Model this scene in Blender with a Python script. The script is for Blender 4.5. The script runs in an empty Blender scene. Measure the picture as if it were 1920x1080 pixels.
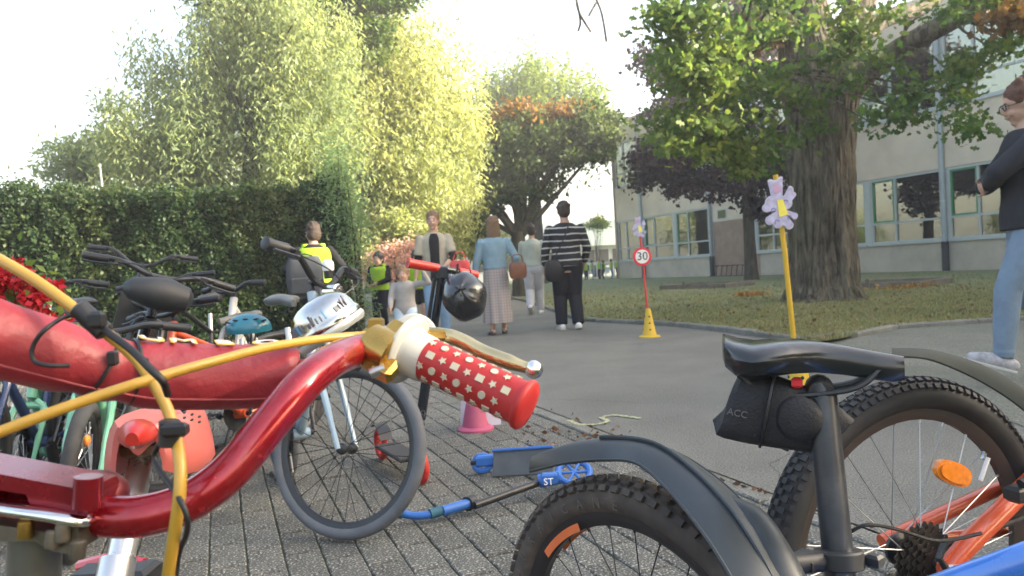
import bpy, math, random
import numpy as np
from mathutils import Vector, Matrix, Quaternion
random.seed(7)
PI = math.pi
V = Vector
scene = bpy.context.scene
C = scene.collection

# ---------------------------------------------------------------- camera
F_PX = 1400.0                      # focal length in pixels of a 1920 wide frame
CAM_H = 0.86
PITCH = -0.0229
ROLL = 0.058
cam_d = bpy.data.cameras.new('camera')
cam = bpy.data.objects.new('camera', cam_d)
C.objects.link(cam)
scene.camera = cam
cam_d.sensor_width = 36.0
cam_d.lens = 36.0 * F_PX / 1920.0
cam_d.clip_start = 0.02
cam_d.clip_end = 2000
cam_d.dof.use_dof = True
cam_d.dof.focus_distance = 1.0
cam_d.dof.aperture_fstop = 14.0
Fw = V((0, math.cos(PITCH), math.sin(PITCH)))
U0 = V((0, -math.sin(PITCH), math.cos(PITCH)))
R0 = V((1, 0, 0))
Rv = R0 * math.cos(ROLL) - U0 * math.sin(ROLL)
Uv = R0 * math.sin(ROLL) + U0 * math.cos(ROLL)
CP = V((0, 0, CAM_H))
mw = Matrix.Identity(4)
for i in range(3):
    mw[i][0] = Rv[i]; mw[i][1] = Uv[i]; mw[i][2] = -Fw[i]; mw[i][3] = CP[i]
cam.matrix_world = mw

# ---------------------------------------------------------------- sky, sun, exposure
SUN_EL = math.radians(20)
SUN_AZ = math.radians(97)         # measured from +Y towards +X
world = bpy.data.worlds.new('World')
scene.world = world
world.use_nodes = True
nt = world.node_tree
bg = nt.nodes['Background']
sky = nt.nodes.new('ShaderNodeTexSky')
sky.sky_type = 'NISHITA'
sky.sun_disc = False
sky.sun_elevation = SUN_EL
sky.sun_rotation = SUN_AZ
sky.dust_density = 6.0
sky.ozone_density = 0.4
sky.air_density = 1.0
nt.links.new(sky.outputs[0], bg.inputs[0])
bg.inputs[1].default_value = 0.15
sun_d = bpy.data.lights.new('sun', 'SUN')
sun = bpy.data.objects.new('sun', sun_d)
C.objects.link(sun)
sun_d.energy = 5.0
sun_d.angle = math.radians(0.6)
sun_d.color = (1.0, 0.90, 0.72)
sdir = V((math.sin(SUN_AZ) * math.cos(SUN_EL), math.cos(SUN_AZ) * math.cos(SUN_EL), math.sin(SUN_EL)))
sun.rotation_euler = sdir.to_track_quat('Z', 'Y').to_euler()
scene.view_settings.view_transform = 'Standard'
scene.view_settings.look = 'None'
scene.view_settings.exposure = 2.4
scene.view_settings.gamma = 1.0
scene.render.engine = 'CYCLES'

def ray(u, v):
    return Fw + Rv * ((u - 960) / F_PX) + Uv * ((540 - v) / F_PX)
def P(u, v, d):
    return CP + ray(u, v) * d
def G(u, v, z=0.0):
    r = ray(u, v)
    return CP + r * ((z - CAM_H) / r.z)
def GD(u, d, z=0.0):
    """point at height z seen at column u (of the horizon row) and depth d"""
    r = ray(u, 508 - 0.058 * (u - 960))
    p = CP + r * d
    return V((p.x, p.y, z))

D1 = V((-0.367, 0.930, 0)).normalized()     # direction of kerb, joints and facade
D2 = V((D1.y, -D1.x, 0))                    # across, to the right and away

# ---------------------------------------------------------------- materials
def new_mat(name):
    m = bpy.data.materials.new(name)
    m.use_nodes = True
    return m, m.node_tree, m.node_tree.nodes['Principled BSDF']
def lk(t, a, b): t.links.new(a, b)

def mat(name, col, rough=0.5, metal=0.0, var=0.12, vs=12.0, bump=0.0, bs=60.0, coat=0.0, spec=0.5, dirt=0.0, dirtcol=(0.12, 0.10, 0.08), rvar=0.1, rand=0.0):
    m, t, p = new_mat(name)
    tc = t.nodes.new('ShaderNodeTexCoord')
    n = t.nodes.new('ShaderNodeTexNoise'); n.inputs['Scale'].default_value = vs; n.inputs['Detail'].default_value = 6
    lk(t, tc.outputs['Object'], n.inputs['Vector'])
    r = t.nodes.new('ShaderNodeMapRange')
    r.inputs['From Min'].default_value = 0.3; r.inputs['From Max'].default_value = 0.7
    r.inputs['To Min'].default_value = 1 - var; r.inputs['To Max'].default_value = 1 + var
    lk(t, n.outputs['Fac'], r.inputs['Value'])
    mx = t.nodes.new('ShaderNodeMix'); mx.data_type = 'RGBA'; mx.blend_type = 'MULTIPLY'
    mx.inputs[0].default_value = 1.0
    mx.inputs[6].default_value = (*col, 1)
    src = r.outputs[0]
    if rand:
        oi = t.nodes.new('ShaderNodeObjectInfo')
        r2 = t.nodes.new('ShaderNodeMapRange'); r2.inputs['To Min'].default_value = 1 - rand; r2.inputs['To Max'].default_value = 1 + rand
        lk(t, oi.outputs['Random'], r2.inputs['Value'])
        mm = t.nodes.new('ShaderNodeMath'); mm.operation = 'MULTIPLY'
        lk(t, src, mm.inputs[0]); lk(t, r2.outputs[0], mm.inputs[1]); src = mm.outputs[0]
    lk(t, src, mx.inputs[7])
    out = mx.outputs[2]
    if dirt > 0:
        n2 = t.nodes.new('ShaderNodeTexNoise'); n2.inputs['Scale'].default_value = vs * 0.6; n2.inputs['Detail'].default_value = 10
        n2.inputs['Roughness'].default_value = 0.7
        lk(t, tc.outputs['Object'], n2.inputs['Vector'])
        r3 = t.nodes.new('ShaderNodeMapRange'); r3.inputs['From Min'].default_value = 0.48; r3.inputs['From Max'].default_value = 0.75
        r3.inputs['To Max'].default_value = dirt
        lk(t, n2.outputs['Fac'], r3.inputs['Value'])
        m2 = t.nodes.new('ShaderNodeMix'); m2.data_type = 'RGBA'
        lk(t, r3.outputs[0], m2.inputs[0]); lk(t, out, m2.inputs[6]); m2.inputs[7].default_value = (*dirtcol, 1)
        out = m2.outputs[2]
    lk(t, out, p.inputs['Base Color'])
    rr = t.nodes.new('ShaderNodeMapRange')
    rr.inputs['To Min'].default_value = max(0.02, rough - rvar); rr.inputs['To Max'].default_value = min(1, rough + rvar)
    lk(t, n.outputs['Fac'], rr.inputs['Value']); lk(t, rr.outputs[0], p.inputs['Roughness'])
    p.inputs['Metallic'].default_value = metal
    p.inputs['Specular IOR Level'].default_value = spec
    if coat: p.inputs['Coat Weight'].default_value = coat; p.inputs['Coat Roughness'].default_value = 0.08
    if bump:
        nb = t.nodes.new('ShaderNodeTexNoise'); nb.inputs['Scale'].default_value = bs; nb.inputs['Detail'].default_value = 5
        lk(t, tc.outputs['Object'], nb.inputs['Vector'])
        b = t.nodes.new('ShaderNodeBump'); b.inputs['Strength'].default_value = bump; b.inputs['Distance'].default_value = 0.01
        lk(t, nb.outputs['Fac'], b.inputs['Height']); lk(t, b.outputs[0], p.inputs['Normal'])
    return m

def leaf_mat(name, cols, trans=0.45, nscale=0.7, rough=0.5):
    m, t, p = new_mat(name)
    geo = t.nodes.new('ShaderNodeNewGeometry'); tc = t.nodes.new('ShaderNodeTexCoord')
    n = t.nodes.new('ShaderNodeTexNoise'); n.inputs['Scale'].default_value = nscale; n.inputs['Detail'].default_value = 3
    lk(t, tc.outputs['Object'], n.inputs['Vector'])
    a = t.nodes.new('ShaderNodeMath'); a.operation = 'MULTIPLY_ADD'
    lk(t, geo.outputs['Random Per Island'], a.inputs[0]); a.inputs[1].default_value = 0.55
    mr = t.nodes.new('ShaderNodeMapRange'); mr.inputs['From Min'].default_value = 0.3; mr.inputs['From Max'].default_value = 0.7
    mr.inputs['To Max'].default_value = 0.45
    lk(t, n.outputs['Fac'], mr.inputs['Value']); lk(t, mr.outputs[0], a.inputs[2])
    cr = t.nodes.new('ShaderNodeValToRGB')
    while len(cr.color_ramp.elements) < len(cols): cr.color_ramp.elements.new(0.5)
    for i, c in enumerate(cols):
        cr.color_ramp.elements[i].position = i / (len(cols) - 1); cr.color_ramp.elements[i].color = (*c, 1)
    lk(t, a.outputs[0], cr.inputs[0])
    lk(t, cr.outputs[0], p.inputs['Base Color'])
    p.inputs['Roughness'].default_value = rough
    p.inputs['Specular IOR Level'].default_value = 0.25
    tr = t.nodes.new('ShaderNodeBsdfTranslucent')
    g = t.nodes.new('ShaderNodeMix'); g.data_type = 'RGBA'; g.blend_type = 'MULTIPLY'; g.inputs[0].default_value = 1.0
    g.inputs[7].default_value = (1.35, 1.3, 0.75, 1); lk(t, cr.outputs[0], g.inputs[6]); lk(t, g.outputs[2], tr.inputs[0])
    ms = t.nodes.new('ShaderNodeMixShader'); ms.inputs[0].default_value = trans
    lk(t, p.outputs[0], ms.inputs[1]); lk(t, tr.outputs[0], ms.inputs[2])
    lk(t, ms.outputs[0], t.nodes['Material Output'].inputs[0])
    return m

# ---------------------------------------------------------------- mesh helpers
class MB:
    def __init__(s): s.v = []; s.f = []
    def add(s, vs, fs):
        o = len(s.v); s.v += [V(x) for x in vs]; s.f += [tuple(i + o for i in f) for f in fs]; return s
    def xf(s, m):
        s.v = [m @ x for x in s.v]; return s
    def merge(s, o): return s.add(o.v, o.f)
    def tube(s, path, rad, n=8, cap=True, round_=False, closed=False, sq=None):
        path = [V(p) for p in path]; k = len(path)
        if not hasattr(rad, '__len__'): rad = [rad] * k
        rad = list(rad)
        if round_ and not closed:
            a = (path[0] - path[1]).normalized(); b = (path[-1] - path[-2]).normalized()
            pre = []; rr = []
            for t in (80, 60, 35): pre.append(path[0] + a * rad[0] * math.sin(math.radians(t))); rr.append(rad[0] * math.cos(math.radians(t)))
            post = []; r2 = []
            for t in (35, 60, 80): post.append(path[-1] + b * rad[-1] * math.sin(math.radians(t))); r2.append(rad[-1] * math.cos(math.radians(t)))
            path = pre + path + post; rad = rr + rad + r2; k = len(path)
        tans = []
        for i in range(k):
            if closed: d = path[(i + 1) % k] - path[i - 1]
            else: d = path[min(i + 1, k - 1)] - path[max(i - 1, 0)]
            tans.append(d.normalized() if d.length > 1e-9 else V((0, 0, 1)))
        t0 = tans[0]; ref = V((0, 0, 1)) if abs(t0.z) < 0.9 else V((1, 0, 0))
        nrm = (ref - t0 * ref.dot(t0)).normalized()
        vs = []
        for i in range(k):
            nrm = (nrm - tans[i] * nrm.dot(tans[i]))
            nrm = nrm.normalized() if nrm.length > 1e-6 else tans[i].orthogonal().normalized()
            bn = tans[i].cross(nrm)
            for j in range(n):
                a = 2 * PI * j / n
                ra, rb = rad[i], rad[i] * (sq if sq else 1)
                vs.append(path[i] + nrm * math.cos(a) * ra + bn * math.sin(a) * rb)
        fs = []
        for i in range(k if closed else k - 1):
            for j in range(n):
                i2 = (i + 1) % k
                fs.append((i * n + j, i * n + (j + 1) % n, i2 * n + (j + 1) % n, i2 * n + j))
        if cap and not closed:
            fs.append(tuple(range(n))[::-1]); fs.append(tuple((k - 1) * n + j for j in range(n)))
        return s.add(vs, fs)
    def lathe(s, prof, o, axis, n=24, cap=True):
        axis = V(axis).normalized(); x = axis.orthogonal().normalized(); y = axis.cross(x); o = V(o)
        vs = []; fs = []
        for r, h in prof:
            for j in range(n):
                a = 2 * PI * j / n
                vs.append(o + axis * h + (x * math.cos(a) + y * math.sin(a)) * max(r, 1e-5))
        for i in range(len(prof) - 1):
            for j in range(n): fs.append((i * n + j, i * n + (j + 1) % n, (i + 1) * n + (j + 1) % n, (i + 1) * n + j))
        if cap:
            fs.append(tuple(range(n))[::-1]); fs.append(tuple((len(prof) - 1) * n + j for j in range(n)))
        return s.add(vs, fs)
    def box(s, c, sz, m=None, bev=0.0):
        hx, hy, hz = [q / 2 for q in sz]; c = V(c)
        if bev > 0:
            b = min(bev, hx * .9, hy * .9, hz * .9); vs = []; fs = []
            for (z, i) in ((-hz, b), (-hz + b, 0), (hz - b, 0), (hz, b)):
                for (x, y) in ((-1, -1), (1, -1), (1, 1), (-1, 1)):
                    # chamfered corners
                    vs.append(V((x * (hx - i), y * (hy - i), z)))
            for k in range(3):
                for j in range(4): fs.append((k * 4 + j, k * 4 + (j + 1) % 4, (k + 1) * 4 + (j + 1) % 4, (k + 1) * 4 + j))
            fs.append((3, 2, 1, 0)); fs.append((12, 13, 14, 15))
        else:
            vs = [V((x * hx, y * hy, z * hz)) for z in (-1, 1) for (x, y) in ((-1, -1), (1, -1), (1, 1), (-1, 1))]
            fs = [(3, 2, 1, 0), (4, 5, 6, 7)] + [(j, (j + 1) % 4, 4 + (j + 1) % 4, 4 + j) for j in range(4)]
        if m is not None: vs = [m @ q for q in vs]
        return s.add([q + c for q in vs], fs)
    def ell(s, c, r, m=None, n=12, k=8):
        c = V(c)
        if not hasattr(r, '__len__'): r = (r, r, r)
        vs = []; fs = []
        for i in range(1, k):
            t = PI * i / k
            for j in range(n):
                a = 2 * PI * j / n
                vs.append(V((r[0] * math.sin(t) * math.cos(a), r[1] * math.sin(t) * math.sin(a), r[2] * math.cos(t))))
        vs.append(V((0, 0, r[2]))); vs.append(V((0, 0, -r[2])))
        for i in range(k - 2):
            for j in range(n): fs.append((i * n + j, (i + 1) * n + j, (i + 1) * n + (j + 1) % n, i * n + (j + 1) % n))
        top = (k - 1) * n; bot = top + 1
        for j in range(n):
            fs.append((top, j, (j + 1) % n)); fs.append((bot, (k - 2) * n + (j + 1) % n, (k - 2) * n + j))
        if m is not None: vs = [m @ q for q in vs]
        return s.add([q + c for q in vs], fs)
    def prism(s, pts, o, x, y, t):
        """flat outline pts (2D) at o along x, y; thickness t along x cross y (centred)"""
        o, x, y = V(o), V(x).normalized(), V(y).normalized(); z = x.cross(y).normalized(); n = len(pts)
        vs = [o + x * a + y * b - z * t / 2 for a, b in pts] + [o + x * a + y * b + z * t / 2 for a, b in pts]
        fs = [tuple(range(n))[::-1], tuple(range(n, 2 * n))] + [(j, (j + 1) % n, n + (j + 1) % n, n + j) for j in range(n)]
        return s.add(vs, fs)
    def loft(s, rings, cap=True):
        n = len(rings[0]); vs = [p for r in rings for p in r]; fs = []
        for i in range(len(rings) - 1):
            for j in range(n): fs.append((i * n + j, i * n + (j + 1) % n, (i + 1) * n + (j + 1) % n, (i + 1) * n + j))
        if cap: fs.append(tuple(range(n))[::-1]); fs.append(tuple((len(rings) - 1) * n + j for j in range(n)))
        return s.add(vs, fs)
    def mesh(s, name, smooth=True, ang=38):
        me = bpy.data.meshes.new(name); me.from_pydata([tuple(q) for q in s.v], [], s.f); me.update()
        if smooth:
            me.polygons.foreach_set('use_smooth', [True] * len(me.polygons)); me.set_sharp_from_angle(angle=math.radians(ang))
        return me

def obj(name, mb, m, parent=None, smooth=True, ang=38, kind=None, label=None):
    me = mb if isinstance(mb, bpy.types.Mesh) else mb.mesh(name, smooth, ang)
    if m is not None:
        if not me.materials: me.materials.append(m)
    o = bpy.data.objects.new(name, me); C.objects.link(o)
    if parent: o.parent = parent
    if kind: o['kind'] = kind
    if label: o['label'] = label
    return o
def tag(o, label=None, cat=None, group=None, kind=None):
    if label: o['label'] = label
    if cat: o['category'] = cat
    if group: o['group'] = group
    if kind: o['kind'] = kind
    return o
def thing(name, label, cat, loc=(0, 0, 0), rot=(0, 0, 0), group=None):
    o = bpy.data.objects.new(name, None); C.objects.link(o); o.empty_display_size = 0.1
    o.location = loc; o.rotation_euler = rot
    return tag(o, label, cat, group)
def wpart(name, mb, m, root, **k):
    """part given in world coordinates, root has a location only"""
    L = root.location.copy()
    mb.v = [q - L for q in mb.v]
    return obj(name, mb, m, root, **k)
def cr(pts, k=6, closed=False):
    pts = [V(p) for p in pts]; n = len(pts); out = []
    rng = range(n) if closed else range(n - 1)
    for i in rng:
        if closed: a, b, c, d = pts[i - 1], pts[i], pts[(i + 1) % n], pts[(i + 2) % n]
        else: a, b, c, d = pts[max(i - 1, 0)], pts[i], pts[i + 1], pts[min(i + 2, n - 1)]
        for j in range(k):
            t = j / k
            out.append(0.5 * ((2 * b) + (-a + c) * t + (2 * a - 5 * b + 4 * c - d) * t * t + (-a + 3 * b - 3 * c + d) * t ** 3))
    if not closed: out.append(pts[-1])
    return out
def lerp(a, b, t): return a + (b - a) * t
def rot_to(z, x=None):
    z = V(z).normalized()
    x = V(x) if x is not None else z.orthogonal()
    x = (x - z * x.dot(z)).normalized(); y = z.cross(x)
    return Matrix((x, y, z)).transposed()
def text_mesh(body, size, depth=0.0):
    cu = bpy.data.curves.new('t', 'FONT'); cu.body = body; cu.size = size; cu.extrude = depth
    cu.align_x = 'CENTER'; cu.align_y = 'CENTER'; cu.resolution_u = 3
    o = bpy.data.objects.new('t', cu); C.objects.link(o)
    dg = bpy.context.evaluated_depsgraph_get(); dg.update()
    me = bpy.data.meshes.new_from_object(o.evaluated_get(dg))
    bpy.data.objects.remove(o); return me
def remesh(mb, vox, smooth_it=3, name='body'):
    me = mb.mesh(name, True)
    o = bpy.data.objects.new('tmp', me); C.objects.link(o)
    r = o.modifiers.new('r', 'REMESH'); r.mode = 'VOXEL'; r.voxel_size = vox; r.use_smooth_shade = True
    if smooth_it:
        s = o.modifiers.new('s', 'SMOOTH'); s.iterations = smooth_it; s.factor = 0.5
    dg = bpy.context.evaluated_depsgraph_get(); dg.update()
    m2 = bpy.data.meshes.new_from_object(o.evaluated_get(dg)); m2.name = name
    bpy.data.objects.remove(o); bpy.data.meshes.remove(me)
    m2.materials.clear()
    return m2
# ================================================================ SETTING
def ground_mat(name, cols, scale, bump=0.5, rough=0.9, speck=None, sp_scale=300, coord='Object', rand=0.0, stain=None):
    m, t, p = new_mat(name)
    tc = t.nodes.new('ShaderNodeTexCoord')
    n = t.nodes.new('ShaderNodeTexNoise'); n.inputs['Scale'].default_value = scale; n.inputs['Detail'].default_value = 12; n.inputs['Roughness'].default_value = 0.65
    lk(t, tc.outputs[coord], n.inputs['Vector'])
    r = t.nodes.new('ShaderNodeValToRGB')
    while len(r.color_ramp.elements) < len(cols): r.color_ramp.elements.new(0.5)
    for i, c in enumerate(cols):
        r.color_ramp.elements[i].position = 0.28 + 0.44 * i / (len(cols) - 1); r.color_ramp.elements[i].color = (*c, 1)
    lk(t, n.outputs['Fac'], r.inputs[0]); out = r.outputs[0]
    n2 = t.nodes.new('ShaderNodeTexNoise'); n2.inputs['Scale'].default_value = sp_scale; n2.inputs['Detail'].default_value = 2
    lk(t, tc.outputs[coord], n2.inputs['Vector'])
    if speck:
        v = t.nodes.new('ShaderNodeMapRange'); v.inputs['From Min'].default_value = 0.56; v.inputs['From Max'].default_value = 0.68
        lk(t, n2.outputs['Fac'], v.inputs['Value'])
        mx = t.nodes.new('ShaderNodeMix'); mx.data_type = 'RGBA'
        lk(t, v.outputs[0], mx.inputs[0]); lk(t, out, mx.inputs[6]); mx.inputs[7].default_value = (*speck, 1); out = mx.outputs[2]
        v2 = t.nodes.new('ShaderNodeMapRange'); v2.inputs['From Min'].default_value = 0.44; v2.inputs['From Max'].default_value = 0.32
        v2.inputs['To Max'].default_value = 0.7
        lk(t, n2.outputs['Fac'], v2.inputs['Value'])
        m2 = t.nodes.new('ShaderNodeMix'); m2.data_type = 'RGBA'
        lk(t, v2.outputs[0], m2.inputs[0]); lk(t, out, m2.inputs[6]); m2.inputs[7].default_value = (*[q * 0.3 for q in cols[0]], 1); out = m2.outputs[2]
    if stain:
        n3 = t.nodes.new('ShaderNodeTexNoise'); n3.inputs['Scale'].default_value = 0.6; n3.inputs['Detail'].default_value = 8
        lk(t, tc.outputs[coord], n3.inputs['Vector'])
        v3 = t.nodes.new('ShaderNodeMapRange'); v3.inputs['From Min'].default_value = 0.5; v3.inputs['From Max'].default_value = 0.7; v3.inputs['To Max'].default_value = 0.6
        lk(t, n3.outputs['Fac'], v3.inputs['Value'])
        m3 = t.nodes.new('ShaderNodeMix'); m3.data_type = 'RGBA'
        lk(t, v3.outputs[0], m3.inputs[0]); lk(t, out, m3.inputs[6]); m3.inputs[7].default_value = (*stain, 1); out = m3.outputs[2]
    if rand:
        oi = t.nodes.new('ShaderNodeObjectInfo')
        r2 = t.nodes.new('ShaderNodeMapRange'); r2.inputs['To Min'].default_value = 1 - rand; r2.inputs['To Max'].default_value = 1 + rand
        lk(t, oi.outputs['Random'], r2.inputs['Value'])
        m4 = t.nodes.new('ShaderNodeMix'); m4.data_type = 'RGBA'; m4.blend_type = 'MULTIPLY'; m4.inputs[0].default_value = 1
        lk(t, out, m4.inputs[6]); lk(t, r2.outputs[0], m4.inputs[7]); out = m4.outputs[2]
    lk(t, out, p.inputs['Base Color']); p.inputs['Roughness'].default_value = rough
    p.inputs['Specular IOR Level'].default_value = 0.3
    b = t.nodes.new('ShaderNodeBump'); b.inputs['Strength'].default_value = bump; b.inputs['Distance'].default_value = 0.006
    ad = t.nodes.new('ShaderNodeMath'); ad.operation = 'ADD'
    lk(t, n2.outputs['Fac'], ad.inputs[0]); lk(t, n.outputs['Fac'], ad.inputs[1])
    lk(t, ad.outputs[0], b.inputs['Height']); lk(t, b.outputs[0], p.inputs['Normal'])
    return m

m_soil = ground_mat('soil', [(0.04, 0.035, 0.02), (0.07, 0.06, 0.035), (0.055, 0.07, 0.03)], 3)
m_road = ground_mat('asphalt', [(0.108, 0.108, 0.096), (0.136, 0.136, 0.121), (0.164, 0.162, 0.145)], 1.6, bump=1.0, speck=(0.28, 0.275, 0.24), sp_scale=140, stain=(0.086, 0.088, 0.079))
t_ = m_road.node_tree; p_ = t_.nodes['Principled BSDF']; src_ = p_.inputs['Base Color'].links[0].from_socket
tc_ = t_.nodes.new('ShaderNodeTexCoord'); nz_ = t_.nodes.new('ShaderNodeTexNoise'); nz_.inputs['Scale'].default_value = 1.5; nz_.inputs['Detail'].default_value = 8
lk(t_, tc_.outputs['Object'], nz_.inputs['Vector']); vm_ = t_.nodes.new('ShaderNodeVectorMath'); vm_.operation = 'MULTIPLY_ADD'; vm_.inputs[1].default_value = (.7, .7, 0)
lk(t_, nz_.outputs['Color'], vm_.inputs[0]); lk(t_, tc_.outputs['Object'], vm_.inputs[2]); vo_ = t_.nodes.new('ShaderNodeTexVoronoi'); vo_.feature = 'DISTANCE_TO_EDGE'; vo_.inputs['Scale'].default_value = 0.55
lk(t_, vm_.outputs[0], vo_.inputs['Vector']); c1_ = t_.nodes.new('ShaderNodeMapRange'); c1_.inputs['From Min'].default_value = 0.004; c1_.inputs['From Max'].default_value = 0.0; c1_.inputs['To Max'].default_value = .75
lk(t_, vo_.outputs['Distance'], c1_.inputs['Value']); n4_ = t_.nodes.new('ShaderNodeTexNoise'); n4_.inputs['Scale'].default_value = .35; lk(t_, tc_.outputs['Object'], n4_.inputs['Vector'])
c2_ = t_.nodes.new('ShaderNodeMapRange'); c2_.inputs['From Min'].default_value = .48; c2_.inputs['From Max'].default_value = .56; lk(t_, n4_.outputs['Fac'], c2_.inputs['Value'])
m5_ = t_.nodes.new('ShaderNodeMath'); m5_.operation = 'MULTIPLY'; lk(t_, c1_.outputs[0], m5_.inputs[0]); lk(t_, c2_.outputs[0], m5_.inputs[1])
mx_ = t_.nodes.new('ShaderNodeMix'); mx_.data_type = 'RGBA'; lk(t_, m5_.outputs[0], mx_.inputs[0]); lk(t_, src_, mx_.inputs[6]); mx_.inputs[7].default_value = (.04, .04, .035, 1); lk(t_, mx_.outputs[2], p_.inputs['Base Color'])
m_path = ground_mat('coarse asphalt', [(0.10, 0.105, 0.088), (0.13, 0.135, 0.112), (0.155, 0.155, 0.125)], 2.2, bump=1.0, speck=(0.25, 0.25, 0.21), sp_scale=90, stain=(0.085, 0.095, 0.07))
m_paver = ground_mat('concrete paver', [(0.072, 0.072, 0.063), (0.100, 0.099, 0.087), (0.128, 0.126, 0.110)], 9, bump=1.0, speck=(0.42, 0.41, 0.36), sp_scale=130, coord='Object', rand=0.17)
m_joint = ground_mat('mossy joint sand', [(0.05, 0.05, 0.03), (0.065, 0.072, 0.032), (0.10, 0.092, 0.06)], 14)
m_kerb = ground_mat('kerb concrete', [(0.10, 0.10, 0.088), (0.15, 0.15, 0.13), (0.20, 0.195, 0.17)], 6, speck=(0.3, 0.3, 0.27), sp_scale=120, rand=0.14)
m_lawn = ground_mat('lawn soil', [(0.23, 0.21, 0.13), (0.17, 0.18, 0.09), (0.10, 0.15, 0.06), (0.27, 0.24, 0.16)], 0.7, bump=1.0, speck=(0.16, 0.14, 0.07), sp_scale=40)

def sheet(name, pts, z, m, kind='structure'):
    mb = MB(); mb.add([(p[0], p[1], z) for p in pts], [tuple(range(len(pts)))])
    o = obj(name, mb, m, smooth=False); o['kind'] = kind; return o

# ground
sheet('ground', [(-250, -60), (250, -60), (250, 400), (-250, 400)], -0.06, m_soil)

# paving boundary line
A = G(1000, 775); B = A - D1 * 6.0
Lp = lambda t, off=0.0: A + D1 * t + D2 * off          # t grows to the far end
far_t = 75
road_pts = [Lp(-9, 0.11), Lp(-9, 14), Lp(far_t, 14), Lp(far_t, 0.11)]
sheet('road', [(p.x, p.y) for p in road_pts], 0.0, m_road)
pv_base = [Lp(-7, 0.11), Lp(-7, -9), Lp(7.2, -9), Lp(7.2, 0.11)]
paving = sheet('paving', [(p.x, p.y) for p in pv_base], -0.009, m_joint)

# pavers, one object each near the camera
PL, PW, PH = 0.22, 0.112, 0.05
rp = random.Random(3)
pv_meshes = []
for k in range(4):
    b = MB(); l, w = PL - 0.008, PW - 0.0062
    n = []
    hx, hy = l / 2, w / 2; c = 0.004
    j = lambda: rp.uniform(-0.0016, 0.0016)
    base = [(-hx, -hy), (hx, -hy), (hx, hy), (-hx, hy)]
    base = [(x + j(), y + j()) for x, y in base]
    vs = [(x, y, -PH) for x, y in base] + [(x, y, -c) for x, y in base] + [(x * (1 - c / hx), y * (1 - c / hy), j() * .5) for x, y in base]
    fs = []
    for q in range(2):
        for i in range(4): fs.append((q * 4 + i, q * 4 + (i + 1) % 4, q * 4 + 4 + (i + 1) % 4, q * 4 + 4 + i))
    fs.append((8, 9, 10, 11))
    b.add(vs, fs)
    me = b.mesh('paver', False); me.materials.append(m_paver); pv_meshes.append((me, b))
cells = []
ang = math.atan2(D1.y, D1.x)
def project(p):
    d = V(p) - CP; z = d.dot(Fw)
    if z < 0.05: return None
    return 960 + F_PX * d.dot(Rv) / z, 540 - F_PX * d.dot(Uv) / z, z
for r in range(1, 62):
    off = -PW * (r - 0.5) + 0.0
    for q in range(-26, 33):
        t = PL * (q + (0.5 if r % 2 else 0.0))
        c = Lp(t, off); pr = project(c)
        if c.y < 0.3: continue
        vis = pr is not None and -60 < pr[0] < 1980 and 560 < pr[1] < 1160
        cells.append((pr[2] if vis else 100 + (c - CP).length, c))
cells.sort(key=lambda x: x[0])
rest = MB()
for i, (d, c) in enumerate(cells):
    rz = ang + rp.uniform(-0.008, 0.008); rx = rp.uniform(-0.006, 0.006); ry = rp.uniform(-0.006, 0.006)
    z = rp.uniform(-0.003, 0.002)
    me, b = pv_meshes[rp.randrange(4)]
    if i < 300:
        o = bpy.data.objects.new('paver', me); C.objects.link(o); o.parent = paving
        o.location = (c.x, c.y, z); o.rotation_euler = (rx, ry, rz)
    else:
        M = Matrix.Translation((c.x, c.y, z)) @ Matrix.Rotation(rz, 4, 'Z') @ Matrix.Rotation(rx, 4, 'X')
        rest.add([M @ q for q in b.v], b.f)
obj('far_pavers', rest, m_paver, paving, smooth=False, kind='stuff')
# edging strip between pavers and road
edge = sheet('edging_strip', [(p.x, p.y) for p in [Lp(-7, 0.10), Lp(-7, 0.0), Lp(12, 0.0), Lp(12, 0.10)]], -0.018, m_joint)
es = MB(); es.box((0, 0, -0.03), (0.985, 0.085, 0.06), bev=0.006); esm = es.mesh('edge_stone', False); esm.materials.append(m_kerb)
for q in range(-6, 12):
    c = Lp(q + 0.5, 0.052); o = bpy.data.objects.new('edge_stone', esm); C.objects.link(o); o.parent = edge
    o.location = (c.x, c.y, 0.004 + rp.uniform(-0.004, 0.001)); o.rotation_euler = (0, rp.uniform(-.003, .003), ang)

# lawn with kerb
kp = [G(940, 556), G(985, 566), G(1040, 585), G(1085, 601), G(1160, 606), G(1260, 612), G(1370, 624), G(1475, 640), G(1530, 646), G(1580, 640), G(1660, 620), G(1780, 611), G(1900, 603), G(2150, 585), G(2600, 555)]
kc = cr([V((p.x, p.y, 0)) for p in kp], 8)
LZ = 0.035
outer = [V((26, 32, 0)), V((20, 40, 0)), V((12, 62, 0)), V((2, 68, 0)), V((-4.5, 40, 0))]
lawn_poly = [(p.x, p.y) for p in kc + outer]
# grid lawn mesh with gentle relief
def inside(x, y, poly):
    c = False; n = len(poly); j = n - 1
    for i in range(n):
        xi, yi = poly[i]; xj, yj = poly[j]
        if (yi > y) != (yj > y) and x < (xj - xi) * (y - yi) / (yj - yi) + xi: c = not c
        j = i
    return c
lawn = sheet('lawn', lawn_poly, LZ, m_lawn)
kerb = MB()
inner = []
for i, p in enumerate(kc):
    d = (kc[min(i + 1, len(kc) - 1)] - kc[max(i - 1, 0)]).normalized(); inner.append(V((-d.y, d.x, 0)))
kr = sheet('kerb', [((p + n * 0.02).x, (p + n * 0.02).y) for p, n in zip(kc, inner)] + [((p + n * 0.06).x, (p + n * 0.06).y) for p, n in list(zip(kc, inner))[::-1]], 0.012, m_joint)
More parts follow.
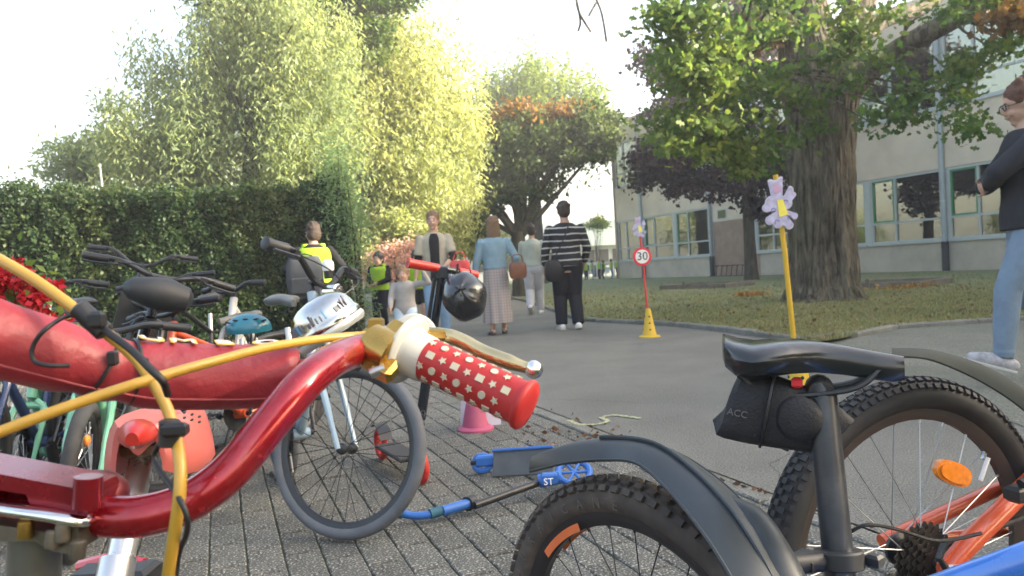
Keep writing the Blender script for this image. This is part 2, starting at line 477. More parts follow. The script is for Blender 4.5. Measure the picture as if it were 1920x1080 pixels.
# kerb stones: walk along the curve
acc = [0.0]
for i in range(1, len(kc)): acc.append(acc[-1] + (kc[i] - kc[i - 1]).length)
def at_len(s):
    for i in range(1, len(kc)):
        if acc[i] >= s: return kc[i - 1].lerp(kc[i], (s - acc[i - 1]) / max(1e-6, acc[i] - acc[i - 1]))
    return kc[-1]
s = 0.0
while s < acc[-1] - 0.9:
    a, b = at_len(s), at_len(s + 0.9); d = (b - a); L = d.length; d.normalize(); nn = V((-d.y, d.x, 0))
    st = MB(); st.box((0, 0, 0), (L - 0.012, 0.10, 0.11), bev=0.014)
    o = obj('kerb_stone', st, m_kerb, kr, smooth=False)
    c = (a + b) / 2 + nn * 0.04
    o.location = (c.x, c.y, 0.004 + rp.uniform(-.006, .006)); o.rotation_euler = (0, 0, math.atan2(d.y, d.x))
    s += 0.9
# side path of coarser asphalt in front of the lawn on the right
pp = [G(1500, 640), G(1560, 634), G(1655, 616), G(1780, 607), G(1900, 599), G(2300, 570), G(2600, 700), G(2050, 800), G(1700, 700)]
pp = [G(1505, 648), G(1540, 668), G(1700, 720), G(2000, 830), G(3000, 800), G(2600, 553), G(2150, 583), G(1900, 602), G(1780, 610), G(1660, 619), G(1580, 638)]
sheet('side_path', [(p.x, p.y) for p in pp], 0.004, m_path)
# chalk mark on the asphalt
m_chalk = mat('chalk paint', (0.34, 0.35, 0.20), 0.9, var=0.4, vs=60, dirt=1.0, dirtcol=(.13, .13, .115))
m_chalk.node_tree.nodes['Noise Texture.001'].inputs['Scale'].default_value = 45
ch = MB()
pts = cr([G(u, v, 0.005) for u, v in ((1068, 787), (1085, 795), (1120, 795), (1140, 789), (1128, 783), (1150, 778), (1180, 781), (1200, 784))], 6)
for side in (0,):
    vs = []
    for i, p in enumerate(pts):
        d = (pts[min(i + 1, len(pts) - 1)] - pts[max(i - 1, 0)]).normalized(); nn = V((-d.y, d.x, 0)); w = 0.015 + 0.006 * math.sin(i * 1.9)
        vs += [p + nn * w, p - nn * w]
    ch.add(vs, [(2 * i, 2 * i + 1, 2 * i + 3, 2 * i + 2) for i in range(len(pts) - 1)])
tag(obj('chalk_mark', ch, m_chalk, smooth=False), kind='structure')
ch = MB(); a, b = G(800, 612, .005), G(905, 603, .005); d = (b - a).normalized(); nn = V((-d.y, d.x, 0)) * 0.03
ch.add([a + nn, a - nn, b - nn, b + nn], [(0, 1, 2, 3)])
tag(obj('worn_road_line', ch, mat('worn paint', (0.28, 0.28, 0.25), 0.9, var=0.4, vs=20), smooth=False), kind='structure')

# ---------------------------------------------------------------- leaves
def leaves(name, pts, nrm_hint, size, aspect, rng, m, parent, droop=0.0, lobed=False, kind=None, flat=0.0, jit=0.35):
    N = len(pts)
    d = rng.normal(size=(N, 3)); d /= np.linalg.norm(d, axis=1)[:, None]
    d[:, 2] = d[:, 2] * (1 - droop) - droop * 1.6
    if flat: d[:, 2] *= (1 - flat)
    d /= np.linalg.norm(d, axis=1)[:, None]
    q = rng.normal(size=(N, 3))
    if flat: q[:, 2] *= (1 - flat)
    s = np.cross(d, q); s /= np.linalg.norm(s, axis=1)[:, None] + 1e-9
    nn = np.cross(d, s)
    L = (size * (1 + jit * rng.uniform(-1, 1, N)))[:, None]; W = L * aspect
    if lobed:
        prof = [(0, 0, 0), (.2, .28, .05), (.33, .16, .02), (.5, .5, .0), (.66, .2, .03), (.82, .3, -.05), (1, 0, -.08), (.82, -.3, -.05), (.66, -.2, .03), (.5, -.5, 0), (.33, -.16, .02), (.2, -.28, .05)]
    else:
        prof = [(0, 0, 0), (.45, .5, .08), (1, 0, -.05), (.45, -.5, .08)]
    k = len(prof)
    vs = np.empty((N, k, 3))
    for i, (a, b, c) in enumerate(prof):
        vs[:, i] = pts + d * L * a + s * W * b + nn * L * c
    me = bpy.data.meshes.new(name)
    me.vertices.add(N * k); me.vertices.foreach_set('co', vs.reshape(-1).astype(np.float32))
    me.loops.add(N * k); me.loops.foreach_set('vertex_index', np.arange(N * k, dtype=np.int32))
    me.polygons.add(N); me.polygons.foreach_set('loop_start', np.arange(0, N * k, k, dtype=np.int32)); me.polygons.foreach_set('loop_total', np.full(N, k, dtype=np.int32))
    me.update(); me.validate()
    return obj(name, me, m, parent, kind=kind)

def crown_points(ells, ncl, per, rcl, rng, root, shell=0.45, droop=0.0):
    """clumps spread through ellipsoids (centre, radii), leaves spread through the clumps"""
    vol = np.array([r[0] * r[1] * r[2] for c, r in ells]); vol = vol ** 0.75; vol = vol / vol.sum()
    out = []; cen = []
    for (c, r), w in zip(ells, vol):
        n = max(3, int(ncl * w))
        for _ in range(n):
            dd = rng.normal(size=3); dd /= np.linalg.norm(dd)
            rr = rng.uniform(0, 1) ** shell
            cc = np.array([c[0] + dd[0] * r[0] * rr, c[1] + dd[1] * r[1] * rr, c[2] + dd[2] * r[2] * rr]); cen.append(cc)
            R = rcl * rng.uniform(0.55, 1.35)
            m = int(per * (R / rcl) ** 2 * rng.uniform(0.7, 1.3))
            p = rng.normal(size=(m, 3)) * 0.5
            p *= R
            if droop:
                p[:, :2] *= (1 - 0.45 * droop); p[:, 2] = p[:, 2] * (1 + 1.2 * droop) - np.abs(rng.normal(size=m)) * R * droop
            else: p[:, 2] *= 0.6
            out.append(cc + p)
    pts = np.concatenate(out); base = np.array(root)
    return pts - base, [c - base for c in cen]

def limb(mb, a, b, r0, r1, rg, wob=0.08, n=6, segs=7, up=0.25):
    a, b = V(a), V(b); L = (b - a).length; pts = []
    o1 = V((rg.uniform(-1, 1), rg.uniform(-1, 1), rg.uniform(-.5, .5))) * wob * L
    mid = (a + b) / 2 + o1 + V((0, 0, up * L * 0.3))
    for i in range(segs + 1):
        t = i / segs
        pts.append((1 - t) ** 2 * a + 2 * t * (1 - t) * mid + t * t * b + V((rg.uniform(-1, 1), rg.uniform(-1, 1), 0)) * wob * 0.12 * L * (t * (1 - t) * 4))
    mb.tube(pts, [lerp(r0, r1, i / segs) for i in range(segs + 1)], n=n)
    return pts

def tree(label, base, tr, ells, leafm, barkm, ncl, per, rcl, lsize, asp, seed, fork_h=None, droop=0, lobed=False, shell=0.45, nl=18, lean=(0, 0), group=None, name='tree', flat=0.0, extra=None, trunk_pts=None):
    rng = np.random.default_rng(seed); rg = random.Random(seed)
    root = thing(name, label, 'tree', base, group=group)
    pts, cen = crown_points(ells, ncl, per, rcl, rng, base, shell, droop)
    leaves('crown', pts, None, lsize, asp, rng, leafm, root, droop=droop, lobed=lobed, flat=flat)
    tb = MB(); cz = min(c[2] - r[2] * 0.3 for c, r in ells) - base[2]
    fh = fork_h or cz
    top = V((lean[0], lean[1], fh))
    tp = trunk_pts or [V((0, 0, -0.1)), V((lean[0] * .1, lean[1] * .1, fh * .12)), V((lean[0] * .5, lean[1] * .5, fh * .5)), top]
    prof = [tr * 1.45, tr * 1.08, tr * 0.92, tr * 0.85]
    cp = cr(tp, 4); rad = []
    for i in range(len(cp)):
        f = i / (len(cp) - 1) * 3; a = int(min(f, 2)); rad.append(lerp(prof[a], prof[a + 1], f - a))
    tb.tube(cp, rad, n=14)
    idx = list(range(len(cen))); rg.shuffle(idx)
    hubs = []
    for k in idx[:max(4, nl // 3)]:
        c = V(cen[k]); e = top.lerp(c, 0.75)
        hubs.append((limb(tb, top - V((0, 0, tr * rg.uniform(0.2, 1.5))), e, tr * rg.uniform(0.35, 0.6), tr * 0.15, rg, 0.1, 7), c))
    for k in idx[nl // 3:nl * 2]:
        c = V(cen[k]); h = min(hubs, key=lambda q: (q[0][5] - c).length)
        limb(tb, h[0][rg.randint(2, 6)], c, tr * 0.16, tr * 0.03, rg, 0.1, 5, 5)
    obj('trunk', tb, barkm, root)
    if extra: extra(root, rg)
    return root
def E(u, v, d, ru, rv, rd=None):
    c = P(u, v, d); s = d / F_PX
    return (c, (ru * s, (rd if rd is not None else (ru + rv) / 2 * s), rv * s))

def bark_mat(name, c1, c2, sc=10, zs=0.18, bump=1.0):
    m, t, p = new_mat(name)
    tc = t.nodes.new('ShaderNodeTexCoord'); mp = t.nodes.new('ShaderNodeMapping'); mp.inputs['Scale'].default_value = (1, 1, zs)
    lk(t, tc.outputs['Object'], mp.inputs['Vector'])
    n = t.nodes.new('ShaderNodeTexNoise'); n.inputs['Scale'].default_value = sc; n.inputs['Detail'].default_value = 10; n.inputs['Roughness'].default_value = 0.7; n.inputs['Distortion'].default_value = 0.4
    lk(t, mp.outputs[0], n.inputs['Vector'])
    n2 = t.nodes.new('ShaderNodeTexNoise'); n2.inputs['Scale'].default_value = 1.3; n2.inputs['Detail'].default_value = 4
    lk(t, tc.outputs['Object'], n2.inputs['Vector'])
    r = t.nodes.new('ShaderNodeValToRGB'); r.color_ramp.elements[0].position = 0.38; r.color_ramp.elements[1].position = 0.62
    r.color_ramp.elements[0].color = (*c1, 1); r.color_ramp.elements[1].color = (*c2, 1)
    lk(t, n.outputs['Fac'], r.inputs[0])
    mx = t.nodes.new('ShaderNodeMix'); mx.data_type = 'RGBA'
    mr = t.nodes.new('ShaderNodeMapRange'); mr.inputs['From Min'].default_value = 0.45; mr.inputs['From Max'].default_value = 0.65; mr.inputs['To Max'].default_value = 0.35
    lk(t, n2.outputs['Fac'], mr.inputs['Value']); lk(t, mr.outputs[0], mx.inputs[0]); lk(t, r.outputs[0], mx.inputs[6]); mx.inputs[7].default_value = (0.07, 0.08, 0.035, 1)
    lk(t, mx.outputs[2], p.inputs['Base Color']); p.inputs['Roughness'].default_value = 0.95; p.inputs['Specular IOR Level'].default_value = 0.15
    b = t.nodes.new('ShaderNodeBump'); b.inputs['Strength'].default_value = bump; b.inputs['Distance'].default_value = 0.06
    lk(t, n.outputs['Fac'], b.inputs['Height']); lk(t, b.outputs[0], p.inputs['Normal'])
    return m
m_bark = bark_mat('ridged bark', (0.035, 0.030, 0.024), (0.21, 0.18, 0.14), 11, 0.16, 1.0)
m_bark2 = bark_mat('dark bark', (0.03, 0.026, 0.02), (0.10, 0.085, 0.065), 8, 0.3)

lm_willow = leaf_mat('willow leaf', [(0.13, 0.19, 0.10), (0.24, 0.30, 0.15), (0.38, 0.42, 0.20)], 0.5, 0.35)
lm_yellow = leaf_mat('yellow green leaf', [(0.20, 0.25, 0.11), (0.34, 0.38, 0.17), (0.52, 0.53, 0.28)], 0.5, 0.4)
lm_green = leaf_mat('green leaf', [(0.03, 0.07, 0.015), (0.06, 0.11, 0.02), (0.12, 0.15, 0.03)], 0.4, 0.5)
lm_oak = leaf_mat('oak leaf', [(0.035, 0.09, 0.032), (0.075, 0.145, 0.042), (0.17, 0.21, 0.055)], 0.5, 0.45)
lm_light = leaf_mat('pale green leaf', [(0.08, 0.15, 0.04), (0.15, 0.22, 0.05), (0.26, 0.29, 0.07)], 0.5, 0.5)
lm_purple = leaf_mat('purple leaf', [(0.016, 0.010, 0.014), (0.036, 0.016, 0.020), (0.07, 0.03, 0.03)], 0.3, 0.5)
lm_maple = leaf_mat('dark maple leaf', [(0.04, 0.075, 0.03), (0.075, 0.115, 0.042), (0.15, 0.17, 0.07)], 0.45, 0.5)
lm_rust = leaf_mat('rusty leaf', [(0.10, 0.07, 0.025), (0.20, 0.11, 0.045), (0.30, 0.19, 0.08)], 0.5, 0.5)  # also carries the sunlit orange of the maple top
lm_hedge = leaf_mat('hedge leaf', [(0.015, 0.038, 0.015), (0.036, 0.066, 0.025), (0.10, 0.12, 0.042)], 0.4, 1.6)
lm_fern = leaf_mat('feathery green leaf', [(0.12, 0.22, 0.11), (0.19, 0.30, 0.15), (0.28, 0.40, 0.20)], 0.45, 0.8)
lm_pink = leaf_mat('pink blossom', [(0.14, 0.16, 0.06), (0.55, 0.30, 0.32), (0.70, 0.60, 0.38)], 0.4, 2)
m_core = mat('hedge twigs', (0.012, 0.018, 0.008), 1.0, var=0.4, vs=6, spec=0.1)

# hedge
rng = np.random.default_rng(5)
Hend = GD(655, 10.3); Hh = 2.13; Ht = 1.1; Hl = 11.0
hdir = -D2; hback = V((-hdir.y, hdir.x, 0)); hback = hback if hback.y > 0 else -hback
hedge = thing('hedge', 'tall clipped dark green hedge behind the parked bikes', 'hedge', Hend)
core = MB(); M = Matrix((hdir, hback, V((0, 0, 1)))).transposed()
core.box(M @ V((Hl / 2, Ht / 2, Hh / 2 - .05)), (Hl - 0.45, Ht - 0.45, Hh - 0.12), M)
obj('branches', core, m_core, hedge, smooth=False)
def boxpts(n, face):
    a = rng.uniform(0, 1, n); b = rng.uniform(0, 1, n); dep = np.abs(rng.normal(size=n)) * 0.07 - 0.03
    if face == 'front': q = np.stack([a * Hl, dep, b * Hh], 1)
    if face == 'top': q = np.stack([a * Hl, b * Ht, Hh - dep], 1)
    if face == 'end': q = np.stack([dep, a * Ht, b * Hh], 1)
    if face == 'back': q = np.stack([a * Hl, Ht - dep, b * Hh], 1)
    # gentle bulges
    bul = 0.08 * np.sin(q[:, 0] * 2.1 + 1) + 0.07 * np.sin(q[:, 0] * 5.3 + q[:, 2] * 3) + 0.06 * np.sin(q[:, 2] * 6.1 + q[:, 0] * 1.7) + .05 * np.sin(q[:, 2] * 13 + q[:, 0] * 11) + .04 * np.sin(q[:, 0] * 17 - q[:, 2] * 9)
    if face in ('front',): q[:, 1] += bul
    if face == 'top': q[:, 2] += bul * 0.45 + np.maximum(0, rng.normal(size=n)) * 0.06 + .05 * np.sin(q[:, 0] * 9) * np.sin(q[:, 0] * 3.1)
    return q
hp = np.concatenate([boxpts(60000, 'front'), boxpts(22000, 'top'), boxpts(6000, 'end'), boxpts(6000, 'back')])
MM = np.array([[M[i][j] for j in range(3)] for i in range(3)])
leaves('foliage', hp @ MM.T, None, 0.055, 0.62, rng, lm_hedge, hedge, kind='stuff')

# feathery shrub at the hedge end
def shrub(label, base, ells, leafm, ncl, per, rcl, lsize, asp, seed, name='shrub', droop=0.0, cat='shrub', group=None, shell=.45):
    rng = np.random.default_rng(seed); rg = random.Random(seed)
    root = thing(name, label, cat, base, group=group)
    pts, cen = crown_points(ells, ncl, per, rcl, rng, base, shell, droop)
    leaves('foliage', pts, None, lsize, asp, rng, leafm, root, droop=droop * .7)
    tb = MB()
    for k in range(0, len(cen), max(1, len(cen) // 14)): limb(tb, (rg.uniform(-.08, .08), rg.uniform(-.08, .08), -0.05), cen[k], 0.02, 0.006, rg, 0.08, 5, 5)
    obj('stems', tb, m_bark2, root)
    return root
shrub('feathery light green shrub rising at the right end of the hedge', GD(668, 10.4), [E(662, 440, 10.4, 26, 90), E(640, 340, 10.3, 36, 60), E(615, 285, 10.2, 24, 40), E(672, 540, 10.4, 22, 60)], lm_fern, 40, 110, 0.26, 0.075, 0.22, 21, droop=0.35)

# trees ----------------------------------------------------------------
tree('large pale willow with feathery crown behind the hedge', GD(470, 17), 0.32,
     [E(400, 190, 17, 130, 130), E(520, 100, 17, 150, 130), E(330, 265, 16.5, 120, 80), E(560, 260, 17.5, 110, 150), E(300, 110, 17, 50, 30), E(450, 20, 17, 90, 60), E(245, 250, 16, 75, 55)],
     lm_willow, m_bark2, 330, 200, 0.52, 0.15, 0.26, 11, fork_h=2.6, droop=0.55)
tree('small loose green tree at far left above the hedge', GD(185, 20), 0.14,
     [E(190, 290, 20, 90, 50), E(140, 320, 20, 60, 28), E(205, 210, 20, 14, 30)], lm_willow, m_bark2, 60, 130, 0.5, 0.15, 0.4, 12, fork_h=2.2)
tree('tall sunlit yellow green willow in the centre left', GD(730, 22), 0.30,
     [E(790, 190, 22, 130, 150), E(660, 190, 22, 130, 160), E(720, 330, 21.5, 190, 110), E(850, 300, 22, 80, 120), E(740, 70, 22, 70, 60), E(640, 60, 22, 110, 80), E(600, 330, 21, 60, 110)],
     lm_yellow, m_bark2, 380, 200, 0.62, 0.17, 0.28, 13, fork_h=2.6, droop=0.5)
tree('tall dark green tree whose crown hangs in above the willows', GD(600, 20.5), 0.28,
     [E(640, 10, 19.5, 120, 60), E(700, 60, 19.5, 55, 60), E(430, 20, 19, 70, 40), E(520, -90, 19, 260, 90), E(740, -40, 19.5, 80, 60)],
     lm_green, m_bark2, 170, 150, 0.4, 0.13, 0.6, 14, fork_h=6.5)
tree('distant rounded light green tree behind the maple', GD(1010, 42), 0.4,
     [E(1010, 175, 42, 105, 62), E(930, 190, 42, 60, 60), E(1090, 200, 42, 50, 45), E(1000, 260, 42, 130, 60)], lm_light, m_bark2, 130, 150, 1.0, 0.3, 0.35, 15, fork_h=6, droop=0.2)
def rusty(root, rg):  # sunlight on the crown top put into orange leaf colour
    r2 = np.random.default_rng(77)
    pts, _ = crown_points([E(990, 215, 24, 80, 26), E(900, 235, 24, 40, 24), E(1075, 215, 24, 50, 18)], 40, 45, 0.42, r2, root.location)
    leaves('rusty_top', pts, None, 0.15, 0.7, r2, lm_rust, root)
tree('dark green maple with rusty orange top beside the path', GD(975, 24), 0.26,
     [E(1010, 270, 24, 100, 55), E(930, 300, 24, 70, 70), E(1090, 245, 24, 75, 45), E(985, 350, 24, 75, 45), E(860, 330, 24.5, 50, 60), E(1130, 265, 23.5, 35, 35), E(905, 400, 24, 40, 40)],
     lm_maple, m_bark2, 210, 95, 0.38, 0.15, 0.7, 16, fork_h=2.1, nl=40, extra=rusty)
tree('purple leaved tree between the path and the school', GD(1407, 27, 0), 0.22,
     [E(1290, 300, 26, 110, 38), E(1400, 300, 27, 95, 90), E(1240, 285, 26, 60, 26), E(1300, 180, 27, 80, 60), E(1410, 130, 27, 90, 100), E(1440, 390, 27, 55, 40), E(1350, 355, 26, 50, 30), E(1250, 120, 27, 50, 45), E(1380, 40, 27, 80, 60), E(1225, 130, 27, 50, 50), E(1245, 210, 27, 45, 40), E(1480, 60, 27, 60, 60), E(1215, 330, 26, 45, 24), E(1330, 340, 26.5, 80, 40), E(1460, 300, 27, 40, 70)],
     lm_purple, m_bark2, 230, 120, 0.5, 0.17, 0.75, 17, fork_h=3.2, nl=36)
for k, (u, d, hgt, w, mt) in enumerate([(560, 52, 300, 150, lm_yellow), (420, 44, 330, 170, lm_yellow), (610, 72, 240, 120, lm_yellow), (300, 60, 260, 150, lm_willow), (690, 62, 230, 90, lm_light), (-330, 24, 230, 230, lm_yellow), (-650, 15, 330, 300, lm_yellow), (80, 45, 60, 120, lm_light), (690, 45, 120, 200, lm_light), (-1500, 14, 500, 420, lm_yellow)]):
    c = GD(u, d); hz = 508 - 0.058 * (u - 960)
    tree(['tall yellow tree far behind the tall sunlit willow', 'tall yellow tree far behind the large pale willow', 'very distant yellow tree behind the tall sunlit willow', 'distant pale tree behind the small loose tree at left', 'distant green tree far up the left side of the path', 'bushy sunlit tree beyond the left edge of the hedge', 'broad tree far left of the bikes', 'low distant tree line seen over the hedge at left', 'distant green tree closing the end of the path', 'large tree beside the bike stand at left'][k], c, 0.25,
         [E(u, hz - hgt * 0.75, d, w, hgt * 0.6), E(u + w * .5, hz - hgt * .5, d, w * .7, hgt * .4), E(u - w * .4, hz - hgt * .6, d, w * .7, hgt * .5)], mt, m_bark2, 80, 120, 0.9 * d / 30, 0.22, 0.4, 40 + k, nl=8)
for k, (x_, y_, r_) in enumerate(((14.0, -4.5, 4.6), (16.5, 3.5, 4.4), (13.5, -13, 5.0), (8.5, -8.5, 3.6))):  # unseen oaks added to keep the low sun off the foreground
    tree(['oak standing outside the right edge beside the camera', 'oak outside the right edge nearer the school', 'oak far behind the camera on the right', 'smaller oak close behind the camera'][k], V((x_, y_, 0)), .35,
         [(V((x_, y_, 5.6)), (r_, r_, 2.6)), (V((x_ + 1, y_ - 2, 7.2)), (r_ * .7, r_ * .7, 1.8)), (V((x_ - 1.2, y_ + 2, 4.4)), (r_ * .8, r_ * .8, 1.6))], lm_oak, m_bark, 150, 90, .75, .26, .75, 90 + k, fork_h=3, nl=8)
# low bushes between hedge and path, behind the children
shrub('rounded yellow green bush behind the children', GD(735, 19.5), [E(735, 440, 19.5, 70, 55), E(690, 480, 19, 40, 45)], lm_yellow, 70, 170, 0.36, 0.10, 0.5, 22)
shrub('flowering bush with pink blossom behind the toddler', GD(745, 17), [E(740, 500, 17, 60, 46), E(790, 490, 17.5, 50, 40), E(700, 510, 16.5, 25, 40)], lm_pink, 60, 120, 0.28, 0.06, 0.8, 23)
shrub('green bush at the far side of the path behind the vest woman', GD(850, 26), [E(850, 440, 26, 70, 40), E(905, 455, 26, 50, 40), E(800, 460, 25, 50, 40)], lm_yellow, 70, 130, 0.5, 0.12, 0.5, 24)
shrub('small sunlit shrub beside the far low building', GD(1118, 50), [E(1118, 418, 50, 20, 13)], lm_light, 14, 90, 0.4, 0.16, 0.5, 25)

lm_oak_lit = leaf_mat('paler oak leaf', [(0.05, 0.11, 0.035), (0.10, 0.17, 0.045), (0.20, 0.24, 0.07)], 0.5, 0.5)  # lit copy of the oak leaf, sunlight put into its paler colour
# ---- the big oak on the right
ob = GD(1552, 11.6); ob = G(1552, 566)
od = (ob - CP).dot(Fw)
orng = np.random.default_rng(33); org = random.Random(33)
oak = thing('oak_tree', 'massive oak with thick ridged trunk standing on the lawn at right', 'tree', ob)
tk = MB()
prof = [(566, 1552, 84), (556, 1549, 72), (535, 1546, 64), (480, 1543, 60), (400, 1540, 59), (300, 1538, 58), (240, 1537, 60), (190, 1536, 66), (140, 1532, 66), (90, 1520, 55), (30, 1505, 48), (-40, 1495, 42), (-140, 1490, 34)]
from mathutils import noise as mno
n = 150; rings = []; NS = 9
def pint(k, t):
    a, b = prof[k], prof[k + 1]; return [lerp(a[m_], b[m_], t) for m_ in range(3)]
for k in range(len(prof) - 1):
    for st_ in range(NS if k < 7 else 4):
        v, u, rpx = pint(k, st_ / (NS if k < 7 else 4)); c = P(u, v, od) - ob; r = rpx * od / F_PX; ring = []
        low = max(0, 1 - (566 - v) / 60)
        for j in range(n):
            a = 2 * PI * j / n; kk = 1 + 0.035 * math.sin(3 * a + v * .01) + 0.02 * math.sin(7 * a + v * .02) + low * 0.10 * math.sin(5 * a + 1)
            nv = mno.noise(V((math.cos(a) * 7.5, math.sin(a) * 7.5, c.z * 1.1))); n2_ = mno.noise(V((math.cos(a) * 17, math.sin(a) * 17, c.z * 2.6 + 5)))
            kk += -0.10 * max(0, .22 - abs(nv)) / .22 * .8 + .05 * abs(n2_)
            ring.append(V((c.x + math.cos(a) * r * kk, c.y + math.sin(a) * r * kk, c.z if v < 560 else -0.05)))
        rings.append(ring)
tk.loft(rings)
q = lambda u, v, d: P(u, v, d) - ob
tk.tube(cr([q(1560, 215, od), q(1610, 150, od - .2), q(1690, 90, od - .6), q(1790, 35, od - 1.0), q(1900, -30, od - 1.4), q(2050, -90, od - 2)], 4), [.30, .27, .25, .23, .22, .20, .19, .18, .18, .17, .17, .16, .16, .15, .15, .14, .13, .12, .10, .08, .06], n=10)
tk.tube(cr([q(1545, 190, od), q(1590, 80, od + .2), q(1620, -20, od + .4), q(1660, -150, od + 1)], 4), [.34, .33, .32, .31, .3, .29, .28, .27, .26, .25, .24, .22, .2], n=10)
tk.tube(cr([q(1580, 100, od), q(1650, 40, od + .5), q(1740, 10, od + 1.2), q(1820, -60, od + 2)], 4), [.2, .19, .18, .17, .16, .15, .14, .13, .12, .11, .1, .09, .08], n=8)
tk.tube(cr([q(1510, 90, od), q(1450, 20, od - .6), q(1380, -60, od - 1.4), q(1300, -120, od - 2)], 4), [.2, .19, .18, .17, .16, .15, .14, .13, .12, .11, .1, .09, .08], n=8)
tk.tube(cr([q(1515, 230, od), q(1450, 160, od - .6), q(1370, 130, od - 1.2), q(1290, 140, od - 1.6)], 4), [.10, .10, .09, .09, .08, .08, .07, .06, .05, .05, .04, .03, .02], n=7)
oells = [E(1330, 230, 10, 90, 75, .9), E(1380, 130, 10, 90, 80, 1.0), E(1420, 270, 10.2, 55, 55, .7), E(1300, 60, 9.5, 70, 60, .9), E(1450, 180, 10, 90, 60, .8), E(1520, 110, 9.8, 80, 40, .6),
         E(1640, 130, 9.6, 50, 30, .5), E(1700, 170, 9.8, 34, 22, .4), E(1800, 110, 9.6, 70, 36, .7), E(1870, 90, 9.5, 70, 60, .8), E(1700, 20, 10.6, 110, 26, .8), E(1640, 235, 9.4, 22, 26, .3),
         E(1700, 215, 9.5, 40, 26, .3), E(1820, 240, 9.0, 26, 48, .3), E(1820, 165, 9.2, 40, 34, .4), E(1500, 20, 10, 120, 50, .9), E(1850, -30, 10, 160, 60, 1.2), E(1400, -40, 10, 200, 70, 1.4),
         E(1650, -190, 12, 420, 90, 2.5), E(1260, 20, 9.5, 30, 40, .5), E(1540, 175, 9.9, 100, 30, .5), E(2100, 0, 10, 160, 150, 1.5), E(1510, 250, 10.5, 50, 30, .4)]
op, ocen = crown_points(oells, 290, 44, 0.26, orng, ob, 0.42)
leaves('crown', op, None, 0.108, 0.75, orng, lm_oak, oak, lobed=True, flat=0.3)
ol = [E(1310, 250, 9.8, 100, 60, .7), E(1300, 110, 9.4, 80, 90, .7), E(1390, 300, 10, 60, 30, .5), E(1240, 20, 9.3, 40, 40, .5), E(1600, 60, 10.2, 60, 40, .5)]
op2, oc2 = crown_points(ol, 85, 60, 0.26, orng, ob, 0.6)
leaves('sunlit_leaves', op2, None, 0.105, 0.75, orng, lm_oak_lit, oak, lobed=True, flat=0.3)  # leaves on the sunny side, painted lighter
for k in range(0, len(ocen), 3):
    c = V(ocen[k])
    cand = [q(1690, 90, od - .6), q(1790, 35, od - 1.0), q(1620, -20, od + .4), q(1740, 10, od + 1.2), q(1450, 20, od - .6), q(1370, 130, od - 1.2), q(1515, 200, od), q(1600, 160, od - .2)]
    a = min(cand, key=lambda z: (z - c).length); limb(tk, a, c, 0.035, 0.008, org, 0.1, 5, 5)
# bare hanging twigs
for pts in ([(1180, -160), (1095, -50), (1082, 10), (1108, 60)], [(1082, 5), (1088, 40), (1084, 58)], [(1095, -40), (1125, 15), (1137, 78)], [(1118, 5), (1104, 30)], [(1180, -160), (1300, -120)]):
    tk.tube(cr([q(u, v, 9.0) for u, v in pts], 5), 0.014, n=5)
obj('trunk', tk, m_bark, oak)
# leaves in the oak's upper right turning orange
r2 = np.random.default_rng(78); pts, _ = crown_points([E(1900, 20, 9.4, 40, 30, .4), E(1430, 60, 13, 35, 50, .5)], 14, 70, 0.25, r2, ob)
leaves('orange_leaves', pts, None, 0.13, 0.75, r2, lm_rust, oak, lobed=True)

# ---- grass blades and fallen leaves on the lawn
gr = np.random.default_rng(9)
def lawn_pts(n, umin, umax, vmin, vmax):
    out = []
    us = gr.uniform(umin, umax, n); vs = gr.uniform(vmin, vmax, n)
    for u, v in zip(us, vs):
        p = G(u, v, LZ)
        if inside(p.x, p.y, lawn_poly): out.append((p.x, p.y, LZ))
    return np.array(out)
m_grass = leaf_mat('grass blade', [(0.11, 0.135, 0.055), (0.21, 0.21, 0.10), (0.36, 0.32, 0.18)], 0.3, 0.6)
def blades(name, pts, h, m):
    N = len(pts); a = gr.uniform(0, 2 * PI, N); w = 0.006 * (1 + gr.uniform(0, 1, N)); hh = h * gr.uniform(0.4, 1.2, N)
    dx = np.stack([np.cos(a) * w, np.sin(a) * w, np.zeros(N)], 1); tip = np.stack([gr.normal(size=N) * .02, gr.normal(size=N) * .02, hh], 1)
    vs = np.stack([pts - dx, pts + dx, pts + tip], 1)
    me = bpy.data.meshes.new(name); me.vertices.add(N * 3); me.vertices.foreach_set('co', vs.reshape(-1).astype(np.float32))
    me.loops.add(N * 3); me.loops.foreach_set('vertex_index', np.arange(N * 3, dtype=np.int32))
    me.polygons.add(N); me.polygons.foreach_set('loop_start', np.arange(0, N * 3, 3, dtype=np.int32)); me.polygons.foreach_set('loop_total', np.full(N, 3, dtype=np.int32)); me.update(); me.validate()
    return obj(name, me, m, None, kind='stuff')
tag(blades('grass', np.concatenate([lawn_pts(60000, 940, 2150, 512, 645), lawn_pts(15000, 1000, 2150, 540, 650)]), 0.05, m_grass), 'short thin dry grass growing on the lawn', 'grass', kind='stuff')
lf = lawn_pts(1500, 940, 2100, 530, 650)
o = leaves('fallen_leaves', lf + np.array([0, 0, .02]), None, 0.06, 0.7, gr, leaf_mat('dead leaf', [(0.08, 0.05, 0.03), (0.17, 0.11, 0.06), (0.28, 0.22, 0.11)], 0.1), None, flat=0.85)
tag(o, 'brown and yellow fallen leaves scattered on the lawn', 'leaves', kind='stuff')
dl = []
for _ in range(150):
    t = gr.uniform(-5, 6); off = -abs(gr.normal()) * 0.12 + 0.12; p = Lp(t, off); dl.append((p.x, p.y, 0.012))
for _ in range(50):
    p = G(gr.normal(1070, 60), gr.normal(815, 14), .01); dl.append((p.x, p.y, 0.012))
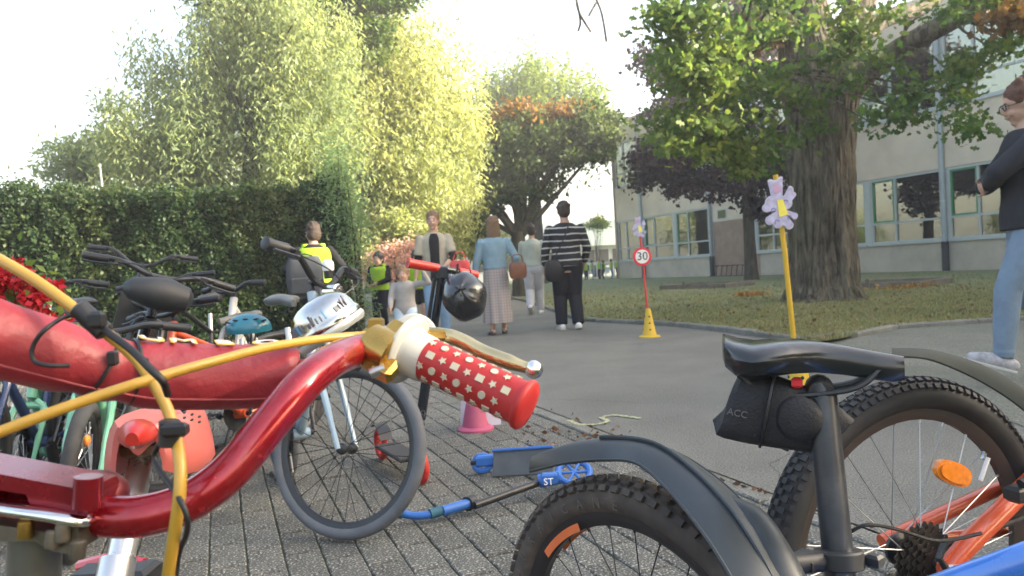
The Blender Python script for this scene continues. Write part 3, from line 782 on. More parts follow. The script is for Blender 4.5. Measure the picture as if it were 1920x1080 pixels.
o = leaves('leaf_litter', np.array(dl), None, 0.028, 0.6, gr, leaf_mat('litter', [(0.05, 0.03, 0.02), (0.14, 0.06, 0.03), (0.16, 0.11, 0.05)], 0.05), None, flat=0.9)
tag(o, 'small dry leaf litter gathered along the paving edge', 'leaf litter', kind='stuff')
# moss in joints
for nm, u, v, w, col in (('leaf_pile', 1400, 556, 14, (0.30, 0.12, 0.03)), ('leaf_pile', 1700, 542, 26, (0.28, 0.15, 0.05))):
    c = G(u, v, LZ); pts = gr.normal(size=(90, 3)) * np.array([w * c.y / 1400, .12, 0.02]) + np.array([c.x, c.y, LZ + .05])
    o = leaves(nm, pts, None, 0.09, 0.7, gr, leaf_mat('orange leaf', [col, (0.35, 0.2, 0.05)], 0.2), None, flat=.6)
    tag(o, 'little heap of orange leaves on the lawn ' + ('left of the oak' if u == 1400 else 'right of the oak'), 'leaves', kind='stuff')
# ================================================================ SCHOOL BUILDING
m_conc = mat('beige concrete panel', (0.60, 0.52, 0.395), 0.85, var=0.07, vs=1.2, bump=0.3, bs=30, dirt=0.25, dirtcol=(0.22, 0.20, 0.15))
m_plinth = mat('plinth concrete', (0.42, 0.38, 0.31), 0.9, var=0.10, vs=1.5, bump=0.4, bs=20, dirt=0.4, dirtcol=(0.16, 0.15, 0.11))
m_frame = mat('pale grey window frame', (0.40, 0.44, 0.42), 0.5, var=0.05)
m_gframe = mat('green window sash', (0.05, 0.22, 0.08), 0.5, var=0.08)
m_pipe = mat('grey painted downpipe', (0.30, 0.35, 0.36), 0.45, var=0.1, vs=4)
m_iron = mat('dark iron pipe foot', (0.03, 0.032, 0.035), 0.6)
m_brick = mat('brown brick', (0.27, 0.19, 0.14), 0.9, var=0.2, vs=3, bump=0.3, rand=0.12)
m_mortar = mat('mortar', (0.30, 0.26, 0.22), 0.95)
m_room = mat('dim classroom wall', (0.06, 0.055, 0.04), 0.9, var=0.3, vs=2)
m_glass, t_, p_ = new_mat('window glass')
for n_ in list(t_.nodes):
    if n_.type != 'OUTPUT_MATERIAL': t_.nodes.remove(n_)
gl = t_.nodes.new('ShaderNodeBsdfGlossy'); gl.inputs['Roughness'].default_value = 0.015; gl.inputs['Color'].default_value = (0.80, 0.80, 0.66, 1)
trn = t_.nodes.new('ShaderNodeBsdfTransparent'); trn.inputs[0].default_value = (0.45, 0.48, 0.42, 1)
mxs = t_.nodes.new('ShaderNodeMixShader'); mxs.inputs[0].default_value = 0.30
nz = t_.nodes.new('ShaderNodeTexNoise'); nz.inputs['Scale'].default_value = 0.8
bp = t_.nodes.new('ShaderNodeBump'); bp.inputs['Strength'].default_value = 0.25; bp.inputs['Distance'].default_value = 0.03
lk(t_, nz.outputs['Fac'], bp.inputs['Height']); lk(t_, bp.outputs[0], gl.inputs['Normal'])
lk(t_, trn.outputs[0], mxs.inputs[1]); lk(t_, gl.outputs[0], mxs.inputs[2]); lk(t_, mxs.outputs[0], t_.nodes['Material Output'].inputs[0])

S0 = GD(1158, 44.8)                     # far left corner of the facade
sdir_ = -D1                             # along facade towards the viewer
nout = V((-D1.y, D1.x, 0)); nout = nout if nout.x < 0 else -nout
bld = thing('school_building', 'long two storey beige concrete school with ribbon windows at right', 'building', S0)
BM = Matrix((sdir_, nout, V((0, 0, 1)))).transposed()   # local: s along, n outwards, z up
def bpart(name, boxes, m, parent=bld, bev=0.0, **k):
    mb = MB()
    for (s0, s1, n0, n1, z0, z1) in boxes:
        mb.box(BM @ V(((s0 + s1) / 2, (n0 + n1) / 2, (z0 + z1) / 2)), (abs(s1 - s0), abs(n1 - n0), abs(z1 - z0)), BM, bev)
    return obj(name, mb, m, parent, smooth=False, **k)
BAY = 6.22; SH = 3.1; NB = 9  # nearest bays, out of view, added to block the low sun
TOT = SH + NB * BAY
Z1, ZT, Z2, Z3, Z4, Z5 = 1.06, 1.78, 3.32, 5.45, 7.9, 9.2
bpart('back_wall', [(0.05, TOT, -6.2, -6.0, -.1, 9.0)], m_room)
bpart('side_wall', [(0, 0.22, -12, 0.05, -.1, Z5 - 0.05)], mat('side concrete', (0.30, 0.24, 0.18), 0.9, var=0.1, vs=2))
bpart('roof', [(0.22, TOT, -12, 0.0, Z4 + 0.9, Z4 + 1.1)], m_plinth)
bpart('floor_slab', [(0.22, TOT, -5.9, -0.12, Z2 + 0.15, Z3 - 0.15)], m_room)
bpart('ceiling_light', [(5.5, 6.9, -2.2, -2.05, Z2 + 0.02, Z2 + 0.1), (20, 21.5, -2.2, -2.05, Z2 + .02, Z2 + .1)], m_frame)
edges = [0.22, SH] + [SH + BAY * (i + 1) for i in range(NB)]
def window(s0, s1, z0, z1, zt, green=0, flip=False):
    """frame with post, transom and panes"""
    fw = 0.075
    fr = bpart('window', [(s0, s1, -0.06, 0.03, z0, z0 + fw), (s0, s1, -0.06, 0.03, z1 - fw, z1), (s0, s0 + fw, -0.06, 0.028, z0 + fw, z1 - fw), (s1 - fw, s1, -0.06, 0.028, z0 + fw, z1 - fw)], m_frame)
    sm = s0 + (s1 - s0) * (0.36 if not flip else 0.64)
    bpart('mullion', [(sm - 0.035, sm + 0.035, -0.05, 0.022, z0 + fw, z1 - fw)], m_frame, fr)
    bpart('transom', [(s0 + fw, sm - 0.035, -0.05, 0.018, zt - 0.035, zt + 0.035), (sm + 0.035, s1 - fw, -0.05, 0.018, zt - 0.035, zt + 0.035)], m_frame, fr)
    if green:
        g0, g1 = (s0 + fw, sm - .035) if not flip else (sm + .035, s1 - fw)
        bpart('green_sash', [(g0, g0 + .06, -.04, .012, zt + .035, z1 - fw), (g1 - .06, g1, -.04, .012, zt + .035, z1 - fw), (g0 + .06, g1 - .06, -.04, .012, zt + .035, zt + .095), (g0 + .06, g1 - .06, -.04, .012, z1 - fw - .06, z1 - fw)], m_gframe, fr)
    for a, b in ((s0 + fw, sm - .035), (sm + .035, s1 - fw)):
        for c, d in ((z0 + fw, zt - .035), (zt + .035, z1 - fw)):
            mb = MB(); tl = random.uniform(-.012, .012)
            mb.box(BM @ V(((a + b) / 2, -0.035, (c + d) / 2)), (b - a, 0.008, d - c), BM @ Matrix.Rotation(tl, 3, 'Z'))
            obj('pane', mb, m_glass, fr, smooth=False)
    bpart('window_sill', [(s0 - .02, s1 + .02, -0.05, 0.10, z0 - 0.07, z0 - 0.003)], m_frame, fr)
for i in range(len(edges) - 1):
    a, b = edges[i], edges[i + 1]
    nwin = 1 if i == 0 else 2
    # panels
    bpart('wall_panel', [(a + .008, b - .008, -0.12, 0.04, Z2 + 0.08, Z3 - .08)], m_conc, bev=0.008)
    bpart('parapet_panel', [(a + .008, b - .008, -0.12, 0.045, Z4 + 0.05, Z5)], m_conc, bev=0.008)
    brick_bay = (i == 2)
    a0 = a + 3.35 if brick_bay else a
    bpart('plinth_panel', [(a0 + .006, b - .006, -0.12, 0.03, -0.1, Z1 - 0.07)], m_plinth, bev=0.006)
    w = (b - a) / nwin
    for k in range(nwin):
        s0, s1 = a + k * w, a + (k + 1) * w
        if not (brick_bay and k == 0):
            window(s0 + 0.12, s1 - 0.12, Z1, Z2 + .07, ZT, green=(i in (1, 3, 4)), flip=False)
        window(s0 + 0.12, s1 - 0.12, Z3 - .06, Z4 + .04, Z3 + 0.72, green=(i in (3,)), flip=False)
        if k > 0: bpart('post', [(s0 - .119, s0 + .119, -0.08, 0.05, Z1 - .06, Z2 + .075)], m_frame); bpart('post', [(s0 - .119, s0 + .119, -0.08, 0.05, Z3 - .075, Z4 + .045)], m_frame)
    if brick_bay:
        sA, sB = a + 0.13, a + 3.33
        bpart('infill_backing', [(sA, sB, -0.10, 0.0, -.1, 2.62)], m_mortar)
        bpart('lintel_panel', [(sA, sB, -0.10, 0.03, 2.63, Z2 + .07)], m_conc)
        bk = MB(); rr = random.Random(4)
        z = 0.0; row = 0
        while z < 2.55:
            s = sA - (0.12 if row % 2 else 0)
            while s < sB:
                x0, x1 = max(s, sA), min(s + 0.215, sB)
                if x1 - x0 > 0.03:
                    n1 = 0.012 + rr.uniform(-.003, .003)
                    bk.box(BM @ V(((x0 + x1) / 2, n1 / 2, z + 0.034)), (x1 - x0, n1, 0.064), BM)
                s += 0.227
            z += 0.076; row += 1
        obj('bricks', bk, m_brick, bld, smooth=False, kind='stuff')
        # small window with blind in lintel
        fr = bpart('window', [(a + .5, a + 1.2, -0.0, 0.05, 2.72, 3.2)], m_frame)
        bpart('pane', [(a + .56, a + 1.14, 0.05, 0.056, 2.78, 3.14)], m_glass, fr)
        # dark bike stand bars
        rk = thing('bike_rack', 'row of dark slanted bars against the brick wall', 'bike rack', S0 + BM @ V((a + 1.7, 0.5, 0.0)))
        for k in range(8):
            mb = MB(); x = -1.3 + k * 0.37
            mb.tube([BM @ V((x, 0, 0)), BM @ V((x + .12, 0, .55)), BM @ V((x + .12, -.35, .5))], 0.022, n=6); obj('bar', mb, m_iron, rk)
        mb = MB(); mb.tube([BM @ V((-1.4, 0.02, .05)), BM @ V((1.45, 0.02, .05))], 0.03, n=6); obj('rail', mb, m_iron, rk)
    # downpipe at bay edge
    if i > 0:
        mb = MB(); o0 = BM @ V((a, 0.13, 0)); mb.tube([o0 + V((0, 0, 1.0)), o0 + V((0, 0, 8.9))], 0.085, n=12)
        dp = obj('downpipe', mb, m_pipe, bld)
        mb = MB(); mb.tube([o0 + V((0, 0, -.05)), o0 + V((0, 0, 1.0))], 0.11, n=12)
        mb.tube([o0 + V((0, 0, .80)), o0 + V((0, 0, .86))], 0.125, n=12); obj('pipe_foot', mb, m_iron, dp)
        mb = MB()
        for z in (2.3, 4.4, 6.5): mb.tube([o0 + V((0, 0, z)), o0 + V((0, 0, z + .05))], 0.10, n=12)
        obj('bracket', mb, m_frame, dp)
        bpart('post', [(a - .118, a + .118, -0.08, 0.045, Z1 - .06, Z2 + .075)], m_frame); bpart('post', [(a - .118, a + .118, -0.08, 0.045, Z3 - .075, Z4 + .045)], m_frame)
m_blind = mat('cream blind', (.40, .38, .30), .8)
for (s0, w0, z0, z1) in ((SH + 3.3, 2.6, Z2 - .55, Z2 - .02), (SH + BAY * 3 + .2, 2.7, Z2 - .35, Z2 - .02), (SH + BAY * 2 + 3.4, 2.6, Z4 - .8, Z4 - .05), (SH + BAY * 3 + 3.3, 2.7, Z4 - 1.2, Z4 - .05), (SH + .2, 2.6, Z4 - .9, Z4 - .05)):
    bpart('blind', [(s0, s0 + w0, -.16, -.14, z0, z1)], m_blind)
for k in range(9):
    s0 = SH + .8 + k * 3.05; bpart('cupboard', [(s0, s0 + random.uniform(.6, 1.6), -1.6, -1.0, 0.0, random.uniform(1.2, 1.9))], [m_blind, m_room, m_brick, m_gframe][k % 4])
# red paper in a window
c = S0 + BM @ V((SH + 3.6, -0.1, 1.45)); mb = MB(); mb.box((0, 0, 0), (0.8, 0.02, 0.42), BM)
o = obj('red_poster', mb, mat('red paper', (0.5, 0.05, 0.07), .8)); o.location = c; tag(o, 'red poster inside a ground floor school window', 'poster')

# low raised slabs on the lawn by the wall
m_slab = mat('weathered sandbox edge', (0.16, 0.14, 0.11), 0.9, var=0.3, vs=4, bump=.5)
for k, (u0, u1, v, w, lab) in enumerate(((1270, 1385, 540, 1.6, 'low weathered raised bed on the lawn left of the purple tree'), (1610, 1750, 538, 1.8, 'low weathered raised bed on the lawn right of the oak'))):
    c0, c1 = G(u0, v, LZ), G(u1, v - 3, LZ); c = (c0 + c1) / 2; d = (c1 - c0); L = d.length; d.normalize(); n_ = V((-d.y, d.x, 0))
    R = Matrix((d, n_, V((0, 0, 1)))).transposed()
    t = thing('raised_bed', lab, 'raised bed', c)
    mb = MB(); mb.box((0, 0, .02), (L - .1, w - .1, .12), R); obj('soil', mb, m_soil, t, smooth=False)
    for sx, sy, lx, ly in ((0, -1, L, .07), (0, 1, L, .07), (-1, 0, .07, w), (1, 0, .07, w)):
        mb = MB(); mb.box(R @ V((sx * (L / 2 + .036), sy * (w / 2), .03)), (lx, ly, .20), R, .008); obj('edge_board', mb, m_slab, t, smooth=False)
    mb = MB(); mb.box(R @ V((-.1 * L, -w / 2 - .06, .1)), (.08, .05, .22), R); obj('post', mb, m_slab, t, smooth=False)

# ================================================================ FAR END OF THE PATH
m_farwall = mat('pale far wall', (0.45, 0.48, 0.47), 0.8, var=.05)
fb = GD(1125, 62); far = thing('low_building', 'low pale building with broad roof at the far end of the path', 'building', fb)
def fx(u0, u1, z0, z1, n0, n1, d=62):
    a, b = (u0 - 1125) * d / F_PX, (u1 - 1125) * d / F_PX
    return ((a + b) / 2, (n0 + n1) / 2, (z0 + z1) / 2), (b - a, abs(n1 - n0), z1 - z0)
for nm, args, m in (('roof', (860, 1240, 2.5, 4.6, -.6, 8), mat('pale cladding', (0.42, 0.50, 0.50), .6, var=.05)), ('wall', (880, 1225, 0, 2.5, 0, 7.8), m_farwall)):
    c, s_ = fx(*args); mb = MB(); mb.box(c, s_, bev=.03); obj(nm, mb, m, far, smooth=False)
for u in range(890, 1210, 26):
    c, s_ = fx(u, u + 18, 0.9, 2.2, -.05, -.005); mb = MB(); mb.box(c, s_); w_ = obj('window', mb, mat('far window', (0.06, 0.06, .05), .2) if u == 890 else bpy.data.materials['far window'], far, smooth=False)
fb2 = GD(1137, 120); ch_ = thing('brick_house', 'small red brick gable with chimney far behind the low building', 'house', fb2)
mb = MB(); mb.box((0, 0, 2.8), (5, 5, 5.6)); obj('wall', mb, m_brick, ch_, smooth=False)
mb = MB(); mb.prism([(-2.7, 0), (2.7, 0), (0, 1.3)], (0, 0, 5.6), (1, 0, 0), (0, 0, 1), 5.2); rf_ = obj('roof', mb, mat('red tile', (0.30, 0.12, 0.08), .8), ch_, smooth=False)
mb = MB(); mb.box((.6, 0, 6.6), (.6, .6, 1.6)); obj('chimney', mb, m_brick, rf_, smooth=False)
# white barrier in front
fc = GD(1135, 47); fe = thing('white_fence', 'white barrier fence at the far end of the path', 'fence', fc)
m_white = mat('white paint', (0.75, 0.75, 0.72), .5, var=.05)
for k in range(-6, 7):
    mb = MB(); mb.box((k * 0.55, 0, .55), (.06, .06, 1.1)); obj('post', mb, m_white, fe, smooth=False)
for z in (1.02, .12):
    mb = MB(); mb.box((0, -.05, z), (7.2, .05, .2 if z > 1 else .08)); obj('rail', mb, m_white, fe, smooth=False)
# far parked car, small
fcar = GD(1088, 55); car = thing('parked_car', 'small blue grey car beyond the white fence', 'car', fcar)
m_car = mat('blue car paint', (0.12, 0.16, 0.24), .3, coat=.6)
mb = MB(); mb.loft([[V((x, y, z)) for x, z in ((-2, .3), (2, .3), (2.1, .7), (1.3, .85), (.7, 1.35), (-1.1, 1.4), (-1.9, .9), (-2.1, .7))] for y in (-.8, .8)]); obj('body', mb, m_car, car)
for x in (-1.3, 1.3):
    for y in (-.8, .8):
        mb = MB(); mb.lathe([(.32, -.1), (.32, .1)], (x, y, .32), (0, 1, 0), 14); obj('wheel', mb, m_iron, car)
mb = MB(); mb.box((-.2, -.82, 1.1), (1.7, .02, .35)); obj('side_window', mb, m_glass, car, smooth=False)
# thin orange and white marker beyond the hedge
mk = GD(215, 12.5); mt = thing('marker_pole', 'thin orange and white warning pole sticking up behind the hedge', 'pole', mk)
for k in range(8):
    z0 = k * .38; a = V((-.0 - .012 * k, 0, z0)); b = V((-.012 * (k + 1), 0, z0 + .38)); mb = MB(); mb.tube([a, b], [.055 - .005 * k, .05 - .005 * k], n=8)
    obj('band', mb, mat('orange band', (0.6, .12, .04), .6) if k == 0 else (bpy.data.materials['orange band'] if k % 2 == 0 else bpy.data.materials['pale far wall']), mt)
# ================================================================ BICYCLES
m_rub = mat('black rubber', (0.022, 0.022, 0.023), 0.75, var=0.25, vs=20, dirt=0.4, dirtcol=(0.07, 0.06, 0.05))
m_rubw = mat('brown dusty rubber', (0.055, 0.046, 0.040), 0.85, var=0.3, vs=25, dirt=0.9, dirtcol=(0.13, 0.105, 0.08))
m_rubg = mat('grey rubber tyre', (0.105, 0.112, 0.125), 0.7, var=0.12, vs=20, bump=.2, bs=200)
m_alu = mat('brushed alloy', (0.55, 0.55, 0.55), 0.35, 0.9, var=0.1)
m_chrome = mat('chrome', (0.75, 0.74, 0.72), 0.12, 1.0, var=0.08, vs=30, dirt=0.25, dirtcol=(0.25, 0.2, 0.14), rvar=.08)
m_black = mat('black plastic', (0.02, 0.02, 0.021), 0.45, var=0.2)
m_blackm = mat('black painted metal', (0.025, 0.026, 0.028), 0.35, 0.2, var=0.2)
m_spoke = mat('steel spoke', (0.45, 0.45, 0.45), 0.35, 0.8)
m_spokeb = mat('black spoke', (0.03, 0.03, 0.03), 0.4, 0.5)
m_orange = mat('orange reflector', (0.75, 0.22, 0.02), 0.25, var=0.2, vs=80, coat=.5)
m_cable = mat('black cable', (0.015, 0.015, 0.016), 0.5)
def paint(name, c, rough=.3, coat=.5, dirt=.12): return mat(name, c, rough, 0.0, var=.06, coat=coat, dirt=dirt, dirtcol=(.1, .09, .08))

def wheel(parent, c, R, tr, rim_m, tyre_m, spoke_m, nsp=28, knob=False, axis=V((0, 1, 0)), xf=None, hubr=0.02, rimw=.012, reflector=0, rimd=.02, spr=0.0012):
    """rim with tyre, spokes and hub; axis y by default"""
    c = V(c); I = xf or Matrix.Identity(4)
    ux, uz = V((1, 0, 0)), V((0, 0, 1)); n = 56
    circ = lambda r, k=n, y=0: [c + ux * r * math.cos(2 * PI * j / k) + uz * r * math.sin(2 * PI * j / k) + axis * y for j in range(k)]
    rr = R - tr * 1.8
    rim = MB(); sec = [(rr + .008, -rimw), (rr - rimd * .3, -rimw * 1.05), (rr - rimd, -rimw * .4), (rr - rimd, rimw * .4), (rr - rimd * .3, rimw * 1.05), (rr + .008, rimw)]
    vs = []; fs = []
    for j in range(n):
        a = 2 * PI * j / n
        for (r, y) in sec: vs.append(c + (ux * math.cos(a) + uz * math.sin(a)) * r + axis * y)
    m = len(sec)
    for j in range(n):
        for k in range(m): fs.append((j * m + k, j * m + (k + 1) % m, ((j + 1) % n) * m + (k + 1) % m, ((j + 1) % n) * m + k))
    rim.add(vs, fs); rim.xf(I)
    w = obj('wheel', rim, rim_m, parent)
    ty = MB(); ty.tube(circ(R - tr), tr, n=12, closed=True)
    if knob:
        nk = 76 if R < .3 else 104; rg = random.Random(2)
        for j in range(nk):
            a = 2 * PI * (j + .5) / nk
            for row, (y, dr) in enumerate(((-.92, -.30), (-.42, -.02), (.0, .05), (.42, -.02), (.92, -.30))):
                aa = a + (PI / nk if row % 2 else 0)
                rad = (ux * math.cos(aa) + uz * math.sin(aa)); tan = -ux * math.sin(aa) + uz * math.cos(aa)
                ph = y * 1.0; dirv = (rad * math.cos(ph) + axis * math.sin(ph)).normalized(); side = tan.cross(dirv)
                M3 = Matrix((tan, side, dirv)).transposed()
                ty.box(c + rad * (R - tr) + dirv * (tr + .001), (2 * PI * R / nk * .55, tr * .34, .009 if R < .3 else .007), M3)
    ty.xf(I); obj('tyre', ty, tyre_m, w)
    sp = MB()
    for j in range(nsp):
        a = 2 * PI * j / nsp; s = 1 if j % 2 else -1; off = (0.42 if (j // 2) % 2 else -0.42)
        h = c + (ux * math.cos(a + off) + uz * math.sin(a + off)) * hubr * 1.2 + axis * s * .028
        e = c + (ux * math.cos(a) + uz * math.sin(a)) * (rr - rimd * .8)
        sp.tube([h, e], spr, n=4, cap=False)
        sp.tube([e, e.lerp(h, .05)], spr * 2, n=5)
    sp.xf(I); obj('spokes', sp, spoke_m, w, kind='stuff')
    hb = MB(); hb.lathe([(.006, -.055), (.012, -.05), (.012, -.04), (hubr, -.034), (hubr, -.028), (hubr * .6, -.02), (hubr * .6, .02), (hubr, .028), (hubr, .034), (.012, .04), (.012, .05), (.006, .055)], c, axis, 14)
    hb.xf(I); obj('hub', hb, m_blackm, w)
    for k in range(reflector):
        a = 2 * PI * (k / max(1, reflector)) + 0.9 + reflector * .4
        rad = ux * math.cos(a) + uz * math.sin(a); tan = -ux * math.sin(a) + uz * math.cos(a)
        rf = MB(); M3 = Matrix((tan, axis, rad)).transposed()
        rf.ell(c + rad * (rr * .62), (.040, .012, .019), M3, 16, 6); rf.xf(I); obj('spoke_reflector', rf, m_orange, w)
    return w
def fender_mb(c, R, a0, a1, w, y0=0, thick=.0025, n=22, flare=None, sag=.012, dx=0):
    """arc strip over a wheel, angles in degrees from +x, counter-clockwise towards +z"""
    mb = MB(); rings = []
    for i in range(n + 1):
        t = i / n; a = math.radians(lerp(a0, a1, t)); ww = w * (flare(t) if flare else 1)
        rad = V((math.cos(a), 0, math.sin(a))); ring = []
        for k in range(7):
            s = -1 + 2 * k / 6; ring.append(V(c) + rad * (R - sag * s * s) + V((0, y0 + s * ww / 2, 0)))
        for k in range(6, -1, -1):
            s = -1 + 2 * k / 6; ring.append(V(c) + rad * (R - thick - sag * s * s) + V((0, y0 + s * ww / 2, 0)))
        rings.append(ring)
    return mb.loft(rings)
def saddle_mb(p, L=.25, W=.15, tilt=0.0, drop=.035):
    """saddle with nose towards +x, top at p"""
    mb = MB(); rings = []
    prof = [(-.48, .30, .55), (-.46, .62, .85), (-.40, .88, 1), (-.30, 1.0, 1), (-.2, .93, 1), (-.08, .66, .95), (.05, .40, .85), (.2, .28, .75), (.35, .24, .70), (.46, .20, .66), (.52, .13, .5)]
    for t, w, h in prof:
        x = t * L * 1.0; hw = w * W / 2; zt = .010 * math.cos((t + .1) * 4) + (0.012 if t < -.35 else 0) * (-(t + .35)) * 10; ring = []
        for k in range(16):
            a = 2 * PI * k / 16; cx, sz = math.cos(a), math.sin(a)
            yy = hw * (abs(cx) ** .7) * (1 if cx > 0 else -1)
            zz = (sz * .017 if sz > 0 else sz * drop * h * (0.55 + .45 * abs(cx)))
            ring.append(V((x, yy, zt + zz - .012)))
        rings.append(ring)
    mb.loft(rings); mb.xf(Matrix.Translation(V(p)) @ Matrix.Rotation(tilt, 4, 'Y'))
    return mb

def make_bike(name, label, pos, heading, R=.33, W=1.02, tr=.022, fm=None, forkm=None, tyre=None, rim=None, spoke=None, saddlem=None, gripm=None,
              saddle_z=.85, bar_z=.95, bar_w=.56, lean=0.0, steer=0.0, knob=False, group=None, bar=True, rise=0.0, gr=.0165, fender=None, cat='bicycle', stw=.15, nsp=28, step=False,
              refl=0, training=None, kit=None, chain=True, brakes=True, headlight=False, front=True, tubr=.016):
    fm = fm or paint('bike paint', (.1, .1, .12)); forkm = forkm or fm; tyre = tyre or m_rub; rim = rim or m_blackm; spoke = spoke or m_spoke
    saddlem = saddlem or m_black; gripm = gripm or m_black
    root = thing(name, label, cat, pos, (lean, 0, heading), group)
    ra, fa = V((-W * .43, 0, R)), V((W * .57, 0, R)); bb = V((-.02, 0, R * .88))
    st = V((-.02 - (saddle_z - .3) * .22 - .0, 0, saddle_z - .12)); stt = bb.lerp(st, .72)
    ha = V((fa.x - .04 - (bar_z - R) * .30, 0, bar_z - .09)); hd = (ha - V((fa.x - .045, 0, R))).normalized()
    hb = ha - hd * min(.12, (bar_z - 2 * R) * .6 + .05)
    steerM = Matrix.Translation(ha) @ Matrix.Rotation(steer, 4, hd) @ Matrix.Translation(-ha)
    wheel(root, ra, R, tr, rim, tyre, spoke, nsp, knob, reflector=refl)
    if front: wheel(root, fa, R, tr, rim, tyre, spoke, nsp, knob, xf=steerM, reflector=refl)
    f = MB(); tt = stt if not step else bb.lerp(stt, .45)
    f.tube([bb, stt + (st - stt) * .05], tubr, n=10); f.tube([hb + hd * .02, bb], tubr * 1.2, n=10); f.tube([ha - hd * .03, tt], tubr, n=10)
    f.tube([ha + hd * .015, hb - hd * .01], tubr * 1.25, n=12); f.tube([bb - V((0, .035, 0)), bb + V((0, .035, 0))], .022, n=12)
    for s in (-1, 1):
        f.tube([ra + V((0, s * .06, 0)), bb + V((-.06, s * .03, 0)), bb], .009, n=7)
        f.tube([ra + V((0, s * .06, 0)), stt + V((-.03, s * .035, .0)), stt], .008, n=7)
    obj('frame', f, fm, root)
    k = MB(); crown = hb - hd * .02
    if front:
        for s in (-1, 1): k.tube(cr([crown + V((0, s * .02, 0)), crown + V((0.0, s * .055, -.01)) - hd * .03, fa.lerp(crown, .5) + V((.0, s * .058, 0)), fa + V((0, s * .055, 0))], 4), [.014] * 6 + [.012] * 4 + [.009] * 3, n=9)
        k.tube([crown + V((0, -.055, -.02)), crown + V((0, .055, -.02))], .015, n=8)
        k.xf(steerM); fk = obj('fork', k, forkm, root)
        if brakes:
            b = MB(); b.tube([crown + V((.04, -.05, -.03)), crown + V((.045, 0, .0)), crown + V((.04, .05, -.03))], .006, n=6); b.box(crown + V((.04, 0, -.01)), (.02, .03, .03)); b.xf(steerM); obj('brake_caliper', b, m_black, fk)
    sp = MB(); sp.tube([stt, st], .0135, n=12); obj('seat_post', sp, m_alu if fm is not m_black else m_blackm, root)
    sd = saddle_mb(V((st.x, 0, saddle_z)), .26, stw); so = obj('saddle', sd, saddlem, root)
    rl = MB()
    for s in (-1, 1): rl.tube([V((st.x - .08, s * .022, saddle_z - .03)), V((st.x - .04, s * .02, saddle_z - .055)), V((st.x + .04, s * .02, saddle_z - .055)), V((st.x + .1, s * .01, saddle_z - .03))], .0035, n=5)
    obj('saddle_rails', rl, m_blackm, so, kind='stuff')
    if bar:
        sm = MB(); ba = ha + hd * .055 + V((.05, 0, 0)); sm.tube([ha + hd * .01, ha + hd * .05, ba], .014, n=9); sm.xf(steerM); obj('stem', sm, m_blackm, root)
        b = MB(); hw = bar_w / 2; pts = cr([ba + V((-.05, -hw, .02 + rise)), ba + V((-.02, -hw * .55, .03 + rise * .8)), ba + V((0, -.05, 0)), ba + V((0, .05, 0)), ba + V((-.02, hw * .55, .03 + rise * .8)), ba + V((-.05, hw, .02 + rise))], 5)
        b.tube(pts, .0115, n=9); b.xf(steerM); hbr = obj('handlebar', b, m_blackm, root)
        for s in (-1, 1):
            g = MB(); e = ba + V((-.05, s * hw, .02 + rise)); i = ba + V((-.031, s * hw * .68, .027 + rise * .88)); g.tube([i, i.lerp(e, .1), i.lerp(e, .9), e, e + (e - i).normalized() * .004], [gr * 1.03, gr, gr, gr * 1.1, gr * .7], n=12); g.xf(steerM); obj('grip', g, gripm, hbr)
            if brakes:
                l = MB(); i2 = ba + V((-.02, s * hw * .56, .02 + rise * .8)); l.tube(cr([i2, i2 + V((.03, s * .01, -.01)), e + V((.045, -s * .04, -.02)), e + V((.04, s * .0, -.02))], 4), .005, n=6); l.box(i2, (.03, .03, .03)); l.xf(steerM); obj('brake_lever', l, m_blackm, hbr)
                c = MB(); c.tube(cr([i2 + V((.02, 0, 0)), ba + V((.10, s * .08, .02)), ba + V((.10, -s * .02, -.06)), crown + V((.05, 0, .02))], 6), .0025, n=5); c.xf(steerM); obj('brake_cable', c, m_cable, hbr)
    cr_ = MB(); cr_.tube([bb + V((0, -.055, 0)), bb + V((.08, -.06, -.13))], .008, n=7); cr_.tube([bb + V((0, .055, 0)), bb + V((-.08, .06, .13))], .008, n=7)
    cr_.tube([bb - V((0, .05, 0)), bb + V((0, .05, 0))], .012, n=10); cko = obj('crank', cr_, m_blackm, root)
    for s, q in ((-1, bb + V((.08, -.10, -.13))), (1, bb + V((-.08, .10, .13)))):
        pd = MB(); pd.box(q, (.09, .075, .022), bev=.006); obj('pedal', pd, m_black, cko)
    if chain:
        cg = MB(); nn = 32; pts = []
        for j in range(nn * 2):
            a = PI * j / nn; r = .072 + (.005 if j % 2 else 0); pts.append((r * math.cos(a), r * math.sin(a)))
        cg.prism(pts, bb + V((0, -.045, 0)), (1, 0, 0), (0, 0, 1), .004); obj('chainring', cg, m_blackm, cko, smooth=False)
        cn = MB(); q = V((0, -.045, 0)); cn.tube([bb + q + V((0, 0, .075)), ra + q + V((0, 0, .035))], .004, n=5); cn.tube([bb + q - V((0, 0, .075)), ra + q - V((0, 0, .035))], .004, n=5); obj('chain', cn, m_rub, root)
    if fender:
        fo = obj('rear_mudguard', fender_mb(ra, R + .022, 20, 175, .055), fender, root)
        pass
    if training:
        for s in (-1, 1):
            wc = ra + V((-.0, s * .19, -R + .06))
            t = MB(); t.lathe([(.01, -.018), (.045, -.014), (.06, -.01), (.06, .01), (.045, .014), (.01, .018)], wc, (0, 1, 0), 22); tw = obj('training_wheel', t, training, root)
            t = MB(); t.tube([wc + V((.06 * math.cos(a), 0, .06 * math.sin(a))) for a in [2 * PI * j / 24 for j in range(24)]], .010, n=8, closed=True); obj('tyre', t, m_rub, tw)
            t = MB(); t.tube([ra + V((0, s * .05, 0)), ra + V((0, s * .15, -.01)), wc + V((0, -s * .02, 0))], .01, n=7, sq=.5); obj('bracket', t, m_alu, root)
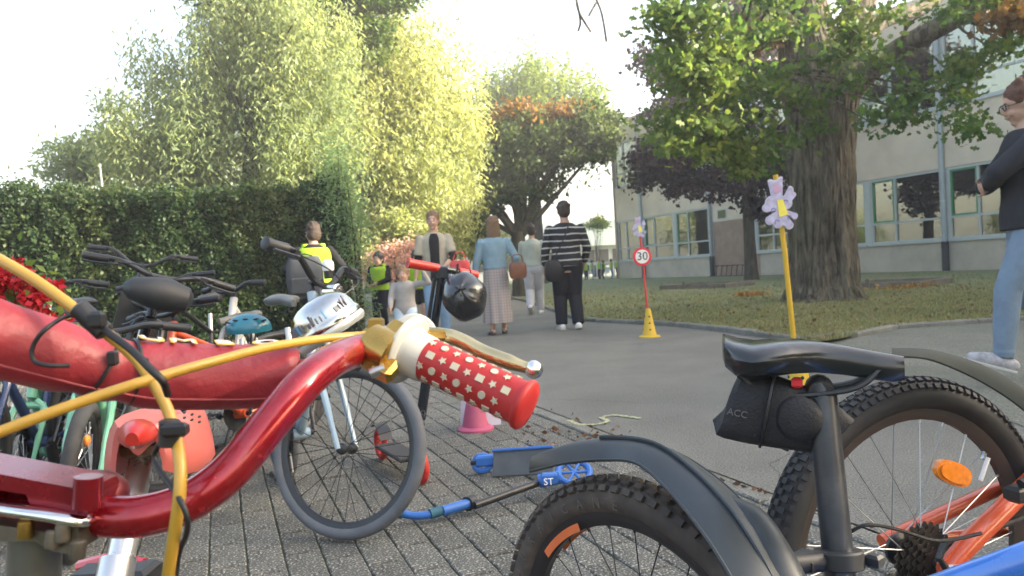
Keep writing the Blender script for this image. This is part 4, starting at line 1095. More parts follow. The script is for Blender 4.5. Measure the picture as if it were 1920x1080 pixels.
    if headlight:
        l = MB(); hc = ha + hd * .02 + V((.09, 0, 0)); l.lathe([(.008, -.05), (.02, -.035), (.028, -.01), (.030, .02), (.026, .024)], hc, (1, 0, .05), 16); l.xf(steerM); obj('headlight', l, m_chrome, root)
    if kit: kit(root, dict(ra=ra, fa=fa, bb=bb, st=st, ha=ha, hb=hb, hd=hd, sm=steerM))
    return root

# ---- bike 1 (right, nearest): 24 inch wheel, saddle, mudguard, saddle bag
def ground_under(u, d): return GD(u, d)
m_blue = paint('blue frame paint', (0.05, 0.19, 0.60), .3, .8, .05)
m_ored = paint('orange red frame paint', (0.55, 0.075, 0.02), .35, .6, .08)
m_fend = mat('dusty black mudguard plastic', (0.024, 0.030, 0.034), 0.45, var=.25, vs=9, dirt=.2, dirtcol=(.10, .10, .09))
m_fendb = mat('brown dusty underside', (0.12, 0.10, 0.08), .8, var=.3)
m_sad = mat('glossy black vinyl', (0.012, 0.014, 0.016), .22, var=.2, coat=.4, bump=.05)
m_post = mat('dark grey anodised post', (0.06, 0.065, 0.075), .32, .6, var=.15, vs=30, dirt=.15, dirtcol=(.3, .3, .3))
m_bag = mat('black woven nylon', (0.018, 0.018, 0.021), .7, var=.3, vs=40, bump=.25, bs=300)
m_lab = mat('grey print', (0.14, 0.14, 0.14), .6)

b1a = P(1205, 1282, 1.03)                     # rear axle
R1 = b1a.z
H1 = math.radians(-52)
b1 = thing('bicycle', 'nearest mountain bike at right with black saddle, knobby tyre and long black mudguard', 'bicycle', (b1a.x, b1a.y, 0), (0, 0, H1), 'bicycles parked on the paving')
M1 = Matrix.Translation((b1a.x, b1a.y, 0)) @ Matrix.Rotation(H1, 4, 'Z'); M1i = M1.inverted()
L1 = lambda u, v, d: M1i @ P(u, v, d)
w1 = wheel(b1, (0, 0, R1), R1, .025, m_blackm, m_rubw, m_spokeb, 28, True, hubr=.025, rimw=.015, rimd=.02)
od_ = MB()
for a0 in (115, 20): # orange rim decals
    for s in (-1, 1):
        ring = []
        for i in range(9):
            a = math.radians(a0 + 26 * i / 8); r0, r1 = R1 - .054, R1 - .066
            ring.append([V((math.cos(a) * r, s * .0172, R1 + math.sin(a) * r)) for r in (r0, r1)])
        od_.add([p for q in ring for p in q], [(2 * i, 2 * i + 1, 2 * i + 3, 2 * i + 2) for i in range(8)])
obj('rim_decal', od_, mat('orange rim decal', (.65, .16, .05), .4), w1, smooth=False, kind='stuff')
m_tl = mat('worn tyre lettering', (.10, .085, .07), .8)
for k_, ch_ in enumerate('HURRICANE'):
    a_ = math.radians(158 - 8.2 * k_); r_ = R1 - .030; tm = text_mesh(ch_, .020, .0004)
    rad_ = V((math.cos(a_), 0, math.sin(a_))); tn_ = V((math.sin(a_), 0, -math.cos(a_)))
    Mx = Matrix((tn_, rad_, V((0, -1, 0)))).transposed().to_4x4(); tm.transform(Matrix.Translation(V((0, -.0252, R1)) + rad_ * r_) @ Mx); obj('tyre_letter', tm, m_tl, w1)
# seat post: chosen points
sp_b, sp_t = P(1578, 1110, .82), P(1541, 745, .85)
mb = MB(); mb.tube([M1i @ sp_b, M1i @ sp_t], .0165, n=20); mb.tube([M1i @ sp_t, M1i @ P(1532, 715, .85)], [.0165, .013], n=16)
obj('seat_post', mb, m_post, b1)
cl_ = MB(); ax = (sp_t - sp_b).normalized(); cc = M1i @ P(1573, 1048, .82)
cl_.lathe([(.024, -.010), (.026, -.008), (.026, .008), (.024, .010)], cc, M1i.to_3x3() @ ax, 20)
cl_.box(cc + M1i.to_3x3() @ V((-.035, .0, 0)), (.03, .03, .016), bev=.003); cl_.box(cc + M1i.to_3x3() @ V((.034, -.01, 0)), (.016, .014, .014), bev=.003)
obj('mudguard_clamp', cl_, m_black, b1)
# frame below
stl = M1i @ P(1586, 1180, .815); bbl = V((stl.x - .03, 0, .27)); hdl = V((stl.x + .62, 0, .60))
fr = MB(); fr.tube([M1i @ sp_b, stl, V((stl.x - .02, stl.y * .5, stl.z - .15)), bbl], .019, n=12)
fr.tube([bbl, hdl - V((0, 0, .08))], .022, n=12); fr.tube([bbl - V((0, .035, 0)), bbl + V((0, .035, 0))], .024, n=14)
fr.tube([hdl + V((0, 0, .04)), hdl - V((-.03, 0, .12))], .022, n=12)
for s in (-1, 1):
    fr.tube([V((0, s * .06, R1)), V((bbl.x - .08, s * .04, bbl.z)), bbl], .011, n=8)
    fr.tube([V((0, s * .06, R1)), V((stl.x - .09, s * .045, stl.z - .16)), V((stl.x - .01, 0, stl.z - .12))], .010, n=8)
obj('frame', fr, m_blue, b1)
tt_ = MB(); tt_.tube([M1i @ P(1560, 1175, .80), M1i @ P(1769, 1112, .72), M1i @ P(1960, 1042, .65), hdl + V((0, 0, -.0))], .0185, n=16); obj('top_tube', tt_, m_blue, b1)
fa1 = V((hdl.x + .16, 0, R1)); wheel(b1, fa1, R1, .028, m_blackm, m_rubw, m_spokeb, 28, False)
fk = MB()
for s in (-1, 1): fk.tube([hdl + V((.03, s * .02, -.12)), hdl + V((.05, s * .06, -.14)), fa1 + V((0, s * .06, 0))], .014, n=8)
obj('fork', fk, m_blackm, b1)
hb_ = MB(); hb_.tube([hdl + V((0, 0, .04)), hdl + V((-.01, 0, .10)), hdl + V((.03, 0, .13))], .014, n=9); hb_.tube([hdl + V((-.03, -.28, .15)), hdl + V((.03, 0, .13)), hdl + V((-.03, .28, .15))], .012, n=9); obj('handlebar', hb_, m_blackm, b1)
# mudguard: strip through image points (centre line, half width vector)
def strip(ptsL, ptsR, dome, thick=.003, up=V((0, 0, 1)), rootM=M1i):
    L_, R_ = cr(ptsL, 6), cr(ptsR, 6); rings = []
    for i, (a, b) in enumerate(zip(L_, R_)):
        j = min(i, len(L_) - 2); t = ((L_[j + 1] + R_[j + 1]) - (L_[j] + R_[j])).normalized(); w = (b - a); nn = t.cross(w).normalized(); nn = nn if nn.dot(up) > 0 else -nn
        ring = []
        for k in range(9):
            s = k / 8; ring.append(a.lerp(b, s) + nn * dome * 4 * s * (1 - s))
        for k in range(8, -1, -1):
            s = k / 8; ring.append(a.lerp(b, s) + nn * (dome * 4 * s * (1 - s) - thick))
        rings.append([rootM @ q for q in ring])
    return MB().loft(rings)
near = [P(992, 884, 1.06), P(1060, 868, 1.06), P(1135, 862, 1.04), P(1195, 869, .98), P(1258, 925, .90), P(1322, 1005, .81), P(1375, 1090, .75), P(1410, 1160, .72)]
farp = [P(1006, 866, 1.08), P(1090, 834, 1.11), P(1165, 827, 1.10), P(1260, 846, 1.02), P(1335, 890, .96), P(1400, 950, .89), P(1455, 1030, .83), P(1500, 1110, .79)]
mb = strip(near, farp, .016); obj('rear_mudguard', mb, m_fend, b1)
for ee in (near, farp):
    mb = MB(); mb.tube([M1i @ q for q in cr(ee, 6)], .0022, n=6); obj('mudguard_rim', mb, m_fend, b1)
mb = MB(); cc3 = [((a_.lerp(b_, .5)) + V((0, 0, .0185))) for a_, b_ in zip(cr(near, 6), cr(farp, 6))][10:]; mb.tube([M1i @ q for q in cc3], .0035, n=6, sq=.5); obj('mudguard_rib', mb, m_fend, b1)
for (u_, v_) in ((1408, 968), (1435, 985)):
    mb = MB(); mb.lathe([(.006, -.003), (.006, .003), (.003, .005)], M1i @ P(u_, v_, .865), (0, -.3, 1), 12); obj('mudguard_bolt', mb, m_black, b1)
near2 = [P(1350, 960, .88), P(1400, 1010, .82), P(1440, 1080, .77), P(1480, 1150, .75)]
far2 = [P(1358, 930, .91), P(1430, 955, .87), P(1490, 1040, .81), P(1530, 1130, .78)]
mb = strip(near2, far2, .014, .004); obj('mudguard_bracket', mb, m_fend, b1)
mb = MB(); mb.tube([M1i @ P(1455, 1060, .80), M1i @ P(1500, 1055, .81), cc], .012, n=10); obj('mudguard_arm', mb, m_black, b1)
# saddle, oriented so that it is seen from the side
Ms = Matrix.Translation(P(1512, 660, .86)) @ Matrix.Rotation(math.radians(-20), 4, 'Z')
sd = saddle_mb((0, 0, 0), .192, .125, math.radians(1.5), .032); sd.xf(M1i @ Ms); so = obj('saddle', sd, m_sad, b1)
rl = MB()
for s in (-1, 1):
    rl.tube(cr([V((-.075, s * .022, -.022)), V((-.045, s * .022, -.045)), V((.00, s * .02, -.046)), V((.05, s * .018, -.038)), V((.075, s * .010, -.018))], 4), .0036, n=7)
rl.xf(M1i @ Ms); obj('saddle_rail', rl, m_blackm, so, kind='stuff')
rl = MB(); rl.lathe([(.012, -.02), (.016, -.012), (.016, .012), (.012, .02)], (.012, 0, -.043), (0, 1, 0), 14); rl.box((.012, 0, -.052), (.035, .032, .02), bev=.004); rl.tube([(.0, 0, -.04), (.022, 0, -.06)], .012, n=8); rl.xf(M1i @ Ms); obj('saddle_clamp', rl, m_black, so)
rl = MB(); rl.box((-.012, -.015, -.033), (.012, .012, .012), bev=.003); rl.xf(M1i @ Ms); obj('red_tag', rl, mat('red plastic', (.6, .03, .04), .4), so)
# saddle bag
bg_ = MB(); rings = []
for t, rx, rz, oz in ((0, .006, .012, -.01), (.03, .024, .034, -.004), (.10, .029, .040, 0), (.3, .030, .041, 0), (.6, .028, .036, -.004), (.85, .022, .028, -.010), (1, .010, .014, -.012)):
    x = -.095 + .128 * t; zc = -.058 - .022 * t + oz; ring = []
    for k in range(20):
        a = 2 * PI * k / 20; c_, s_ = math.cos(a), math.sin(a); ring.append(V((x + .014 * s_, (abs(c_) ** .6) * math.copysign(rx, c_), zc + (abs(s_) ** .7) * math.copysign(rz, s_))))
    rings.append(ring)
bg_.loft(rings); MB_world = Matrix(Ms)
bagp = Ms @ V((-.03, 0, -.07))
bag = thing('saddle_bag', 'black nylon saddle bag hanging under the nearest black saddle', 'bag', bagp)
Mb = Matrix.Translation(-bagp) @ Ms
bg_.xf(Mb); obj('pouch', bg_, m_bag, bag)
mb = MB(); mb.tube([V((-.045 + .010 * math.sin(a), .0315 * math.cos(a), -.062 + .043 * math.sin(a))) for a in [2 * PI * j / 28 for j in range(28)]], .0028, n=6, closed=True, sq=3.0); mb.xf(Mb); obj('strap', mb, m_black, bag)
mb = MB(); mb.ell((-.012, -.026, -.072), (.026, .010, .026), None, 18, 10); mb.xf(Mb); obj('side_pocket', mb, m_bag, bag)
mb = MB(); mb.box((-.038, -.012, -.104), (.03, .014, .004), Matrix.Rotation(math.radians(25), 3, 'Y'), .001); mb.xf(Mb); obj('buckle', mb, m_black, bag)
tm = text_mesh('ACC', .011, .0004); tm.transform(Mb @ Matrix.Translation((-.078, -.0305, -.066)) @ Matrix.Rotation(math.radians(12), 4, 'Y') @ Matrix.Rotation(math.radians(90), 4, 'X')); obj('lettering', tm, m_lab, bag)

# ---- bike 2 (right, behind)
b2a = P(1712, 1040, 1.33); R2 = b2a.z; H2 = math.radians(19)
b2 = thing('bicycle', 'orange red mountain bike with orange spoke reflector at the right edge', 'bicycle', (b2a.x, b2a.y, 0), (0, 0, H2), 'bicycles parked on the paving')
M2 = Matrix.Translation((b2a.x, b2a.y, 0)) @ Matrix.Rotation(H2, 4, 'Z'); M2i = M2.inverted()
w2 = wheel(b2, (0, 0, R2), R2, .028, mat('brown grey rim', (.075, .06, .052), .45, .3), m_rub, m_spoke, 26, True, hubr=.03, rimw=.014, rimd=.022, spr=.0011)
for (u, v, a) in ((1789, 888, 22),):
    c_ = M2i @ P(u, v, 1.33); c_.y = -.02; mb = MB(); mb.ell((0, 0, 0), (.041, .009, .021), None, 20, 6)
    mb.v = []; mb.f = []; mb.prism([(.043 * math.cos(q_) , .0205 * math.copysign(abs(math.sin(q_)) ** .7, math.sin(q_))) for q_ in [2 * PI * j / 28 for j in range(28)]], (0, 0, 0), (1, 0, 0), (0, 0, 1), .010); mb.prism([(.036 * math.cos(q_) , .0155 * math.copysign(abs(math.sin(q_)) ** .7, math.sin(q_))) for q_ in [2 * PI * j / 28 for j in range(28)]], (0, -.0065, 0), (1, 0, 0), (0, 0, 1), .004)
    mb.xf(Matrix.Translation(c_) @ Matrix.Rotation(math.radians(24), 4, 'Y')); obj('spoke_reflector', mb, m_orange, w2)
vp = MB(); a = M2i @ P(1905, 858, 1.33); b = M2i @ P(1878, 912, 1.33); a.y = b.y = 0; vp.tube([a, a.lerp(b, .3)], .005, n=7); vo = obj('valve', vp, m_chrome, w2)
vp = MB(); vp.tube([a.lerp(b, .2) + V((0, -.01, 0)), b + V((.0, -.01, 0))], .004, n=6); obj('spoke_magnet', vp, m_white, w2)
cg = MB()
for k, r in enumerate((.062, .055, .048, .041, .034, .027)):
    pts = []; nt_ = int(r * 420)
    for j in range(nt_ * 4):
        an = 2 * PI * j / (nt_ * 4); rr = r + (.004 if j % 4 < 2 else -.001); pts.append((rr * math.cos(an), rr * math.sin(an)))
    cg.prism(pts, (0, -.022 - .0052 * k, R2), (1, 0, 0), (0, 0, 1), .002)
obj('cassette', cg, mat('worn cassette steel', (.05, .042, .036), .5, .5, var=.4, vs=60), w2, smooth=False)
fr = MB(); hub = V((0, -.07, R2))
fr.tube([hub + V((-.01, 0, -.005)), hub + V((.05, 0, .035)), hub + V((.25, .02, .12)), hub + V((.42, .05, .18))], [.014, .018, .018, .017], n=12)
fr.tube([hub + V((0, 0, 0)), hub + V((.04, 0, -.03)), hub + V((.40, .03, -.03))], [.014, .013, .012], n=10)
fr.prism([(-.02, -.02), (.02, -.035), (.05, -.03), (.03, .0), (.05, .035), (.03, .045), (-.02, .012)], hub, (1, 0, 0), (0, 0, 1), .008)
hub2 = V((0, .07, R2))
fr.tube([hub2, hub2 + V((.25, -.02, .06)), hub2 + V((.42, -.05, .10))], .014, n=10); fr.tube([hub2, hub2 + V((.4, -.03, -.03))], .011, n=10)
obj('rear_triangle', fr, m_ored, b2)
fr = MB(); fr.tube([V((.40, 0, R2 - .03)), V((.36, 0, R2 + .35))], .017, n=12); fr.tube([V((.40, 0, R2 - .03)), V((.95, 0, R2 + .25))], .022, n=12); fr.tube([V((.37, 0, R2 + .22)), V((.93, 0, R2 + .33))], .019, n=12); fr.tube([V((.96, 0, R2 + .22)), V((.92, 0, R2 + .38))], .022, n=12); obj('main_frame', fr, m_ored, b2)
br = MB(); q = M2i @ P(1912, 925, 1.27); br.box(q, (.04, .03, .028), bev=.006); br.tube([q + V((-.01, -.01, .02)), q + V((.03, -.01, .03))], .008, n=8); obj('brake_caliper', br, m_black, b2)
ax_ = MB(); ax_.lathe([(.004, -.03), (.010, -.028), (.013, -.02), (.013, 0)], hub + V((0, .0, 0)), (0, 1, 0), 14); obj('axle_nut', ax_, m_chrome, b2)
dr = MB(); dr.tube([hub + V((.0, -.012, -.01)), hub + V((.022, -.02, -.04)), hub + V((.01, -.02, -.11))], .010, n=8); dr.tube([hub + V((-.02, -.015, .01)), hub + V((-.035, -.015, .03)), hub + V((-.015, -.012, .055))], .006, n=7)
for z in (-.045, -.105): dr.lathe([(.022, -.005), (.024, 0), (.022, .005)], hub + V((.012, -.012, z)), (0, 1, 0), 14)
obj('derailleur', dr, m_black, b2)
cb = MB(); cb.tube(cr([M2i @ p for p in (P(1590, 1000, 1.22), P(1625, 984, 1.2), P(1680, 992, 1.22), P(1760, 1014, 1.24), P(1840, 1000, 1.25))], 6), .003, n=6); obj('gear_cable', cb, m_cable, b2)
cn = MB(); cn.tube([hub + V((.02, .02, .03)), V((.42, -.045, R2 + .06))], .0045, n=5); cn.tube([hub + V((.02, 0, -.11)), V((.42, -.045, R2 - .10))], .0045, n=5); obj('chain', cn, m_rub, b2)
ckk = MB(); ckk.lathe([(.02, -.05), (.085, -.048), (.085, -.044), (.02, -.04)], (.40, 0, R2 - .03), (0, 1, 0), 30); ckk.tube([V((.40, -.07, R2 - .03)), V((.53, -.075, R2 - .12))], .010, n=8); obj('crank', ckk, m_blackm, b2)
near = [P(1672, 668, 1.20), P(1740, 672, 1.22), P(1820, 704, 1.24), P(1890, 745, 1.25), P(1960, 800, 1.26)]
farp = [P(1672, 660, 1.27), P(1745, 662, 1.28), P(1830, 680, 1.29), P(1905, 720, 1.30), P(1980, 780, 1.30)]
mb = strip(near, farp, .010, rootM=M2i); obj('rear_mudguard', mb, mat('matt dark mudguard', (.035, .042, .038), .75, var=.2, spec=.2), b2)
mb = MB(); mb.tube([V((.36, 0, R2 + .32)), V((.52, 0, R2 + .42))], .015, n=10); obj('seat_post', mb, m_post, b2)
obj('saddle', saddle_mb((.60, 0, R2 + .45), .26, .15), m_sad, b2)
wf = V((1.07, 0, R2)); wheel(b2, wf, R2, .028, m_blackm, m_rub, m_spoke, 26, False)
fk = MB()
for s in (-1, 1): fk.tube([V((.97, s * .05, R2 + .20)), V((1.06, s * .06, R2))], .016, n=8)
fk.tube([V((.97, -.05, R2 + .21)), V((.97, .05, R2 + .21))], .018, n=8)
obj('fork', fk, m_blackm, b2)
hb_ = MB(); hb_.tube([V((.92, 0, R2 + .38)), V((.95, 0, R2 + .44))], .014, n=8); hb_.tube([V((.90, -.30, R2 + .45)), V((.95, 0, R2 + .44)), V((.90, .30, R2 + .45))], .012, n=8); obj('handlebar', hb_, m_blackm, b2)

# ================================================================ BIKES IN THE MIDDLE AND LEFT
m_lblue = paint('pale blue frame paint', (0.30, 0.41, 0.50), .35, .4)
m_mint = paint('mint green paint', (0.16, 0.42, 0.27), .35, .4)
m_gsad = mat('grey worn saddle cover', (0.11, 0.11, 0.105), .45, var=.15)
def whitebell(root, g):
    p = g['sm'] @ (g['ha'] + g['hd'] * .10 + V((.05, .05, 0)))
    mb = MB(); mb.lathe([(.02, -.02), (.022, 0), (.020, .012), (.012, .02), (.002, .022)], p + V((0, 0, .03)), (0, 0, 1), 16); obj('bell', mb, m_white, root)
    mb = MB(); mb.tube([p - V((0, 0, .02)), p + V((0, 0, .02))], .017, n=12); obj('bell_base', mb, m_black, root)
# pale blue bike with the big grey front tyre
fc_ = P(637, 843, 2.50); Rg = fc_.z
hv = V((fc_.x, fc_.y, 0)) - G(528, 893); Wg = hv.length - .045; Hd = math.atan2(hv.y, hv.x); hv.normalize()
posg = V((fc_.x, fc_.y, 0)) - hv * (Wg * .57)
bg1 = make_bike('bicycle', 'pale blue childrens bike with thick grey tyres and a white bell', posg, Hd, R=Rg, W=Wg, tr=.021, fm=m_lblue, tyre=m_rubg, spoke=m_spokeb, saddlem=m_gsad,
          saddle_z=.80, bar_z=.90, bar_w=.54, rise=.06, gr=.021, fender=m_lblue, steer=math.radians(42), group='bicycles parked on the paving', kit=whitebell, headlight=True, refl=0, nsp=30)
BK = 'bicycles parked on the paving'
# black city bike with handlebar bag and crate
def citykit(root, g):
    sm = g['sm']; h = g['ha']
    mb = MB(); rings = []
    for t, rx, rz in ((-1, .02, .02), (-.8, .06, .045), (-.2, .085, .065), (.3, .075, .07), (.85, .055, .05), (1, .02, .02)):
        rings.append([sm @ (h + V((.17 + math.cos(a) * rx, t * .13, -.02 + math.sin(a) * rz))) for a in [2 * PI * k / 14 for k in range(14)]])
    mb.loft(rings); obj('handlebar_bag', mb, mat('matt black bag', (.022, .024, .028), .6, var=.2), root)
    mb = MB(); c = g['ra'] + V((-.02, 0, .38)); mb.box(c, (.34, .24, .012))
    for sx, sy, lx, ly in ((0, -1, .34, .01), (0, 1, .34, .01), (-1, 0, .01, .24), (1, 0, .01, .24)): mb.box(c + V((sx * .17, sy * .12, .09)), (lx, ly, .18))
    obj('rear_crate', mb, m_black, root, smooth=False)
hh = GD(255, 3.15)
def place_bike(u, d, heading, **k):
    """u,d give the ground point under the handlebar"""
    H = math.radians(heading); W = k.get('W', 1.02); R = k.get('R', .33); bz = k.get('bar_z', .95)
    off = W * .57 - .04 - (bz - R) * .30 + .05
    g = GD(u, d); return g - V((math.cos(H), math.sin(H), 0)) * off, H
for args in [
    dict(u=160, d=3.0, heading=-62, lean=math.radians(-17), label='black city bike with handlebar bag and rear crate leaning by the hedge', fm=m_blackm, R=.31, W=1.0, saddle_z=.84, bar_z=1.0, bar_w=.60, kit=citykit, fender=m_blackm, refl=1),
    dict(u=440, d=3.9, heading=250, lean=math.radians(4), label='small bike with straight thin handlebar and a teal helmet hanging from it', fm=mat('pale grey paint', (.5, .5, .48), .4), R=.22, W=.75, saddle_z=.58, bar_z=.88, bar_w=.40, brakes=False),
    dict(u=335, d=3.3, heading=248, lean=math.radians(8), label='orange red bike with white down tube between the black city bike and the hedge', fm=m_ored, R=.27, W=.88, saddle_z=.72, bar_z=.80, fender=None, refl=1, saddlem=m_gsad),
    dict(u=120, d=2.55, heading=-70, lean=math.radians(-8), label='mint green childrens bike with orange spoke reflectors left of the coral saddle', fm=m_mint, R=.26, W=.86, saddle_z=.66, bar_z=.78, tr=.024, step=True, refl=3, brakes=False),
    dict(u=20, d=3.1, heading=-75, lean=math.radians(-6), label='small mint green bike with training wheels at the far left', fm=m_mint, R=.19, W=.66, saddle_z=.52, bar_z=.66, training=mat('tan training wheel', (.42, .24, .14), .6), tr=.022, step=True, brakes=False, bar_w=.44),
    dict(u=330, d=4.3, heading=-95, lean=math.radians(6), label='black mountain bike squeezed between the orange bike and the hedge', fm=m_blackm, R=.31, W=1.0, saddle_z=.82, bar_z=.94, bar_w=.60),
    dict(u=30, d=3.9, heading=-80, lean=math.radians(-8), label='dark bike behind the red flowers, leaning towards the black city bike', fm=m_black, R=.31, W=1.0, saddle_z=.84, bar_z=.98, bar_w=.60),
    dict(u=205, d=4.4, heading=-70, lean=math.radians(-10), label='dark bike with high handlebar closest to the hedge behind the black bag', fm=m_blackm, R=.31, W=1.0, saddle_z=.86, bar_z=1.08, bar_w=.60, rise=.05),
    dict(u=-60, d=2.7, heading=-80, lean=math.radians(-6), label='dark blue bike mostly outside the left edge of the photograph', fm=paint('navy paint', (.02, .04, .12)), R=.30, W=.95, saddle_z=.75, bar_z=.84)]:
    a = dict(args); u = a.pop('u'); d = a.pop('d'); hdg = a.pop('heading'); lab = a.pop('label')
    p, H = place_bike(u, d, hdg, **a)
    make_bike('bicycle', lab, p, H, group=BK, **a)

# teal helmet hanging
def helmet(label, c, r, m, rotz=0, tilt=0, name='helmet', vents=5, shellcol=None, group=None):
    t = thing(name, label, 'helmet', c, (tilt, 0, rotz), group)
    mb = MB(); rings = []; n = 26
    for i in range(11):
        th = PI * .56 * i / 10; ring = []
        for j in range(n):
            a = 2 * PI * j / n; rr = 1 + .03 * math.cos(2 * a)
            ridge = 1 + .035 * math.cos(6 * a) * math.sin(th)
            ring.append(V((r * 1.28 * math.sin(th) * math.cos(a) * rr * ridge, r * math.sin(th) * math.sin(a) * ridge, r * .92 * math.cos(th))))
        rings.append(ring)
    inner = [[p * .86 for p in q] for q in rings[::-1]]
    mb.loft(rings[0:] + inner); obj('shell', mb, m, t)
    for k in range(vents):
        for s in (-1, 1):
            a = (k - vents / 2 + .5) * .5; v = MB(); th = .75
            c_ = V((r * 1.28 * math.sin(a) * .95, s * r * math.sin(th) * math.cos(a * .6), r * .92 * math.cos(th) * math.cos(a * .7)))
            v.ell(c_, (r * .17, r * .05, r * .07), Matrix.Rotation(-a * .3, 3, 'Y') @ Matrix.Rotation(-s * th, 3, 'X'), 12, 6); obj('vent', v, m_black, t)
    s = MB(); s.tube(cr([V((.3 * r, r * .8, -.1 * r)), V((.1 * r, r * .5, -1.3 * r)), V((.1 * r, -r * .5, -1.3 * r)), V((.3 * r, -r * .8, -.1 * r))], 6), .004, n=5); obj('strap', s, m_black, t)
    return t
helmet('teal blue bicycle helmet hanging above the tyre left of the bell', P(466, 616, 3.15), .070, mat('teal shell', (.015, .16, .23), .3, coat=.5, var=.08), rotz=.15, tilt=.1)
# red flowers in a small basket at the left
m_petal = leaf_mat('red petal', [(.22, .006, .015), (.36, .01, .02), (.45, .03, .04)], .3, 3)
for k, (u, v, w, lab) in enumerate(((8, 548, 16, 'red flower garland on the handlebar at the left edge'), (84, 572, 14, 'smaller bunch of red flowers right of the silver lamp'))):
    c = P(u, v, 2.2); rt = thing('flower_bunch', lab, 'flowers', c)
    r2 = np.random.default_rng(50 + k); cl = []
    for _ in range(20):
        cc_ = r2.normal(size=3) * np.array([w * 2.2 / 1400, .03, .045]); cl.append(cc_ + r2.normal(size=(26, 3)) * .009)
    leaves('blossom', np.concatenate(cl), None, .022, .8, r2, m_petal, rt)
    leaves('foliage', r2.normal(size=(60, 3)) * np.array([.04, .03, .045]), None, .03, .5, r2, lm_light, rt)
    mb = MB(); mb.tube([V((0, 0, -.08)), V((0, .03, .02))], .006, n=6); obj('stem', mb, m_mint, rt)
lp = P(47, 552, 2.25); lt = thing('bicycle_lamp', 'silver round lamp between the two red flower bunches', 'lamp', lp)
mb = MB(); mb.lathe([(.005, -.04), (.02, -.03), (.028, 0), (.028, .015)], (0, 0, 0), (.2, -1, .1), 16); obj('housing', mb, m_chrome, lt)
mb = MB(); mb.tube([V((0, .02, 0)), V((0.01, .03, -.12))], .008, n=7); obj('bracket', mb, m_chrome, lt)
# ================================================================ CORAL SADDLE BIKE (just behind the red handlebar)
m_coral = mat('coral plastic saddle', (0.52, 0.12, 0.10), .38, var=.05, coat=.25)
m_coralr = mat('red saddle nose', (0.42, 0.02, 0.012), .35)
cp_ = P(296, 815, .92); cb_root = thing('bicycle', 'small bike with coral pink saddle on a chrome post, behind the red tube', 'bicycle', (cp_.x, cp_.y, 0), (0, 0, 0), BK)
def cw(p): return p
mb = MB(); rings = []
# saddle seen from the back: wide dome, sides dropping, nose towards the camera
Wd = .059
ys = [(-.050, .55, .6), (-.035, .85, .9), (-.005, 1.0, 1.0), (.03, .97, 1.0), (.06, .75, .9), (.085, .45, .7)]
for (y, w, h) in ys:
    ring = []
    outer_ = []; inner_ = []
    for k in range(17):
        s = -1 + 2 * k / 16; x = math.sin(s * 1.45) * Wd * w
        zt = .020 * h * (math.cos(s * 1.25)) + .012 * math.exp(-((abs(s) - .55) / .28) ** 2) - .055 * h * max(0, abs(s) - .5) ** 1.2 * 1.75 - .006 * math.exp(-(s / .25) ** 2)
        outer_.append(V((x, y, zt))); inner_.append(V((x * .86, y, zt - .012 - .008 * (1 - abs(s)))))
    rings.append([q + cp_ for q in outer_ + inner_[::-1]])
mb.loft(rings); wpart('saddle', mb, m_coral, cb_root)
mb = MB(); rings = []
for y, w, h in ((-.04, .040, .018), (-.07, .034, .020), (-.095, .028, .019), (-.115, .018, .014), (-.122, .012, .009)):
    ring = []
    for k in range(14):
        a = 2 * PI * k / 14; ring.append(cp_ + V((-.020 - y * .42 + w * math.cos(a) * .62, y, .006 - y * .10 + h * math.sin(a) * (1 if math.sin(a) > 0 else .6))))
    rings.append(ring)
mb.loft(rings); so = wpart('saddle_nose', mb, m_coralr, cb_root)
ho = MB()
for k in range(6):
    q = P(346 + (k % 3) * 14, 773 + (k // 3) * 10 + (k % 3) * 4, .875); ho.ell(q, (.0016, .004, .0016), None, 8, 5)
wpart('vent_hole', ho, m_black, cb_root, kind='stuff')
mb = MB(); pt, pb = P(268, 850, .94), P(205, 1150, .80)
mb.tube([pt + (pt - pb).normalized() * .01, pb], .0148, n=20); wpart('seat_post', mb, mat('bright steel post', (.62, .62, .60), .28, .85, var=.1, vs=30), cb_root)
mb = MB(); mb.tube([P(262, 858, .94), P(272, 815, .95)], [.020, .030], n=16); mb.box(P(270, 840, .93), (.045, .03, .02), bev=.005); wpart('saddle_clamp', mb, mat('rusty clamp steel', (.22, .17, .11), .4, .7, var=.3, vs=40), cb_root)
ce, cs = P(222, 1048, .83), P(195, 1180, .79); mb = MB(); mb.tube([ce, cs], .019, n=18); wpart('seat_tube', mb, m_alu, cb_root)
# rest of the small bike
bb_ = V((cs.x - .02, cs.y + .02, .20)); fr = MB(); fr.tube([cs, bb_], .018, n=12); hd_ = cs + V((-.16, -.36, .03)); fr.tube([bb_, hd_ - V((0, 0, .06))], .018, n=12); fr.tube([hd_ + V((0, 0, .05)), hd_ - V((0, 0, .10))], .018, n=10)
ra_ = V((cs.x + .14, cs.y + .28, .20)); fr.tube([bb_, ra_ + V((.05, 0, 0))], .010, n=8); fr.tube([cs - V((0, 0, .05)), ra_ + V((.05, 0, 0))], .009, n=8); wpart('frame', fr, paint('red kids paint', (.5, .03, .04)), cb_root)
th = math.atan2(.28, .14); Rt = lambda p: Matrix.Translation(V((p.x, p.y, 0)) - V((cp_.x, cp_.y, 0))) @ Matrix.Rotation(th, 4, 'Z')
wheel(cb_root, (0, 0, .2), .2, .022, m_blackm, m_rub, m_spoke, 20, False, xf=Rt(ra_)); fpos = V((hd_.x - .05, hd_.y - .11, .2)); wheel(cb_root, (0, 0, .2), .2, .022, m_blackm, m_rub, m_spoke, 20, False, xf=Rt(fpos))
fk = MB()
for s in (-1, 1): fk.tube([hd_ - V((-s * .03, 0, .10)), V((fpos.x + s * .045, fpos.y - s * .02, .2))], .011, n=8)
